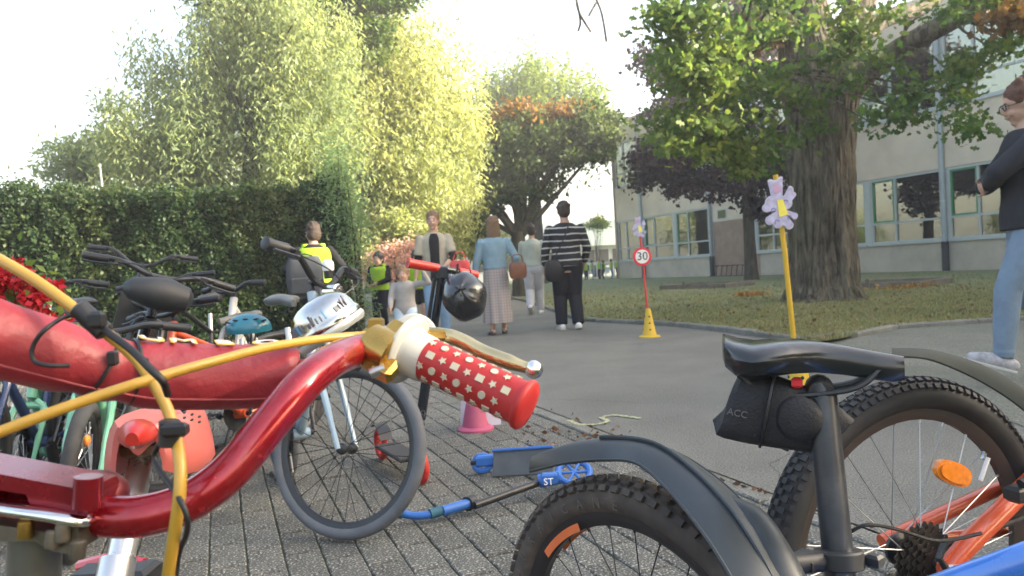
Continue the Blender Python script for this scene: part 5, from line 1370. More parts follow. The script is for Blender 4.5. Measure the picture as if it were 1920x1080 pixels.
wpart('fork', fk, m_blackm, cb_root)
pdl = MB(); pdl.box(P(215, 1085, .95), (.10, .05, .03), bev=.006); wpart('pedal', pdl, m_black, cb_root)
mb = MB(); mb.tube([P(150, 1062, 1.0), P(215, 1045, .98), P(270, 1058, .97)], .008, n=8); wpart('red_guard', mb, paint('guard red', (.5, .03, .05)), cb_root)

# ================================================================ FOREGROUND RED HANDLEBAR
m_red = mat('metallic red paint', (0.30, 0.006, 0.015), .24, .55, var=.12, vs=150, coat=.8, dirt=.35, dirtcol=(.30, .10, .10))
m_pad = mat('faded red vinyl pad', (0.27, 0.026, 0.036), .45, var=.22, vs=10, bump=.55, bs=26)
m_redst = mat('red anodised stem', (0.23, 0.008, 0.016), .26, .55, var=.12, vs=30, coat=.4, dirt=.15, dirtcol=(.35, .2, .2))
m_grip = mat('red rubber grip', (0.40, 0.018, 0.016), .55, var=.06)
m_shape = mat('cream rubber shape', (0.50, 0.46, 0.34), .6, var=.1)
m_gold = mat('gold anodised', (0.46, 0.29, 0.08), .28, .95, var=.12, vs=30)
m_golds = mat('polished pale gold lever', (0.52, 0.43, 0.24), .25, .95, var=.12, vs=20)
m_yel = mat('yellow cable housing', (0.44, 0.26, 0.03), .42, var=.07, vs=20, coat=.3)
m_whp = mat('white plastic', (0.46, 0.445, 0.40), .5, var=.08, vs=20)
m_dirty = mat('dirty steel', (0.16, 0.14, 0.11), .5, .7, var=.4, vs=60)
rb = V((P(70, 1000, .45).x, P(70, 1000, .45).y, 0))
red = thing('bicycle', 'red childrens bike in the foreground with padded crossbar, yellow cables and red patterned grip', 'bicycle', rb, (0, 0, 0), BK)
pts = cr([P(-60, 962, .445), P(60, 962, .44), P(170, 966, .438), P(260, 968, .438), P(350, 942, .445), P(430, 885, .455), P(510, 790, .472), P(568, 722, .49), P(612, 684, .515), P(650, 664, .545), P(690, 655, .565), P(730, 656, .57), P(790, 672, .565), P(860, 700, .555), P(985, 760, .53)], 8)
mb = MB(); mb.tube(pts, .0122, n=24); wpart('handlebar', mb, m_red, red)
# grip
g0, g1 = P(790, 668, .566), P(990, 762, .532); gd = (g1 - g0).normalized(); GL = (g1 - g0).length
mb = MB(); gr_ = .0163
mb.lathe([(.0135, -.002), (gr_, .0), (gr_, GL * .93), (gr_ + .0004, GL * .935), (gr_ + .0022, GL * .95), (gr_ + .0026, GL * .98), (gr_ + .0012, GL * 1.0), (.010, GL * 1.012), (.002, GL * 1.014)], g0, gd, 40)
grip_o = wpart('grip', mb, m_grip, red, ang=50)
# ridges along the grip
gx = gd.orthogonal().normalized(); gy = gd.cross(gx)
def star(r, r2=.45, k=5, ph=0): return [((r if i % 2 == 0 else r * r2) * math.cos(ph + PI * i / k), (r if i % 2 == 0 else r * r2) * math.sin(ph + PI * i / k)) for i in range(2 * k)]
NR = 10
for a in range(NR):
    th = 2 * PI * a / NR; nrm = gx * math.cos(th) + gy * math.sin(th); tan = gd.cross(nrm)
    for k in range(7):
        t = GL * (.10 + .115 * k + (.05 if a % 2 else 0))
        if t > GL * .9: continue
        kind_ = ('star' if (k % 2 == 0) else ('disc' if a % 2 == 0 else 'square'))
        if a % 4 == 3: kind_ = 'square' if k % 2 == 0 else 'star'
        o_ = g0 + gd * t + nrm * (gr_ + .0001)
        sh = {'star': star(.0032, .5, 5, .3), 'disc': [(.0029 * math.cos(2 * PI * i / 14), .0029 * math.sin(2 * PI * i / 14)) for i in range(14)], 'square': [(-.0030, -.0026), (.0030, -.0026), (.0030, .0026), (-.0030, .0026)]}[kind_]
        pm = MB(); pm.prism(sh, o_, gd, tan, .0012)
        wpart('raised_' + kind_, pm, m_shape, grip_o and red, smooth=False)
# white flange and collar
f0 = P(764, 657, .572); mb = MB(); fd = (gd + V((0, .25, .0))).normalized()
mb.lathe([(.0125, -.003), (.024, -.003), (.0270, -.0018), (.0274, .0004), (.0262, .0022), (.0205, .0035), (.0185, .007), (.0178, .019), (.0170, .020), (.013, .020)], f0, gd, 40); wpart('white_flange', mb, m_whp, red, ang=45)
# lever clamp
mb = MB(); ck = P(722, 662, .56); M3 = rot_to(gd)
mb.lathe([(.0135, -.015), (.0175, -.014), (.0185, -.003), (.0175, .008), (.0135, .009)], ck, gd, 26)
mb.box(P(735, 642, .57), (.028, .020, .020), M3, .004); mb.box(P(722, 692, .55), (.014, .013, .018), M3, .003)
wpart('lever_clamp', mb, m_gold, red)
mb = MB(); mb.box(P(706, 608, .59), (.011, .012, .010), Matrix.Rotation(.05, 3, 'Y'), .0015); mb.box(P(735, 622, .588), (.045, .014, .008), None, .002); mb.box(P(795, 628, .59), (.035, .012, .009), Matrix.Rotation(.03, 3, 'Y'), .002); wpart('lever_body', mb, m_gold, red)
mb = MB(); mb.lathe([(.003, -.008), (.0065, -.007), (.0065, -.003), (.0052, -.002), (.0068, 0), (.0068, .006), (.004, .007)], P(722, 627, .575), (1, 0.05, .02), 18); wpart('barrel_adjuster', mb, m_alu, red)
mb = MB(); mb.tube([P(695, 700, .545), P(722, 690, .545)], .004, n=10); wpart('clamp_bolt', mb, m_alu, red)
lv = cr([P(770, 626, .592), P(830, 628, .59), P(868, 640, .588), P(905, 660, .583), P(950, 677, .576), P(992, 691, .572)], 6)
mb = MB(); mb.tube(lv, [.0056] * 8 + [.0060] * (len(lv) - 8 - 5) + [.0054, .005, .0046, .0046, .005], n=14, sq=.8); lever = wpart('brake_lever', mb, m_golds, red)
mb = MB(); mb.ell(P(1001, 693, .572), .0072, None, 18, 12); wpart('lever_ball', mb, m_chrome, red)
# white round reflector cap behind the lever
mb = MB(); mb.lathe([(.003, -.004), (.018, -.003), (.0195, 0), (.017, .004), (.003, .006)], P(776, 630, .615), (.15, -1, .35), 28); wpart('white_cap', mb, m_whp, red)
# crossbar pad
pc = [P(-90, 600, .43), P(-20, 628, .44), P(70, 655, .455), P(170, 683, .475), P(260, 699, .495), P(350, 704, .51), P(440, 705, .525), P(520, 702, .535), P(565, 696, .54)]
pc = cr(pc, 7); rings = []; rg = random.Random(6)
for i, p in enumerate(pc):
    d = (pc[min(i + 1, len(pc) - 1)] - pc[max(i - 1, 0)]).normalized(); n1 = (V((0, 0, 1)) - d * d.z).normalized(); n2 = d.cross(n1)
    t = i / (len(pc) - 1); r = .0220 * (1 - .14 * math.exp(-((t - .36) / .035) ** 2) - .12 * math.exp(-((t - .46) / .03) ** 2)); r *= 1 if t < .93 else (1 - (t - .93) * 3.5)
    ring = []
    for k in range(28):
        a = 2 * PI * k / 28; q = 1 + .012 * math.sin(5 * a + i * .25) + .015 * math.sin(2 * a + i * .11)
        if math.sin(a) < -.6: q *= 1.04
        ring.append(p + (n2 * math.cos(a) + n1 * math.sin(a)) * r * q)
    rings.append(ring)
mb = MB(); mb.loft(rings); pad = wpart('crossbar_pad', mb, m_pad, red, ang=60)
pad_c = pc
def pad_frame(i):
    d = (pc[min(i + 1, len(pc) - 1)] - pc[max(i - 1, 0)]).normalized(); n1 = (V((0, 0, 1)) - d * d.z).normalized(); return pc[i], d, n1, d.cross(n1)
mb = MB(); sm_ = []
for i in range(2, len(pc) - 4):
    p, d, n1, n2 = pad_frame(i); a = math.radians(-38); sm_.append(p + (n2 * -math.cos(a) * -1 if n2.y < 0 else -n2 * math.cos(a)) * .0229 + n1 * math.sin(a) * .0229)
mb.tube(sm_, .0006, n=5); wpart('seam', mb, mat('pale stitching', (.36, .08, .09), .7), red)
# lettering on the pad's upper side (only lower part in view)
m_ylet = mat('yellow printed lettering', (.75, .50, .10), .5); m_wlet = mat('white printed lettering', (.75, .68, .62), .5)
for ch_i, (ch_, i) in enumerate((('U', 29), ('M', 34), ('B', 40), ('O', 47))):
    p, d, n1, n2 = pad_frame(i); cam_side = -n2 if n2.y > 0 else n2
    a = math.radians(84); nn = (cam_side * math.cos(a) + n1 * math.sin(a)).normalized(); up = d.cross(nn); up = -up if up.z < 0 else up
    Mx = Matrix((d, up, nn)).transposed().to_4x4()
    if d.x < 0: Mx = Matrix((-d, up, nn)).transposed().to_4x4()
    for sc, m_, dz in ((.026, m_ylet, .0), (.021, m_wlet, .0004)):
        tm = text_mesh(ch_, sc, .0003); tm.transform(Matrix.Translation(p + nn * (.0235 + dz) - red.location) @ Mx); obj('letter', tm, m_, red)
# crossbar stub and weld at tube
mb = MB(); mb.tube([P(545, 697, .54), P(600, 690, .515)], .008, n=12); mb.tube([P(-140, 590, .425), P(-60, 610, .43)], .008, n=10); wpart('crossbar', mb, m_red, red)
mb = MB(); mb.ell(P(545, 716, .53), (.013, .012, .011), None, 14, 8); wpart('pad_end', mb, mat('dark red pad end', (.20, .01, .02), .5), red)
# dark tube clamp behind the bar near the bell
mb = MB(); mb.box(P(668, 668, .565), (.012, .016, .02), None, .003); mb.tube([P(655, 690, .57), P(684, 640, .575)], .008, n=10); wpart('bell_bracket', mb, mat('grey plastic', (.16, .17, .17), .45), red)
# bell
bc = P(612, 605, .655); bax = (Uv * .80 - Rv * .52 - Fw * .10).normalized()
mb = MB(); mb.lathe([(.030, -.0135), (.0325, -.011), (.033, -.008), (.0318, -.0055)], bc, bax, 44); mb.lathe([(.004, -.0135), (.0300, -.0130)], bc, bax, 44); bellb = wpart('bell_base', mb, mat('bell base', (.50, .51, .48), .25, .4, var=.15, dirt=.3, dirtcol=(.25, .22, .15)), red)
mb = MB(); mb.lathe([(.0318, -.005), (.0322, -.002), (.0312, 0), (.0302, .002), (.0294, .007), (.0275, .0125), (.0235, .0175), (.017, .0212), (.009, .0232), (.002, .0238)], bc, bax, 44); bell = wpart('bell', mb, mat('bell chrome', (.55, .545, .52), .13, 1.0, var=.15, vs=50, dirt=.5, dirtcol=(.35, .28, .18), rvar=.08), red)
by = bax.orthogonal().normalized(); by = (-Fw - bax * (-Fw).dot(bax)).normalized(); bx = by.cross(bax)
m_print = mat('grey print on bell', (.16, .17, .2), .4); m_printb = mat('blue print on bell', (.15, .35, .55), .4)
rgp = random.Random(8)
for k in range(17):
    a = math.radians(-62 + 7.6 * k); nn = by * math.cos(a) + bx * math.sin(a); tx = bax.cross(nn); w_ = rgp.uniform(.0012, .0032); h_ = rgp.uniform(.003, .010)
    if k in (4, 5, 11): continue
    mb = MB(); mb.box(bc + nn * .0301 + bax * (.0035 + h_ / 2), (w_, h_, .0012), Matrix((tx, bax, nn)).transposed()); wpart('printed_mark', mb, m_printb if k in (6, 13) else m_print, red, smooth=False)
# stem and clamp
Sx = (P(205, 915, .45) - P(0, 868, .45)).normalized(); Sy = V((0, 0, 1)); Sz = Sx.cross(Sy).normalized(); Sy = Sz.cross(Sx); SM = Matrix((Sx, Sz, Sy)).transposed()
def pxy(u, v, d=.425): return P(u, v, d)
sc_ = .43 / F_PX
mb = MB()
out_ = [(-120, 845), (0, 868), (150, 896), (192, 905), (200, 925), (196, 955), (150, 958), (92, 930), (85, 912), (20, 902), (8, 930), (-120, 915)]
mb.prism([((u + 0) * sc_, -(v - 900) * sc_) for u, v in out_], P(0, 900, .435), Rv, Uv, .034); wpart('stem', mb, m_redst, red, ang=30)
mb = MB(); mb.tube([P(166, 893, .418), P(163, 950, .418)], [.0075, .0078], n=18); wpart('clamp_ear', mb, m_redst, red)
mb = MB(); mb.ell(P(178, 925, .455), (.020, .016, .014), None, 20, 12); wpart('clamp_back', mb, mat('dark red metal', (.12, .02, .025), .4, .4), red)
mb = MB(); mb.tube(cr([P(-110, 938, .415), P(0, 954, .413), P(90, 967, .413), P(150, 977, .416), P(168, 968, .43)], 6), .0036, n=16, sq=1.3); wpart('face_plate', mb, mat('polished plate', (.80, .80, .78), .12, 1.0, var=.05, rvar=.05), red)
mb = MB(); mb.prism([(u * sc_, -(v - 990) * sc_) for u, v in ((-120, 950), (0, 966), (150, 988), (172, 960), (176, 1015), (160, 1024), (120, 1016), (95, 1000), (0, 1000), (-120, 985))], P(0, 990, .430), Rv, Uv, .028); wpart('lower_clamp', mb, m_dirty, red, ang=30)
for (u, v) in ((118, 998), (146, 1030), (100, 1010), (48, 992)):
    mb = MB(); mb.lathe([(.0038, -.005), (.0042, -.004), (.0042, .004), (.003, .005)], P(u, v, .413), (0.1, .1, 1), 12); wpart('bolt', mb, m_dirty if u != 48 else m_gold, red)
mb = MB(); mb.tube([P(68, 985, .432), P(66, 1010, .432), P(60, 1200, .425)], [.0155, .0138, .0138], n=22); wpart('steerer', mb, mat('scuffed grey steerer', (.18, .18, .165), .35, .7, var=.2, vs=30), red)
st_b = P(60, 1200, .425)
mb = MB(); mb.tube([st_b, V((st_b.x, st_b.y + .03, .47))], .021, n=14); crn = V((st_b.x, st_b.y + .03, .46)); mb.tube([crn + V((.015, -.05, .12)), V((crn.x + .12, crn.y - .40, .27)), V((crn.x + .22, crn.y - .70, .25))], .019, n=12)
wpart('frame', mb, m_red, red)
fa_ = V((crn.x - .04, crn.y + .06, .23)); mb = MB()
for s in (-1, 1): mb.tube([crn, crn + V((s * .05, 0, -.01)), V((fa_.x + s * .05, fa_.y, .23))], .012, n=8)
wpart('fork', mb, m_chrome, red)
wheel(red, (0, 0, .23), .23, .024, m_blackm, m_rub, m_spoke, 24, False, xf=Matrix.Translation(V((fa_.x, fa_.y, 0)) - red.location) @ Matrix.Rotation(math.radians(105), 4, 'Z'))
wheel(red, (0, 0, .23), .23, .024, m_blackm, m_rub, m_spoke, 24, False, xf=Matrix.Translation(V((crn.x + .28, crn.y - .95, 0)) - red.location) @ Matrix.Rotation(math.radians(105), 4, 'Z'))
# cables
def cable(pts, r, m, name='cable', n=12):
    mb = MB(); mb.tube(cr(pts, 10), r, n=n); return wpart(name, mb, m, red, ang=60)
cable([P(714, 628, .575), P(660, 630, .565), P(590, 637, .54), P(500, 652, .50), P(400, 678, .46), P(280, 712, .43), P(140, 758, .405), P(0, 810, .39), P(-120, 860, .38)], .00315, m_yel, 'yellow_cable')
cable([P(-60, 455, .47), P(0, 487, .455), P(80, 535, .445), P(175, 606, .435), P(250, 668, .435), P(298, 735, .43), P(325, 800, .425), P(338, 875, .41), P(334, 950, .405), P(318, 1060, .41), P(306, 1150, .42)], .0034, m_yel, 'yellow_cable')
cable([P(178, 600, .42), P(130, 592, .43), P(85, 618, .418), P(62, 650, .418), P(64, 676, .418), P(90, 685, .418), P(130, 686, .425)], .0013, m_cable, 'black_wire', 7)
cable([P(175, 600, .425), P(205, 625, .42), P(245, 655, .415), P(280, 690, .41), P(305, 715, .41), P(315, 740, .42)], .0022, m_cable, 'black_wire', 7)
cable([P(312, 815, .42), P(290, 850, .43), P(298, 880, .425), P(330, 925, .405), P(350, 965, .40), P(350, 1000, .405), P(334, 1045, .42), P(322, 1150, .43)], .0016, m_cable, 'black_wire', 7)
for (u, v, d, s) in ((172, 600, .425, .011), (318, 812, .418, .0075)):
    mb = MB(); mb.lathe([(.0045, -s), (.0058, -s * .9), (.0058, s * .9), (.0045, s)], P(u, v, d), (P(u + 40, v + 38, d) - P(u, v, d)) if u < 200 else V((.1, 0, 1)), 14)
    mb.box(P(u + 10, v - 6 if u > 200 else v, d - .006), (.014, .006, .008) if u > 200 else (.008, .006, .010), None, .002); wpart('cable_clip', mb, m_black, red)
for i, (kx) in enumerate((22, 27)):
    p, d, n1, n2 = pad_frame(kx); mb = MB(); r = .0215 if i == 0 else .0205
    mb.tube([p + (n2 * math.cos(a) + n1 * math.sin(a)) * r + d * (.004 * math.sin(a) * (1 if i == 0 else -.5)) for a in [2 * PI * j / 30 for j in range(30)]], .0013, n=6, closed=True, sq=1.6)
    cs_ = -n2 if n2.y > 0 else n2; mb.box(p + cs_ * (r + .001) + n1 * .006, (.005, .005, .009), None, .001); wpart('zip_tie', mb, m_black, red)

# ================================================================ SCOOTERS
m_redpl = mat('bright red polyurethane', (0.50, 0.03, 0.02), .4, var=.05)
m_scoot = mat('dark navy scooter column', (0.025, 0.03, 0.04), .25, .5, var=.1, coat=.3)
sf = V((0, 0, 0)); w_f = G(790, 908); w_r = G(716, 862)
scr = thing('kick_scooter', 'upright black kick scooter with bright red grips and wheels', 'scooter', w_f)
hdv = (w_f - w_r).normalized(); sd_ = V((-hdv.y, hdv.x, 0)); wr = .078
for c, nm in ((w_f, 'front_wheel'), (w_r, 'rear_wheel')):
    mb = MB(); c2 = c + V((0, 0, wr)); mb.tube([c2 + (hdv * math.cos(a) + V((0, 0, 1)) * math.sin(a)) * (wr - .014) for a in [2 * PI * j / 30 for j in range(30)]], .014, n=10, closed=True)
    wo = wpart(nm, mb, m_redpl, scr)
    mb = MB()
    for k in range(5):
        a = 2 * PI * k / 5; e = (hdv * math.cos(a) + V((0, 0, 1)) * math.sin(a)); mb.tube([c2 + e * .012, c2 + e * (wr - .02)], .008, n=7)
    mb.lathe([(.016, -.016), (.016, .016)], c2, sd_, 14); wpart('wheel_core', mb, m_redpl, scr)
mb = MB(); dm = (w_f + w_r) / 2 + V((0, 0, .085)) - hdv * .01; RM = Matrix((hdv, sd_, V((0, 0, 1)))).transposed(); mb.box(dm, ((w_f - w_r).length - .17, .11, .018), RM, .006); wpart('deck', mb, mat('grip tape', (.05, .05, .052), .9, bump=.6, bs=400), scr)
mb = MB(); rf = w_r + V((0, 0, .0)); mb.loft([[rf + hdv * (math.cos(a) * .095) + V((0, 0, wr + math.sin(a) * .095)) + sd_ * s * .03 for s in (-1, -.5, .5, 1)] + [rf + hdv * (math.cos(a) * .091) + V((0, 0, wr + math.sin(a) * .091)) + sd_ * s * .03 for s in (1, .5, -.5, -1)] for a in [math.radians(q) for q in range(20, 140, 15)]]); wpart('rear_brake', mb, m_black, scr)
ct, cbm = P(829, 512, 3.06), w_f + V((0, 0, .17)) - hdv * .02; cd_ = (ct - cbm).normalized()
mb = MB(); mb.tube([cbm, cbm.lerp(ct, .50)], .021, n=14); mb.tube([cbm.lerp(ct, .48), ct], .0165, n=14); mb.tube([cbm.lerp(ct, .46), cbm.lerp(ct, .52)], .026, n=14); wpart('column', mb, m_scoot, scr)
mb = MB(); mb.tube([cbm.lerp(ct, .50) + sd_ * -.03, cbm.lerp(ct, .97) + sd_ * -.03], .008, n=8); wpart('carry_strap', mb, m_black, scr)
mb = MB()
for s in (-1, 1): mb.tube([cbm + sd_ * s * .012, cbm - V((0, 0, .02)) + sd_ * s * .024, w_f + V((0, 0, wr)) + sd_ * s * .024], .008, n=8)
mb.tube([cbm + cd_ * .03, cbm - cd_ * .03], .026, n=14); wpart('fork', mb, m_scoot, scr)
mb = MB(); mb.tube([cbm + cd_ * .09, cbm + cd_ * .10], .0225, n=14); wpart('collar_ring', mb, m_alu, scr)
tm = text_mesh('(K)', .03, .0005); tm.transform(Matrix.Translation(cbm + cd_ * .13 + V((.0, -.0225, 0)) - scr.location) @ Matrix.Rotation(math.radians(90), 4, 'X')); obj('column_mark', tm, m_lab, scr)
hl, hr = P(764, 493, 2.98), P(894, 516, 3.16)
mb = MB(); mb.tube([hl.lerp(hr, .4), hl.lerp(hr, .78)], .014, n=10); mb.tube([hl, hr], .011, n=10); mb.box(ct, (.05, .04, .05), None, .006); wpart('handlebar', mb, m_scoot, scr)
for a_, b_ in ((0, .43), (.72, .86), (.875, 1.0)):
    mb = MB(); p0, p1 = hl.lerp(hr, a_), hl.lerp(hr, b_); mb.tube([p0, p0.lerp(p1, .1), p0.lerp(p1, .9), p1], [.021, .0195, .0185, .0185], n=16); wpart('grip', mb, m_redpl, scr)
# helmet hanging from the scooter bar: open side towards the camera
hc = P(871, 556, 3.0); hm = thing('helmet', 'black bicycle helmet hanging by its straps under the right scooter grip', 'helmet', hc, (math.radians(68), math.radians(-18), math.radians(0)))
mb = MB(); rings = []; n = 26; r = .088
for i in range(11):
    th = PI * .54 * i / 10; rings.append([V((r * 1.02 * math.sin(th) * math.cos(2 * PI * j / n), r * 1.18 * math.sin(th) * math.sin(2 * PI * j / n), r * .95 * math.cos(th))) * (1 + .03 * math.cos(6 * 2 * PI * j / n)) for j in range(n)])
mb.loft(rings + [[p * .85 for p in q] for q in rings[::-1]]); obj('shell', mb, mat('glossy black shell', (.014, .015, .017), .25, coat=.6), hm)
for s in (-1, 1):
    mb = MB(); mb.tube(cr([V((s * r * .8, -.4 * r, -.1 * r)), V((s * .02, 0, -r * .35)), V((0, .1 * r, -r * .30)), V((s * -.3 * r, .9 * r, -.2 * r))], 5), .006, n=6, sq=.4); obj('strap', mb, m_black, hm)
for k in range(4):
    mb = MB(); mb.box((math.cos(k * 1.57) * r * .4, math.sin(k * 1.57) * r * .5, r * .6), (.03, .045, .01), None, .003); obj('pad', mb, mat('grey foam', (.12, .12, .12), .9) if k == 0 else bpy.data.materials['grey foam'], hm)
mb = MB(); mb.tube([V((.0, r * 1.1, 0)), V((.02, r * 1.55, .02))], .005, n=6); obj('hanging_strap', mb, m_black, hm)

# blue scooter lying on the pavers
m_bsc = mat('blue scooter plastic', (0.035, 0.14, 0.45), .4, var=.1); m_teal = mat('dark teal grip', (.02, .10, .15), .6)
s0 = G(890, 948, .04); s1 = G(1085, 898, .05); sc2 = thing('kick_scooter', 'blue kick scooter lying on its side on the pavers', 'scooter', (s0 + s1) / 2 * V((1, 1, 0)) if False else V(((s0.x + s1.x) / 2, (s0.y + s1.y) / 2, 0)))
a_, b_ = s0, G(1030, 898, .06); mb = MB(); mb.tube([a_.lerp(b_, .0), b_], .014, n=12); wpart('column', mb, m_blackm, sc2)
mb = MB(); mb.tube([G(830, 958, .035), G(878, 944, .04)], .018, n=12); wpart('column_top', mb, m_bsc, sc2)
mb = MB(); mb.tube([G(876, 945, .04), G(886, 940, .04)], .026, n=12); wpart('clamp', mb, m_black, sc2)
mb = MB(); mb.tube(cr([G(738, 958, .05), G(775, 967, .03), G(808, 964, .03), G(832, 955, .035)], 5), .014, n=10); hb2 = wpart('handlebar', mb, m_bsc, sc2)
mb = MB(); mb.tube([G(732, 956, .055), G(756, 964, .038)], .018, n=12); wpart('grip', mb, m_teal, sc2)
mb = MB(); mb.tube([G(806, 964, .032), G(828, 957, .035)], .018, n=12); wpart('grip', mb, m_teal, sc2)
mb = MB(); mb.tube([G(1010, 902, .06), G(1050, 895, .07)], .026, n=12); mb.box(G(1030, 897, .075), (.06, .04, .04), None, .006); wpart('head', mb, m_bsc, sc2)
tm = text_mesh('ST', .035, .0006); q_ = G(1028, 900, .075); tm.transform(Matrix.Translation(q_ + V((0, -.026, .0)) - sc2.location) @ Matrix.Rotation(math.radians(70), 4, 'X')); obj('head_mark', tm, m_white, sc2)
wc = G(1077, 900, .03)
mb = MB(); mb.tube([wc + V((math.cos(a) * .062, math.sin(a) * .055, .03 * math.sin(a) + .03)) for a in [2 * PI * j / 26 for j in range(26)]], .013, n=9, closed=True); wf_ = wpart('front_wheel', mb, m_bsc, sc2)
mb = MB()
for k in range(6):
    a = 2 * PI * k / 6; mb.tube([wc + V((0, 0, .03)), wc + V((math.cos(a) * .055, math.sin(a) * .05, .03 * math.sin(a) + .03))], .006, n=6)
wpart('wheel_core', mb, m_bsc, sc2)
d0, d1 = G(925, 880, .03), G(1040, 873, .05); dv = (d1 - d0).normalized(); nn = V((-dv.y, dv.x, 0))
mb = MB(); RM = Matrix((dv, (nn * .35 + V((0, 0, .94))), (V((0, 0, .35)) - nn * .94))).transposed(); mb.box((d0 + d1) / 2 + V((0, 0, .022)), ((d1 - d0).length, .11, .016), RM, .005); wpart('deck', mb, mat('worn deck', (.10, .11, .12), .7, var=.2), sc2)
mb = MB(); mb.box((d0 + d1) / 2 + V((0, .008, .077)), ((d1 - d0).length, .012, .018), RM, .003); wpart('deck_edge', mb, m_bsc, sc2)
rw = G(905, 873, .04); mb = MB(); mb.tube([rw + V((math.cos(a) * .035, .0 + .012 * math.sin(a), .030 * math.sin(a) + .01)) for a in [2 * PI * j / 22 for j in range(22)]], .013, n=8, closed=True); mb.box(rw + V((.012, 0, .022)), (.075, .05, .045), None, .008); wpart('rear_wheel', mb, m_bsc, sc2)
mb = MB(); mb.box(rw + V((-.035, 0, .015)), (.03, .03, .02), None, .004); wpart('rear_bolt', mb, m_black, sc2)

# ================================================================ CONES, SIGNS
m_ycone = mat('yellow cone plastic', (0.55, 0.36, 0.02), .5, var=.05, dirt=.1)
m_rpole = mat('red pole', (.50, .04, .035), .5, var=.08); m_lav = mat('lavender card', (.42, .40, .54), .7, var=.25, vs=25); m_lavd = mat('white card rim', (.52, .50, .58), .7)
m_ydress = mat('yellow card', (.78, .68, .10), .7); m_dot = mat('dark hole', (.02, .02, .02), .9)
def cone(parent, h=.335, rb=.085, rt=.026, base=.125, m=None):
    mb = MB(); mb.lathe([(rb, .02), (rb * .93, .04), (rt, h), (rt * .7, h), (rt * .65, h - .01)], (0, 0, 0), (0, 0, 1), 24); obj('cone', mb, m, parent)
    mb = MB(); mb.lathe([(base, 0), (base, .012), (base * .93, .018), (rb, .024)], (0, 0, 0), (0, 0, 1), 24); obj('base', mb, m, parent)
def cone_holes(parent, h=.335):
    for k in range(3):
        z = .09 + .075 * k; r = .085 * .93 + (.026 - .085 * .93) * (z - .04) / (h - .04)
        for a in (-PI / 2, -PI / 2 + 1.57, -PI / 2 - 1.57):
            mb = MB(); mb.ell((math.cos(a) * (r + .0005), math.sin(a) * (r + .0005), z), (.011, .004, .011), Matrix.Rotation(a + PI / 2, 3, 'Z'), 12, 6); obj('hole', mb, m_dot, parent)
def cutout(parent, c, k, tilt):
    """generic scalloped card figure"""
    out_ = []
    lob = [(-.01, .16, .052), (-.05, .20, .022), (.03, .21, .022), (-.05, .05, .055), (.085, .13, .026), (.10, .085, .026), (.04, .04, .05), (-.085, -.07, .034), (-.10, .02, .03), (.09, -.06, .028), (-.03, -.10, .036), (.045, -.12, .034)]
    for j in range(64):
        a = 2 * PI * j / 64; d = V((math.cos(a), math.sin(a))); best = 0
        for x, y, r in lob:
            b = d.x * x + d.y * y; q = b * b - (x * x + y * y - r * r)
            if q > 0: best = max(best, b + math.sqrt(q))
        best = max(best, .035); out_.append((d.x * best * k, d.y * best * k))
    Rm = Matrix.Rotation(tilt, 3, 'Y'); X, Y = Rm @ V((1, 0, 0)), Rm @ V((0, 0, 1))
    mb = MB(); mb.prism([(x * 1.07, y * 1.07) for x, y in out_], c + V((0, -.002, 0)), X, Y, .004); obj('card_rim', mb, m_lavd, parent, smooth=False)
    mb = MB(); mb.prism(out_, c + V((0, -.006, 0)), X, Y, .003); obj('card_figure', mb, m_lav, parent, smooth=False)
    mb = MB(); mb.prism([(-.02 * k, .07 * k), (.025 * k, .07 * k), (.05 * k, -.05 * k), (-.02 * k, -.06 * k)], c + V((0, -.0095, 0)), X, Y, .002); obj('yellow_patch', mb, m_ydress, parent, smooth=False)
    mb = MB(); mb.prism([(-.01 * k + .030 * k * math.cos(a), .155 * k + .034 * k * math.sin(a)) for a in [2 * PI * j / 14 for j in range(14)]], c + V((0, -.0095, 0)), X, Y, .002); obj('pink_patch', mb, bpy.data.materials.get('pink card') or mat('pink card', (.50, .30, .42), .7), parent, smooth=False)
    for (x, y, r) in ((.045, .045, .018), (-.055, -.005, .018), (.06, -.075, .015), (-.04, -.095, .018)):
        mb = MB(); mb.tube([c + X * (x * k + r * k * math.cos(a)) + Y * (y * k + r * k * math.sin(a)) + V((0, -.0085, 0)) for a in [2 * PI * j / 12 for j in range(9)]], .0022, n=4); obj('drawn_line', mb, bpy.data.materials.get('violet line') or mat('violet line', (.20, .15, .35), .7), parent)
# red pole with 30 sign
b_ = G(1218, 632); sg = thing('speed_sign', 'round 30 speed limit sign on a red pole in a yellow cone', 'sign', b_)
cone(sg, m=m_ycone); cone_holes(sg); dd = (b_ - CP).dot(Fw)
top = P(1196, 410, dd) - b_; pm = P(1213, 575, dd) - b_
mb = MB(); mb.tube([V((0, 0, .1)), pm, P(1205, 480, dd) - b_, top], .013, n=10); obj('pole', mb, m_rpole, sg)
dc = P(1204, 481, dd - .03) - b_; rd = 17.5 * dd / F_PX
mb = MB(); mb.lathe([(rd, -.004), (rd, .004)], dc, (0.1, -1, 0), 40); disc = obj('sign_disc', mb, mat('sign red', (.60, .02, .04), .45), sg)
mb = MB(); mb.lathe([(rd * .74, -.002), (rd * .74, .0062)], dc, (0.1, -1, 0), 40); obj('sign_face', mb, m_white, sg)
tm = text_mesh('30', rd * 1.25, .001); tm.transform(Matrix.Translation(dc + V((.0008, -.0085, 0))) @ Matrix.Rotation(.1, 4, 'Z') @ Matrix.Rotation(math.radians(90), 4, 'X')); obj('number', tm, mat('black print', (.015, .015, .02), .6), sg)
cutout(sg, P(1199, 430, dd - .02) - b_, .60, -.06)
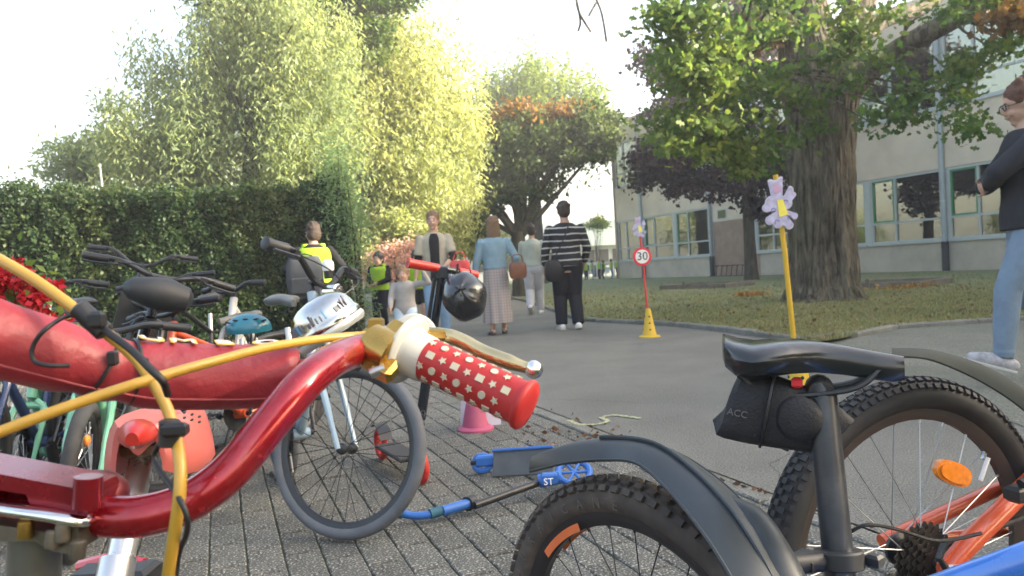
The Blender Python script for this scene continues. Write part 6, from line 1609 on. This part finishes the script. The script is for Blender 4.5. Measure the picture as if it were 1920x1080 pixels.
# yellow pole stand
bp_ = G(1500, 760); yp = thing('pole_stand', 'leaning yellow pole with lavender and white card figure, behind the black saddle', 'sign', bp_)
cone(yp, m=m_ycone); cone_holes(yp); dd = (bp_ - CP).dot(Fw)
mb = MB(); mb.tube([V((0, 0, .1)), P(1490, 655, dd) - bp_, P(1472, 480, dd) - bp_, P(1454, 328, dd) - bp_], .0145, n=12); obj('pole', mb, mat('yellow pole', (.55, .34, .02), .45, var=.05), yp)
cutout(yp, P(1463, 392, dd - .025) - bp_, .74, -.08)
# pink cone with white board
pc_ = G(892, 806); pk = thing('traffic_cone', 'small pink cone standing in front of a folded white board', 'cone', pc_)
cone(pk, .26, .075, .02, .10, mat('pink cone plastic', (.38, .07, .14), .5)); 
wb = G(902, 798); wbt = thing('white_board', 'folded white board behind the pink cone', 'board', wb)
for s in (-1, 1):
    mb = MB(); mb.box((s * .055, 0, .10), (.11, .006, .2), Matrix.Rotation(s * .25, 3, 'Z') @ Matrix.Rotation(-.2, 3, 'X')); obj('panel', mb, mat('white board', (.46, .44, .52), .6) if s < 0 else bpy.data.materials['white board'], wbt, smooth=False)
# ================================================================ PEOPLE
m_skin = mat('skin', (0.46, 0.28, 0.20), .5, var=.06, vs=15)
m_eyew = mat('eye white', (.7, .68, .65), .3); m_eyed = mat('eye dark', (.03, .02, .015), .2); m_lip = mat('lips', (.42, .17, .15), .5)
def ik(a, b, l1, l2, pole):
    a, b, pole = V(a), V(b), V(pole); d = b - a; L = d.length
    if L > (l1 + l2) * .999: b = a + d.normalized() * (l1 + l2) * .999; d = b - a; L = d.length
    x = (l1 * l1 - l2 * l2 + L * L) / (2 * L); h = math.sqrt(max(0, l1 * l1 - x * x)); u = d / L
    p = (pole - u * pole.dot(u)).normalized(); return a + u * x + p * h, b
def eloft(mb, secs, n=20):
    """secs: (z, cx, cy, rx, ry)"""
    mb.loft([[V((cx + rx * math.cos(2 * PI * k / n), cy + ry * math.sin(2 * PI * k / n), z)) for k in range(n)] for z, cx, cy, rx, ry in secs])
def person(label, loc, rz, H, feet=((-.055, .0, 0), (.055, .0, 0)), footrot=((0, 0), (0, 0)), hands=((-.16, .02, .46), (.16, .02, .46)), elbow=((-.2, -1, 0), (.2, -1, 0)),
           skin=None, hair=None, hairstyle='short', top=None, sleeve=1.0, bottom=None, bstyle='trousers', shoes=None, vest=None, vox=.011, face=True, detail=True, headyaw=0.0,
           headpitch=0.0, toph=.50, widen=1.0, group=None, lean=0.0, child=False, jacket=False, legw=1.0, inner=None, glasses=False, tights=None, hem=.12):
    skin = skin or m_skin
    root = thing('person', label, 'person', loc, (0, 0, rz), group); U = H
    hs = 1.28 if child else 1.0
    hipz, shz = .515 * U, .815 * U
    sw = .112 * U * widen; hw_ = .052 * U
    lean_v = lambda z: lean * max(0, (z - hipz)) 
    sh = [V((s * sw * .93, lean_v(shz), shz - .018 * U)) for s in (-1, 1)]; hip = [V((s * hw_, 0, hipz)) for s in (-1, 1)]
    kn, an, el, wr_ = [], [], [], []
    for i in range(2):
        a = V(feet[i]) * U + V((0, 0, .045 * U)); k_, a2 = ik(hip[i], a, .25 * U, .235 * U, (0, 1, 0)); kn.append(k_); an.append(a2)
        h = V(hands[i]) * U; e, w = ik(sh[i], h, .165 * U, .145 * U, elbow[i]); el.append(e); wr_.append(w)
    nz_ = .855 * U; hc = V((0, lean_v(.9 * U) + .012 * U, (.932 if not child else .905) * U))
    HR = Matrix.Rotation(headyaw, 3, 'Z') @ Matrix.Rotation(headpitch, 3, 'X')
    b = MB()
    torso = [(.45, .075, .055), (.50, .095, .066), (.54, .098, .068), (.60, .088, .060), (.66, .088, .060), (.72, .095, .063), (.765, .098, .062), (.79, .094, .056), (.812, .076, .048), (.832, .052, .040), (.845, .036, .034)]
    T = lambda k, o=0: [(z * U, 0, lean_v(z * U), (rx * k * widen + o) * U, (ry * k * (widen if widen > 1 else 1) + o) * U) for z, rx, ry in torso]
    eloft(b, T(.92)); b.tube([V((0, lean_v(shz), .82 * U)), hc - V((0, .01 * U, .03 * U))], [.036 * U, .031 * U], n=12)
    # head
    hd = MB(); hd.ell((0, -.004 * U, .012 * U), (.047 * U * hs, .058 * U * hs, .058 * U * hs), None, 20, 14); hd.ell((0, .014 * U, -.026 * U * hs), (.037 * U * hs, .042 * U * hs, .042 * U * hs), None, 18, 12)
    hd.ell((0, .058 * U * hs, -.008 * U), (.0085 * U, .013 * U, .016 * U), None, 10, 8); hd.ell((0, .04 * U * hs, -.058 * U * hs), (.016 * U, .012 * U, .010 * U), None, 10, 6)
    for s in (-1, 1): hd.ell((s * .048 * U * hs, 0, -.006 * U), (.006 * U, .012 * U, .017 * U), None, 8, 8); hd.ell((s * .02 * U, .047 * U * hs, -.022 * U), (.014 * U, .010 * U, .012 * U), None, 10, 8)
    hd.xf(Matrix.Translation(hc) @ HR.to_4x4()); b.merge(hd)
    for i in range(2):
        b.tube([hip[i], kn[i]], [.058 * U * legw, .036 * U], n=12, round_=True); b.tube([kn[i], kn[i].lerp(an[i], .35), an[i]], [.036 * U, .036 * U, .022 * U], n=12, round_=True)
        b.tube([sh[i] - V((0, 0, .01 * U)), el[i]], [.034 * U, .024 * U], n=12, round_=True); b.tube([el[i], el[i].lerp(wr_[i], .3), wr_[i]], [.024 * U, .024 * U, .015 * U], n=12, round_=True)
        # foot
        yaw, pit = footrot[i]; FM = Matrix.Translation(an[i]) @ Matrix.Rotation(yaw, 4, 'Z') @ Matrix.Rotation(pit, 4, 'X')
        ft = MB(); ft.tube([V((0, -.025 * U, -.024 * U)), V((0, .03 * U, -.024 * U)), V((0, .085 * U, -.030 * U))], [.020 * U, .022 * U, .016 * U], n=10, round_=True); ft.xf(FM); b.merge(ft)
        # hand with palm, four fingers and a thumb
        fd = (wr_[i] - el[i]).normalized(); sx = V((-1 if i else 1, 0, 0)); sx = (sx - fd * sx.dot(fd)).normalized() if abs(sx.dot(fd)) < .95 else fd.orthogonal().normalized(); fw = fd.cross(sx)
        fw = fw if fw.y > 0 else -fw
        pc_ = wr_[i] + fd * .028 * U; Mh = Matrix((fw, sx, fd)).transposed(); b.ell(pc_, (.022 * U, .010 * U, .032 * U), Mh, 12, 8)
        for k in range(4):
            o_ = (k - 1.5) * .0115 * U; L = (.040, .045, .042, .034)[3 - k] * U; base = pc_ + fw * o_ + fd * .024 * U
            b.tube([base, base + fd * L * .5 + sx * .002 * U, base + fd * L * .85 + sx * .012 * U], [.0055 * U, .0052 * U, .0042 * U], n=6, round_=True)
        b.tube([pc_ + fw * .018 * U - fd * .012 * U, pc_ + fw * .034 * U + fd * .008 * U, pc_ + fw * .036 * U + fd * .026 * U + sx * .006 * U], [.0075 * U, .0065 * U, .005 * U], n=6, round_=True)
    obj('body', remesh(b, vox * .8 if detail else vox, 3), skin, root)
    P4 = Matrix.Translation(hc) @ HR.to_4x4()
    if face:
        for s in (-1, 1):
            e_ = MB(); e_.ell((s * .0195 * U, .0515 * U * hs, .004 * U), (.0085 * U, .004 * U, .0045 * U), None, 10, 6); e_.xf(P4); obj('eye', e_, m_eyed if not detail else m_eyew, root)
            e_ = MB(); e_.ell((s * .0195 * U, .0545 * U * hs, .004 * U), (.0042 * U, .0025 * U, .0042 * U), None, 10, 6); e_.ell((s * .0195 * U, .0545 * U * hs, .016 * U), (.013 * U, .004 * U, .0022 * U), None, 8, 5); e_.xf(P4); obj('brow_and_iris', e_, m_eyed, root)
        e_ = MB(); e_.ell((0, .052 * U * hs, -.035 * U * hs), (.014 * U, .005 * U, .0045 * U), None, 12, 6); e_.xf(P4); obj('mouth', e_, m_lip, root)
    # hair
    h = MB()
    if hairstyle != 'none':
        h.ell((0, -.012 * U, .022 * U), (.054 * U * hs, .062 * U * hs, .058 * U * hs), None, 18, 12); h.ell((0, -.028 * U, -.004 * U), (.051 * U * hs, .046 * U * hs, .05 * U * hs), None, 16, 10)
        rgh = random.Random(int(H * 1000))
        for _ in range(40):
            a = rgh.uniform(0, 2 * PI); t = rgh.uniform(0, 1.4); p = V((math.sin(t) * math.cos(a) * .052, math.sin(t) * math.sin(a) * .056 - .014, math.cos(t) * .056 + .022)) * U * hs
            if p.y > .03 * U and p.z < .04 * U: continue
            h.ell(p, (.012 * U, .012 * U, .012 * U), None, 6, 5)
        if hairstyle == 'long':
            eloft(h, [(.03 * U, 0, -.02 * U, .05 * U, .05 * U), (-.02 * U, 0, -.03 * U, .057 * U, .04 * U), (-.07 * U, 0, -.035 * U, .060 * U, .034 * U), (-.115 * U, 0, -.034 * U, .056 * U, .028 * U), (-.145 * U, .004 * U, -.032 * U, .038 * U, .020 * U)])
            for k in range(14): x = (k - 6.5) * .008 * U; h.tube([V((x, -.065 * U + abs(x) * .4, -.01 * U)), V((x * 1.1, -.068 * U + abs(x) * .5, -.08 * U)), V((x, -.06 * U + abs(x) * .4, -.15 * U))], [.005 * U, .006 * U, .003 * U], n=5)
        if hairstyle == 'bun': [h.ell((rgh.uniform(-.035, .035) * U, rgh.uniform(-.07, .0) * U, rgh.uniform(.05, .085) * U), .017 * U, None, 6, 5) for _ in range(22)]; h.ell((0, -.05 * U, .065 * U), (.036 * U, .034 * U, .034 * U), None, 12, 8); h.ell((0, -.04 * U, .02 * U), (.05 * U, .04 * U, .05 * U), None, 12, 8)
        if hairstyle == 'bob': h.ell((0, -.02 * U, -.015 * U), (.058 * U * hs, .05 * U * hs, .06 * U * hs), None, 16, 10)
        h.xf(P4); obj('hair', remesh(h, vox * .8, 1), hair, root)
    # shoes
    sh_ = MB(); sl = MB()
    for i in range(2):
        yaw, pit = footrot[i]; FM = Matrix.Translation(an[i]) @ Matrix.Rotation(yaw, 4, 'Z') @ Matrix.Rotation(pit, 4, 'X')
        s1 = MB()
        if bstyle == 'skirt':
            s1.box((0, .035 * U, -.044 * U), (.046 * U, .135 * U, .012 * U), None, .003); s1.box((0, -.024 * U, -.036 * U), (.036 * U, .03 * U, .024 * U)); s1.tube([V((-.025 * U, .05 * U, -.04 * U)), V((0, .055 * U, -.012 * U)), V((.025 * U, .05 * U, -.04 * U))], .007 * U, n=6); s1.tube([V((-.022 * U, .0, -.01 * U)), V((0, .022 * U, -.005 * U)), V((.022 * U, .0, -.01 * U)), V((0, -.026 * U, -.0 * U)), V((-.022 * U, 0, -.01 * U))], .004 * U, n=5)
        else:
            s1.tube([V((0, -.032 * U, -.024 * U)), V((0, .02 * U, -.020 * U)), V((0, .092 * U, -.030 * U))], [.025 * U, .028 * U, .020 * U], n=12, round_=True)
            s2 = MB(); s2.box((0, .032 * U, -.0435 * U), (.050 * U, .160 * U, .012 * U), None, .004); s2.xf(FM); obj('shoe_sole', s2, m_whp if shoes else m_black, root)
        s1.xf(FM); obj('shoe', s1, shoes, root)
    # bottoms
    if bstyle == 'skirt':
        sk = MB(); n = 56; secs = [(.62, .084, .062), (.56, .100, .072), (.50, .108, .080), (.38, .112, .088), (.25, .116, .094), (hem, .120, .098)]
        out_, in_ = [], []
        for z, rx, ry in secs:
            f = max(0, (.55 - z)) * .10
            ring = [V(((rx + f * .25 * math.sin(9 * a + z * 3)) * math.cos(a), (ry + f * .25 * math.sin(9 * a + z * 3)) * math.sin(a), z)) * U for a in [2 * PI * k / n for k in range(n)]]
            out_.append(ring); in_.append([V((p.x * .95, p.y * .95, p.z)) for p in ring])
        sk.loft(out_ + in_[::-1], cap=False); obj('skirt', sk, bottom, root)
    else:
        t = MB(); short = (bstyle == 'shorts')
        t.loft([[V(((.082 + .0) * U * widen * math.cos(a) if False else rx * U * widen * math.cos(a), ry * U * math.sin(a), z * U)) for a in [2 * PI * k / 22 for k in range(22)]] for z, rx, ry in ((.46, .085, .062), (.50, .105, .076), (.55, .106, .076), (.62, .090, .066))])
        for i in range(2):
            if short: t.tube([hip[i], hip[i].lerp(kn[i], .8)], [.066 * U, .058 * U], n=14)
            else:
                wide = legw
                t.tube([hip[i] - V((0, 0, .01 * U)), kn[i]], [.064 * U * wide, .046 * U * wide], n=14, round_=True); t.tube([kn[i], kn[i].lerp(an[i], .5), an[i] + V((0, 0, -.005 * U))], [.046 * U * wide, .042 * U * wide, .034 * U * (wide ** 1.6)], n=14, round_=False)
                for q, r_ in ((.85, .037), (.93, .040)): t.ell(kn[i].lerp(an[i], q), (r_ * U * wide ** 1.4, r_ * U * wide ** 1.4, .012 * U), None, 10, 6)
        obj('trousers' if not short else 'shorts', remesh(t, vox, 2), bottom, root)
    # top
    tp_ = MB(); k_ = 1.0
    secs = [s_ for s_ in T(1.0, .010 if not jacket else .018) if s_[0] >= toph * U - 1e-4 and s_[0] < .84 * U]
    secs = [(toph * U, 0, 0, secs[0][3] * 1.04, secs[0][4] * 1.06)] + secs + [(.842 * U, 0, lean_v(.84 * U), .05 * U, .046 * U)]
    eloft(tp_, secs, 24)
    rg2 = random.Random(3)
    for i in range(2):
        e2 = el[i].lerp(wr_[i], .0); r0 = .040 if not jacket else .046
        if sleeve <= .5: tp_.tube([sh[i] + V((0, 0, -.008 * U)), sh[i].lerp(el[i], .8)], [r0 * U, .040 * U], n=12, round_=False); tp_.ell(sh[i] - V((0, 0, .006 * U)), r0 * U, None, 10, 8)
        elif sleeve > .5:
            tp_.tube([sh[i] + V((0, 0, -.008 * U)), el[i]], [r0 * U, .036 * U], n=12, round_=True); tp_.tube([el[i], el[i].lerp(wr_[i], sleeve * .9)], [.036 * U, .028 * U], n=12, round_=True)
            for q in (.35, .7): tp_.ell(el[i].lerp(wr_[i], q * .8), (.034 * U,) * 3, None, 8, 6)
    obj('top' if not jacket else 'jacket', remesh(tp_, vox, 6), top, root)
    if inner is not None:   # visible shirt front between open cardigan edges
        q = MB(); secs = [s_ for s_ in T(1.0, .016) if .5 * U < s_[0] < .835 * U]
        secs = [(.46 * U, 0, 0, secs[0][3] * 1.04, secs[0][4] * 1.06)] + secs
        q.loft([[V((cx + rx * math.cos(a), cy + ry * math.sin(a), z)) for a in [math.radians(90 - 20 + 5 * k) for k in range(9)]] + [V((cx + (rx - .012) * math.cos(a), cy + (ry - .012) * math.sin(a), z)) for a in [math.radians(90 + 20 - 5 * k) for k in range(9)]] for z, cx, cy, rx, ry in secs])
        obj('inner_top', q, inner, root)
    if vest is not None:
        v_ = MB(); secs = [s_ for s_ in T(1.0, .022) if s_[0] >= .53 * U and s_[0] < .83 * U]; eloft(v_, [(.515 * U, 0, 0, secs[0][3] * 1.04, secs[0][4] * 1.05)] + secs, 24)
        for s in (-1, 1): v_.tube([V((s * .06 * U, .0, .81 * U)), V((s * .06 * U, .0, .845 * U))], .03 * U, n=10)
        vo = obj('safety_vest', remesh(v_, vox, 2), vest, root)
        bnd = MB()
        for z in (.60,): bnd.loft([[V((math.cos(a) * (.082 + .029) * U * widen, math.sin(a) * (.056 + .029) * U, (z + dz) * U)) for a in [2 * PI * k / 24 for k in range(24)]] for dz in (-.012, .012)], cap=False)
        obj('reflective_band', bnd, mat('silver band', (.55, .56, .55), .35) if 'silver band' not in bpy.data.materials else bpy.data.materials['silver band'], vo)
    if glasses:
        g = MB()
        for s in (-1, 1):
            g.tube([V((s * .021 * U + .015 * U * math.cos(a), .060 * U, .003 * U + .011 * U * math.sin(a))) for a in [2 * PI * k / 16 for k in range(16)]], .0018 * U, n=5, closed=True); g.tube([V((s * .036 * U, .060 * U, .005 * U)), V((s * .050 * U, .0, .004 * U))], .0016 * U, n=5)
        g.tube([V((-.006 * U, .061 * U, .005 * U)), V((.006 * U, .061 * U, .005 * U))], .0018 * U, n=5); g.xf(P4); obj('glasses', g, m_black, root)
    return root, dict(wr=wr_, el=el, sh=sh, hc=hc)

def hairm(n, c): return mat(n, c, .55, var=.25, vs=60, bump=.8, bs=220)
def cloth(n, c, **k): return mat(n, c, k.pop('rough', .9), var=k.pop('var', .10), vs=k.pop('vs', 9), bump=k.pop('bump', .7), bs=k.pop('bs', 14), spec=.2, **k)
# striped jumper
m_stripe, t_, p_ = new_mat('black jumper with white stripes')
tc = t_.nodes.new('ShaderNodeTexCoord'); sx = t_.nodes.new('ShaderNodeSeparateXYZ'); lk(t_, tc.outputs['Object'], sx.inputs[0])
nn_ = t_.nodes.new('ShaderNodeTexNoise'); nn_.inputs['Scale'].default_value = 4; lk(t_, tc.outputs['Object'], nn_.inputs['Vector'])
ma = t_.nodes.new('ShaderNodeMath'); ma.operation = 'MULTIPLY_ADD'; lk(t_, nn_.outputs['Fac'], ma.inputs[0]); ma.inputs[1].default_value = .05; lk(t_, sx.outputs['Z'], ma.inputs[2])
md = t_.nodes.new('ShaderNodeMath'); md.operation = 'FRACT'; mm_ = t_.nodes.new('ShaderNodeMath'); mm_.operation = 'MULTIPLY'; mm_.inputs[1].default_value = 11.2; lk(t_, ma.outputs[0], mm_.inputs[0]); lk(t_, mm_.outputs[0], md.inputs[0])
lt_ = t_.nodes.new('ShaderNodeMath'); lt_.operation = 'LESS_THAN'; lt_.inputs[1].default_value = .20; lk(t_, md.outputs[0], lt_.inputs[0])
mc = t_.nodes.new('ShaderNodeMix'); mc.data_type = 'RGBA'; lk(t_, lt_.outputs[0], mc.inputs[0]); mc.inputs[6].default_value = (.018, .018, .022, 1); mc.inputs[7].default_value = (.5, .48, .44, 1); lk(t_, mc.outputs[2], p_.inputs['Base Color']); p_.inputs['Roughness'].default_value = .95
# checked skirt
m_check, t_, p_ = new_mat('pale checked skirt fabric')
tc = t_.nodes.new('ShaderNodeTexCoord'); sx = t_.nodes.new('ShaderNodeSeparateXYZ'); lk(t_, tc.outputs['Object'], sx.inputs[0]); last = None
for ax_i in ('X', 'Z'):
    q1 = t_.nodes.new('ShaderNodeMath'); q1.operation = 'MULTIPLY'; q1.inputs[1].default_value = 26; lk(t_, sx.outputs[ax_i], q1.inputs[0]); q2 = t_.nodes.new('ShaderNodeMath'); q2.operation = 'FRACT'; lk(t_, q1.outputs[0], q2.inputs[0]); q3 = t_.nodes.new('ShaderNodeMath'); q3.operation = 'LESS_THAN'; q3.inputs[1].default_value = .3; lk(t_, q2.outputs[0], q3.inputs[0])
    if last is None: last = q3
    else: q4 = t_.nodes.new('ShaderNodeMath'); q4.operation = 'ADD'; lk(t_, last.outputs[0], q4.inputs[0]); lk(t_, q3.outputs[0], q4.inputs[1]); last = q4
q5 = t_.nodes.new('ShaderNodeMath'); q5.operation = 'MULTIPLY'; q5.inputs[1].default_value = .5; lk(t_, last.outputs[0], q5.inputs[0])
mc = t_.nodes.new('ShaderNodeMix'); mc.data_type = 'RGBA'; lk(t_, q5.outputs[0], mc.inputs[0]); mc.inputs[6].default_value = (.34, .30, .28, 1); mc.inputs[7].default_value = (.24, .20, .21, 1); lk(t_, mc.outputs[2], p_.inputs['Base Color']); p_.inputs['Roughness'].default_value = .9

GP = 'people walking up the path'
m_brownh = hairm('brown hair', (.035, .02, .012)); m_blondh = hairm('dark blond hair', (.17, .10, .05)); m_darkh = hairm('dark hair', (.022, .014, .01)); m_ltbr = hairm('light brown hair', (.20, .12, .06))
m_navyt = cloth('navy black trousers', (.018, .018, .024)); m_bluec = cloth('light blue knit cardigan', (.20, .30, .36)); m_wsh = cloth('pale green white shirt', (.36, .38, .32)); m_gtr = cloth('pale grey trousers', (.42, .41, .42))
m_beige = cloth('cream knitted sleeveless jacket', (.36, .33, .26)); m_blk = cloth('black cotton', (.015, .015, .017)); m_jean = cloth('blue denim', (.17, .27, .40), dirt=.4, dirtcol=(.30, .42, .55)); m_greig = cloth('beige grey child jumper', (.30, .285, .27))
m_pbl = cloth('pale blue trousers', (.40, .50, .58)); m_hivis = cloth('fluorescent yellow safety vest', (.32, .52, .03), bump=.3); m_char = cloth('charcoal jacket', (.028, .030, .036)); m_white_shoe = mat('white shoe leather', (.65, .64, .62), .5, var=.1)
m_drk = mat('dark shoe', (.03, .03, .035), .5)
# striped person
d = 10.35; pA, jA = person('person in black and white striped jumper and black trousers walking away', GD(1063, d), math.radians(3), 1.76, feet=((-.06, .045, 0), (.065, -.02, .004)), footrot=((.1, 0), (-.15, -.25)),
     hands=((-.17, .06, .50), (.150, .075, .515)), elbow=((-.6, -1, 0), (.7, -1, 0)), hair=m_brownh, top=m_stripe, bottom=m_navyt, shoes=m_white_shoe, widen=1.18, legw=1.22, toph=.50, group=GP, sleeve=.85)
# skirt woman
pB, jB = person('woman in light blue cardigan and long checked skirt walking away', GD(929, 10.2), math.radians(6), 1.60, feet=((-.052, -.02, .01), (.055, .055, .012)), footrot=((.15, -.1), (-.1, 0)),
     hands=((-.185, .03, .49), (.17, .06, .53)), elbow=((-.5, -1, 0), (.6, -1, 0)), hair=m_blondh, hairstyle='long', top=m_bluec, bottom=m_check, bstyle='skirt', shoes=m_drk, widen=1.05, group=GP, hem=.105, toph=.56)
# pale shirt person
pC, jC = person('person in pale green shirt and light grey trousers walking further ahead', GD(1000, 14.4), math.radians(-4), 1.72, feet=((-.05, -.12, .045), (.055, .10, 0)), footrot=((0, -.7), (0, .1)),
     hands=((-.155, .10, .50), (.165, -.05, .47)), hair=m_brownh, top=m_wsh, bottom=m_gtr, shoes=m_white_shoe, widen=1.08, legw=1.15, toph=.54, group=GP)
# vest woman facing us
pD, jD = person('woman in cream sleeveless jacket over black top facing the bikes', GD(818, 10.0), math.radians(184), 1.70, hands=((-.06, .13, .555), (.16, .03, .47)), elbow=((-1, -.4, -.2), (.4, -1, 0)),
     hair=m_blondh, hairstyle='short', top=m_beige, sleeve=0, inner=m_blk, bottom=m_jean, shoes=m_white_shoe, widen=1.02, toph=.44, group='people facing the bikes', headyaw=-.15)
for i in range(2):   # black sleeves of the shirt under the sleeveless jacket
    s_ = MB(); U = 1.70; s_.tube([jD['sh'][i] - V((0, 0, .012 * U)), jD['el'][i], jD['el'][i].lerp(jD['wr'][i], .3)], [.034 * U, .030 * U, .026 * U], n=12, round_=True); obj('black_sleeve', s_, m_blk, pD)
# toddler
pE, jE = person('toddler in beige jumper and pale blue trousers raising one hand', GD(757, 8.2), math.radians(175), .98, child=True, hands=((-.24, .10, .93), (.13, .16, .55)), elbow=((-1, -.3, -1), (.5, -1, -.2)), hair=m_ltbr, top=m_greig, bottom=m_pbl, shoes=m_drk,
     widen=1.18, legw=1.3, toph=.45, group='people facing the bikes', vox=.009)
# children with safety vests
pF, jF = person('child in yellow safety vest with folded arms behind the toddler', GD(712, 12.3), math.radians(165), 1.30, child=True, hands=((-.02, .12, .60), (.02, .13, .58)), elbow=((-1, -.4, -.3), (1, -.4, -.3)), hair=m_darkh, top=m_blk, bottom=m_navyt, vest=m_hivis, shoes=m_drk, widen=1.1, group='children in safety vests', vox=.012, toph=.5)
pG, jG = person('child in yellow safety vest and shorts walking beside the vest woman', GD(783, 12.0), math.radians(190), 1.28, child=True, feet=((-.055, .06, 0), (.055, -.08, .02)), hands=((-.17, .1, .5), (.15, .12, .6)), hair=m_brownh, top=cloth('rust tee', (.30, .12, .07)), sleeve=.4, bottom=m_blk, bstyle='shorts', vest=m_hivis, shoes=m_drk, widen=1.1, group='children in safety vests', vox=.012)
# person with backpack and vest, back turned, next to the hedge
pH, jH = person('person with curly brown hair and yellow safety vest standing by the hedge with back turned', GD(592, 8.9), math.radians(20), 1.56, hands=((-.14, .14, .62), (.14, .16, .62)), elbow=((-.8, -.6, -.4), (.9, -.6, -.3)), hair=hairm('curly brown hair', (.04, .022, .013)), hairstyle='bob', top=m_blk, bottom=m_navyt, vest=m_hivis, shoes=m_drk, widen=1.12, headyaw=.5, group='people by the hedge', toph=.5)
# woman at the right edge
pI, jI = person('woman in charcoal jacket, jeans and glasses walking past the lawn at the right edge', GD(1934, 4.45, .10), math.radians(72), 1.69, feet=((-.055, .115, .004), (.055, -.14, .05)), footrot=((0, .30), (0, -.8)), hands=((.02, .115, .655), (.05, .13, .65)),
     elbow=((-.6, .9, -.6), (1, .2, -.6)), hair=hairm('auburn brown hair', (.11, .045, .022)), hairstyle='bun', top=m_char, jacket=True, bottom=cloth('faded grey blue denim', (.17, .23, .30), dirt=.4, dirtcol=(.30, .36, .42)), shoes=mat('grey trainer', (.36, .35, .36), .6, var=.35, vs=30), glasses=True, headpitch=-.25, toph=.49, vox=.009, widen=1.1, legw=.95, group='people at the right')
# bags -------------------------------------------------------------
def bag(name, label, c, size, m, rz=0, strap=None, rnd=.3, cat='bag'):
    t = thing(name, label, cat, c, (0, 0, rz)); mb = MB(); rings = []; a_, b_, h_ = size
    for k in range(9):
        z = -1 + 2 * k / 8; f = (1 - abs(z) ** 3 * rnd); rings.append([V((a_ / 2 * f * math.copysign(abs(math.cos(q)) ** .55, math.cos(q)), b_ / 2 * f * math.copysign(abs(math.sin(q)) ** .55, math.sin(q)), z * h_ / 2)) for q in [2 * PI * j / 24 for j in range(24)]])
    mb.loft(rings); obj('pouch', mb, m, t)
    if strap:
        s_ = MB(); s_.tube(cr([V(p) for p in strap], 6), .007, n=6, sq=1.6); obj('strap', s_, m, t)
    return t
mA = pA.matrix_basis; wl = lambda r, p: Matrix.Translation(r.location) @ Matrix.Rotation(r.rotation_euler.z, 4, 'Z') @ p
q = GD(1037, 10.25); q.z = .86 + (504 - 508) * 10.25 / 1400 + .0
bag('shoulder_bag', 'round black shoulder bag hanging on the left hip of the striped person', P(1038, 508, 10.2), (.25, .12, .30), cloth('black leather', (.02, .02, .022), rough=.4, bump=.2), .2, [(0, 0, .13), (.10, -.10, .35), (.2, -.13, .58), (.25, 0, .68)], .45)
bag('handbag', 'brown leather handbag held by the woman in the checked skirt', P(971, 507, 10.0), (.24, .10, .21), mat('brown leather', (.16, .06, .028), .45, var=.15), .1, [(-.07, 0, .10), (-.05, 0, .20), (.05, 0, .20), (.07, 0, .10)], .2)
bag('handbag', 'red bag held in front by the woman in the cream jacket', P(862, 500, 9.7), (.27, .10, .16), mat('red fabric bag', (.55, .05, .05), .6, var=.1), -.25, [(-.09, 0, .07), (-.05, 0, .18), (.05, 0, .18), (.09, 0, .07)], .25)
bp = bag('backpack', 'square grey backpack on the back of the person by the hedge', P(572, 520, 8.62), (.42, .18, .48), cloth('dark grey nylon', (.055, .06, .068), rough=.7, bump=.3), .25, None, .22)
for i_, (z, hh_) in enumerate(((-.10, .20),)):
    mb = MB(); mb.box((0, -.095, z), (.30, .05, hh_), None, .02); obj('front_pocket', mb, cloth('grey pocket nylon', (.045, .05, .058), rough=.7), bp)
mb = MB(); mb.box((-.0, -.088, .13), (.05, .004, .012)); obj('small_patch', mb, m_lab, bp)
mb = MB(); mb.tube(cr([V((.10, -.02, .24)), V((.0, 0, .27)), V((-.08, -.02, .24))], 4), .008, n=6); mb.tube(cr([V((.12, .08, .2)), V((.16, .3, .12)), V((.14, .1, -.1))], 5), .016, n=6, sq=.4); obj('strap', mb, m_black, bp)
# children far away by the white fence: simple figures
m_hv2 = m_hivis
for k, u in enumerate((1098, 1110, 1124, 1131, 1146, 1158)):
    person(['distant child in yellow vest at the left end of the white fence', 'distant child in yellow vest, second from the left by the white fence', 'distant child in yellow vest, third from the left by the white fence', 'distant child in yellow vest, fourth from the left by the white fence', 'distant child in yellow vest, fifth from the left by the white fence', 'distant child in yellow vest nearest the school corner'][k],
           GD(u, 44.5 + (k % 3) * .7), random.uniform(0, 6), 1.2 + .04 * (k % 3), child=True, hair=[m_brownh, m_darkh, m_ltbr][k % 3], top=[m_blk, m_greig, m_bluec][k % 3], bottom=[m_navyt, m_jean, m_blk][k % 3], vest=m_hv2, shoes=m_drk, vox=.03, face=False, detail=False, group='children by the white fence', widen=1.15)

# ================================================================ HAZE
hz = MB(); hz.box((0, 170, 13.5), (504, 464, 29.4)); ho_ = obj('haze', hz, None, smooth=False); ho_['kind'] = 'stuff'  # haze volume added to wash out the trees and distance
m_hz = bpy.data.materials.new('haze'); m_hz.use_nodes = True; t_ = m_hz.node_tree
for n_ in list(t_.nodes):
    if n_.type != 'OUTPUT_MATERIAL': t_.nodes.remove(n_)
pv_ = t_.nodes.new('ShaderNodeVolumePrincipled'); pv_.inputs['Color'].default_value = (.96, .97, .95, 1); pv_.inputs['Density'].default_value = 0.0032; pv_.inputs['Anisotropy'].default_value = 0.3
lk(t_, pv_.outputs[0], t_.nodes['Material Output'].inputs['Volume'])
ho_.data.materials.append(m_hz); tag(ho_, 'thin pale morning haze filling the air of the whole scene', 'haze')
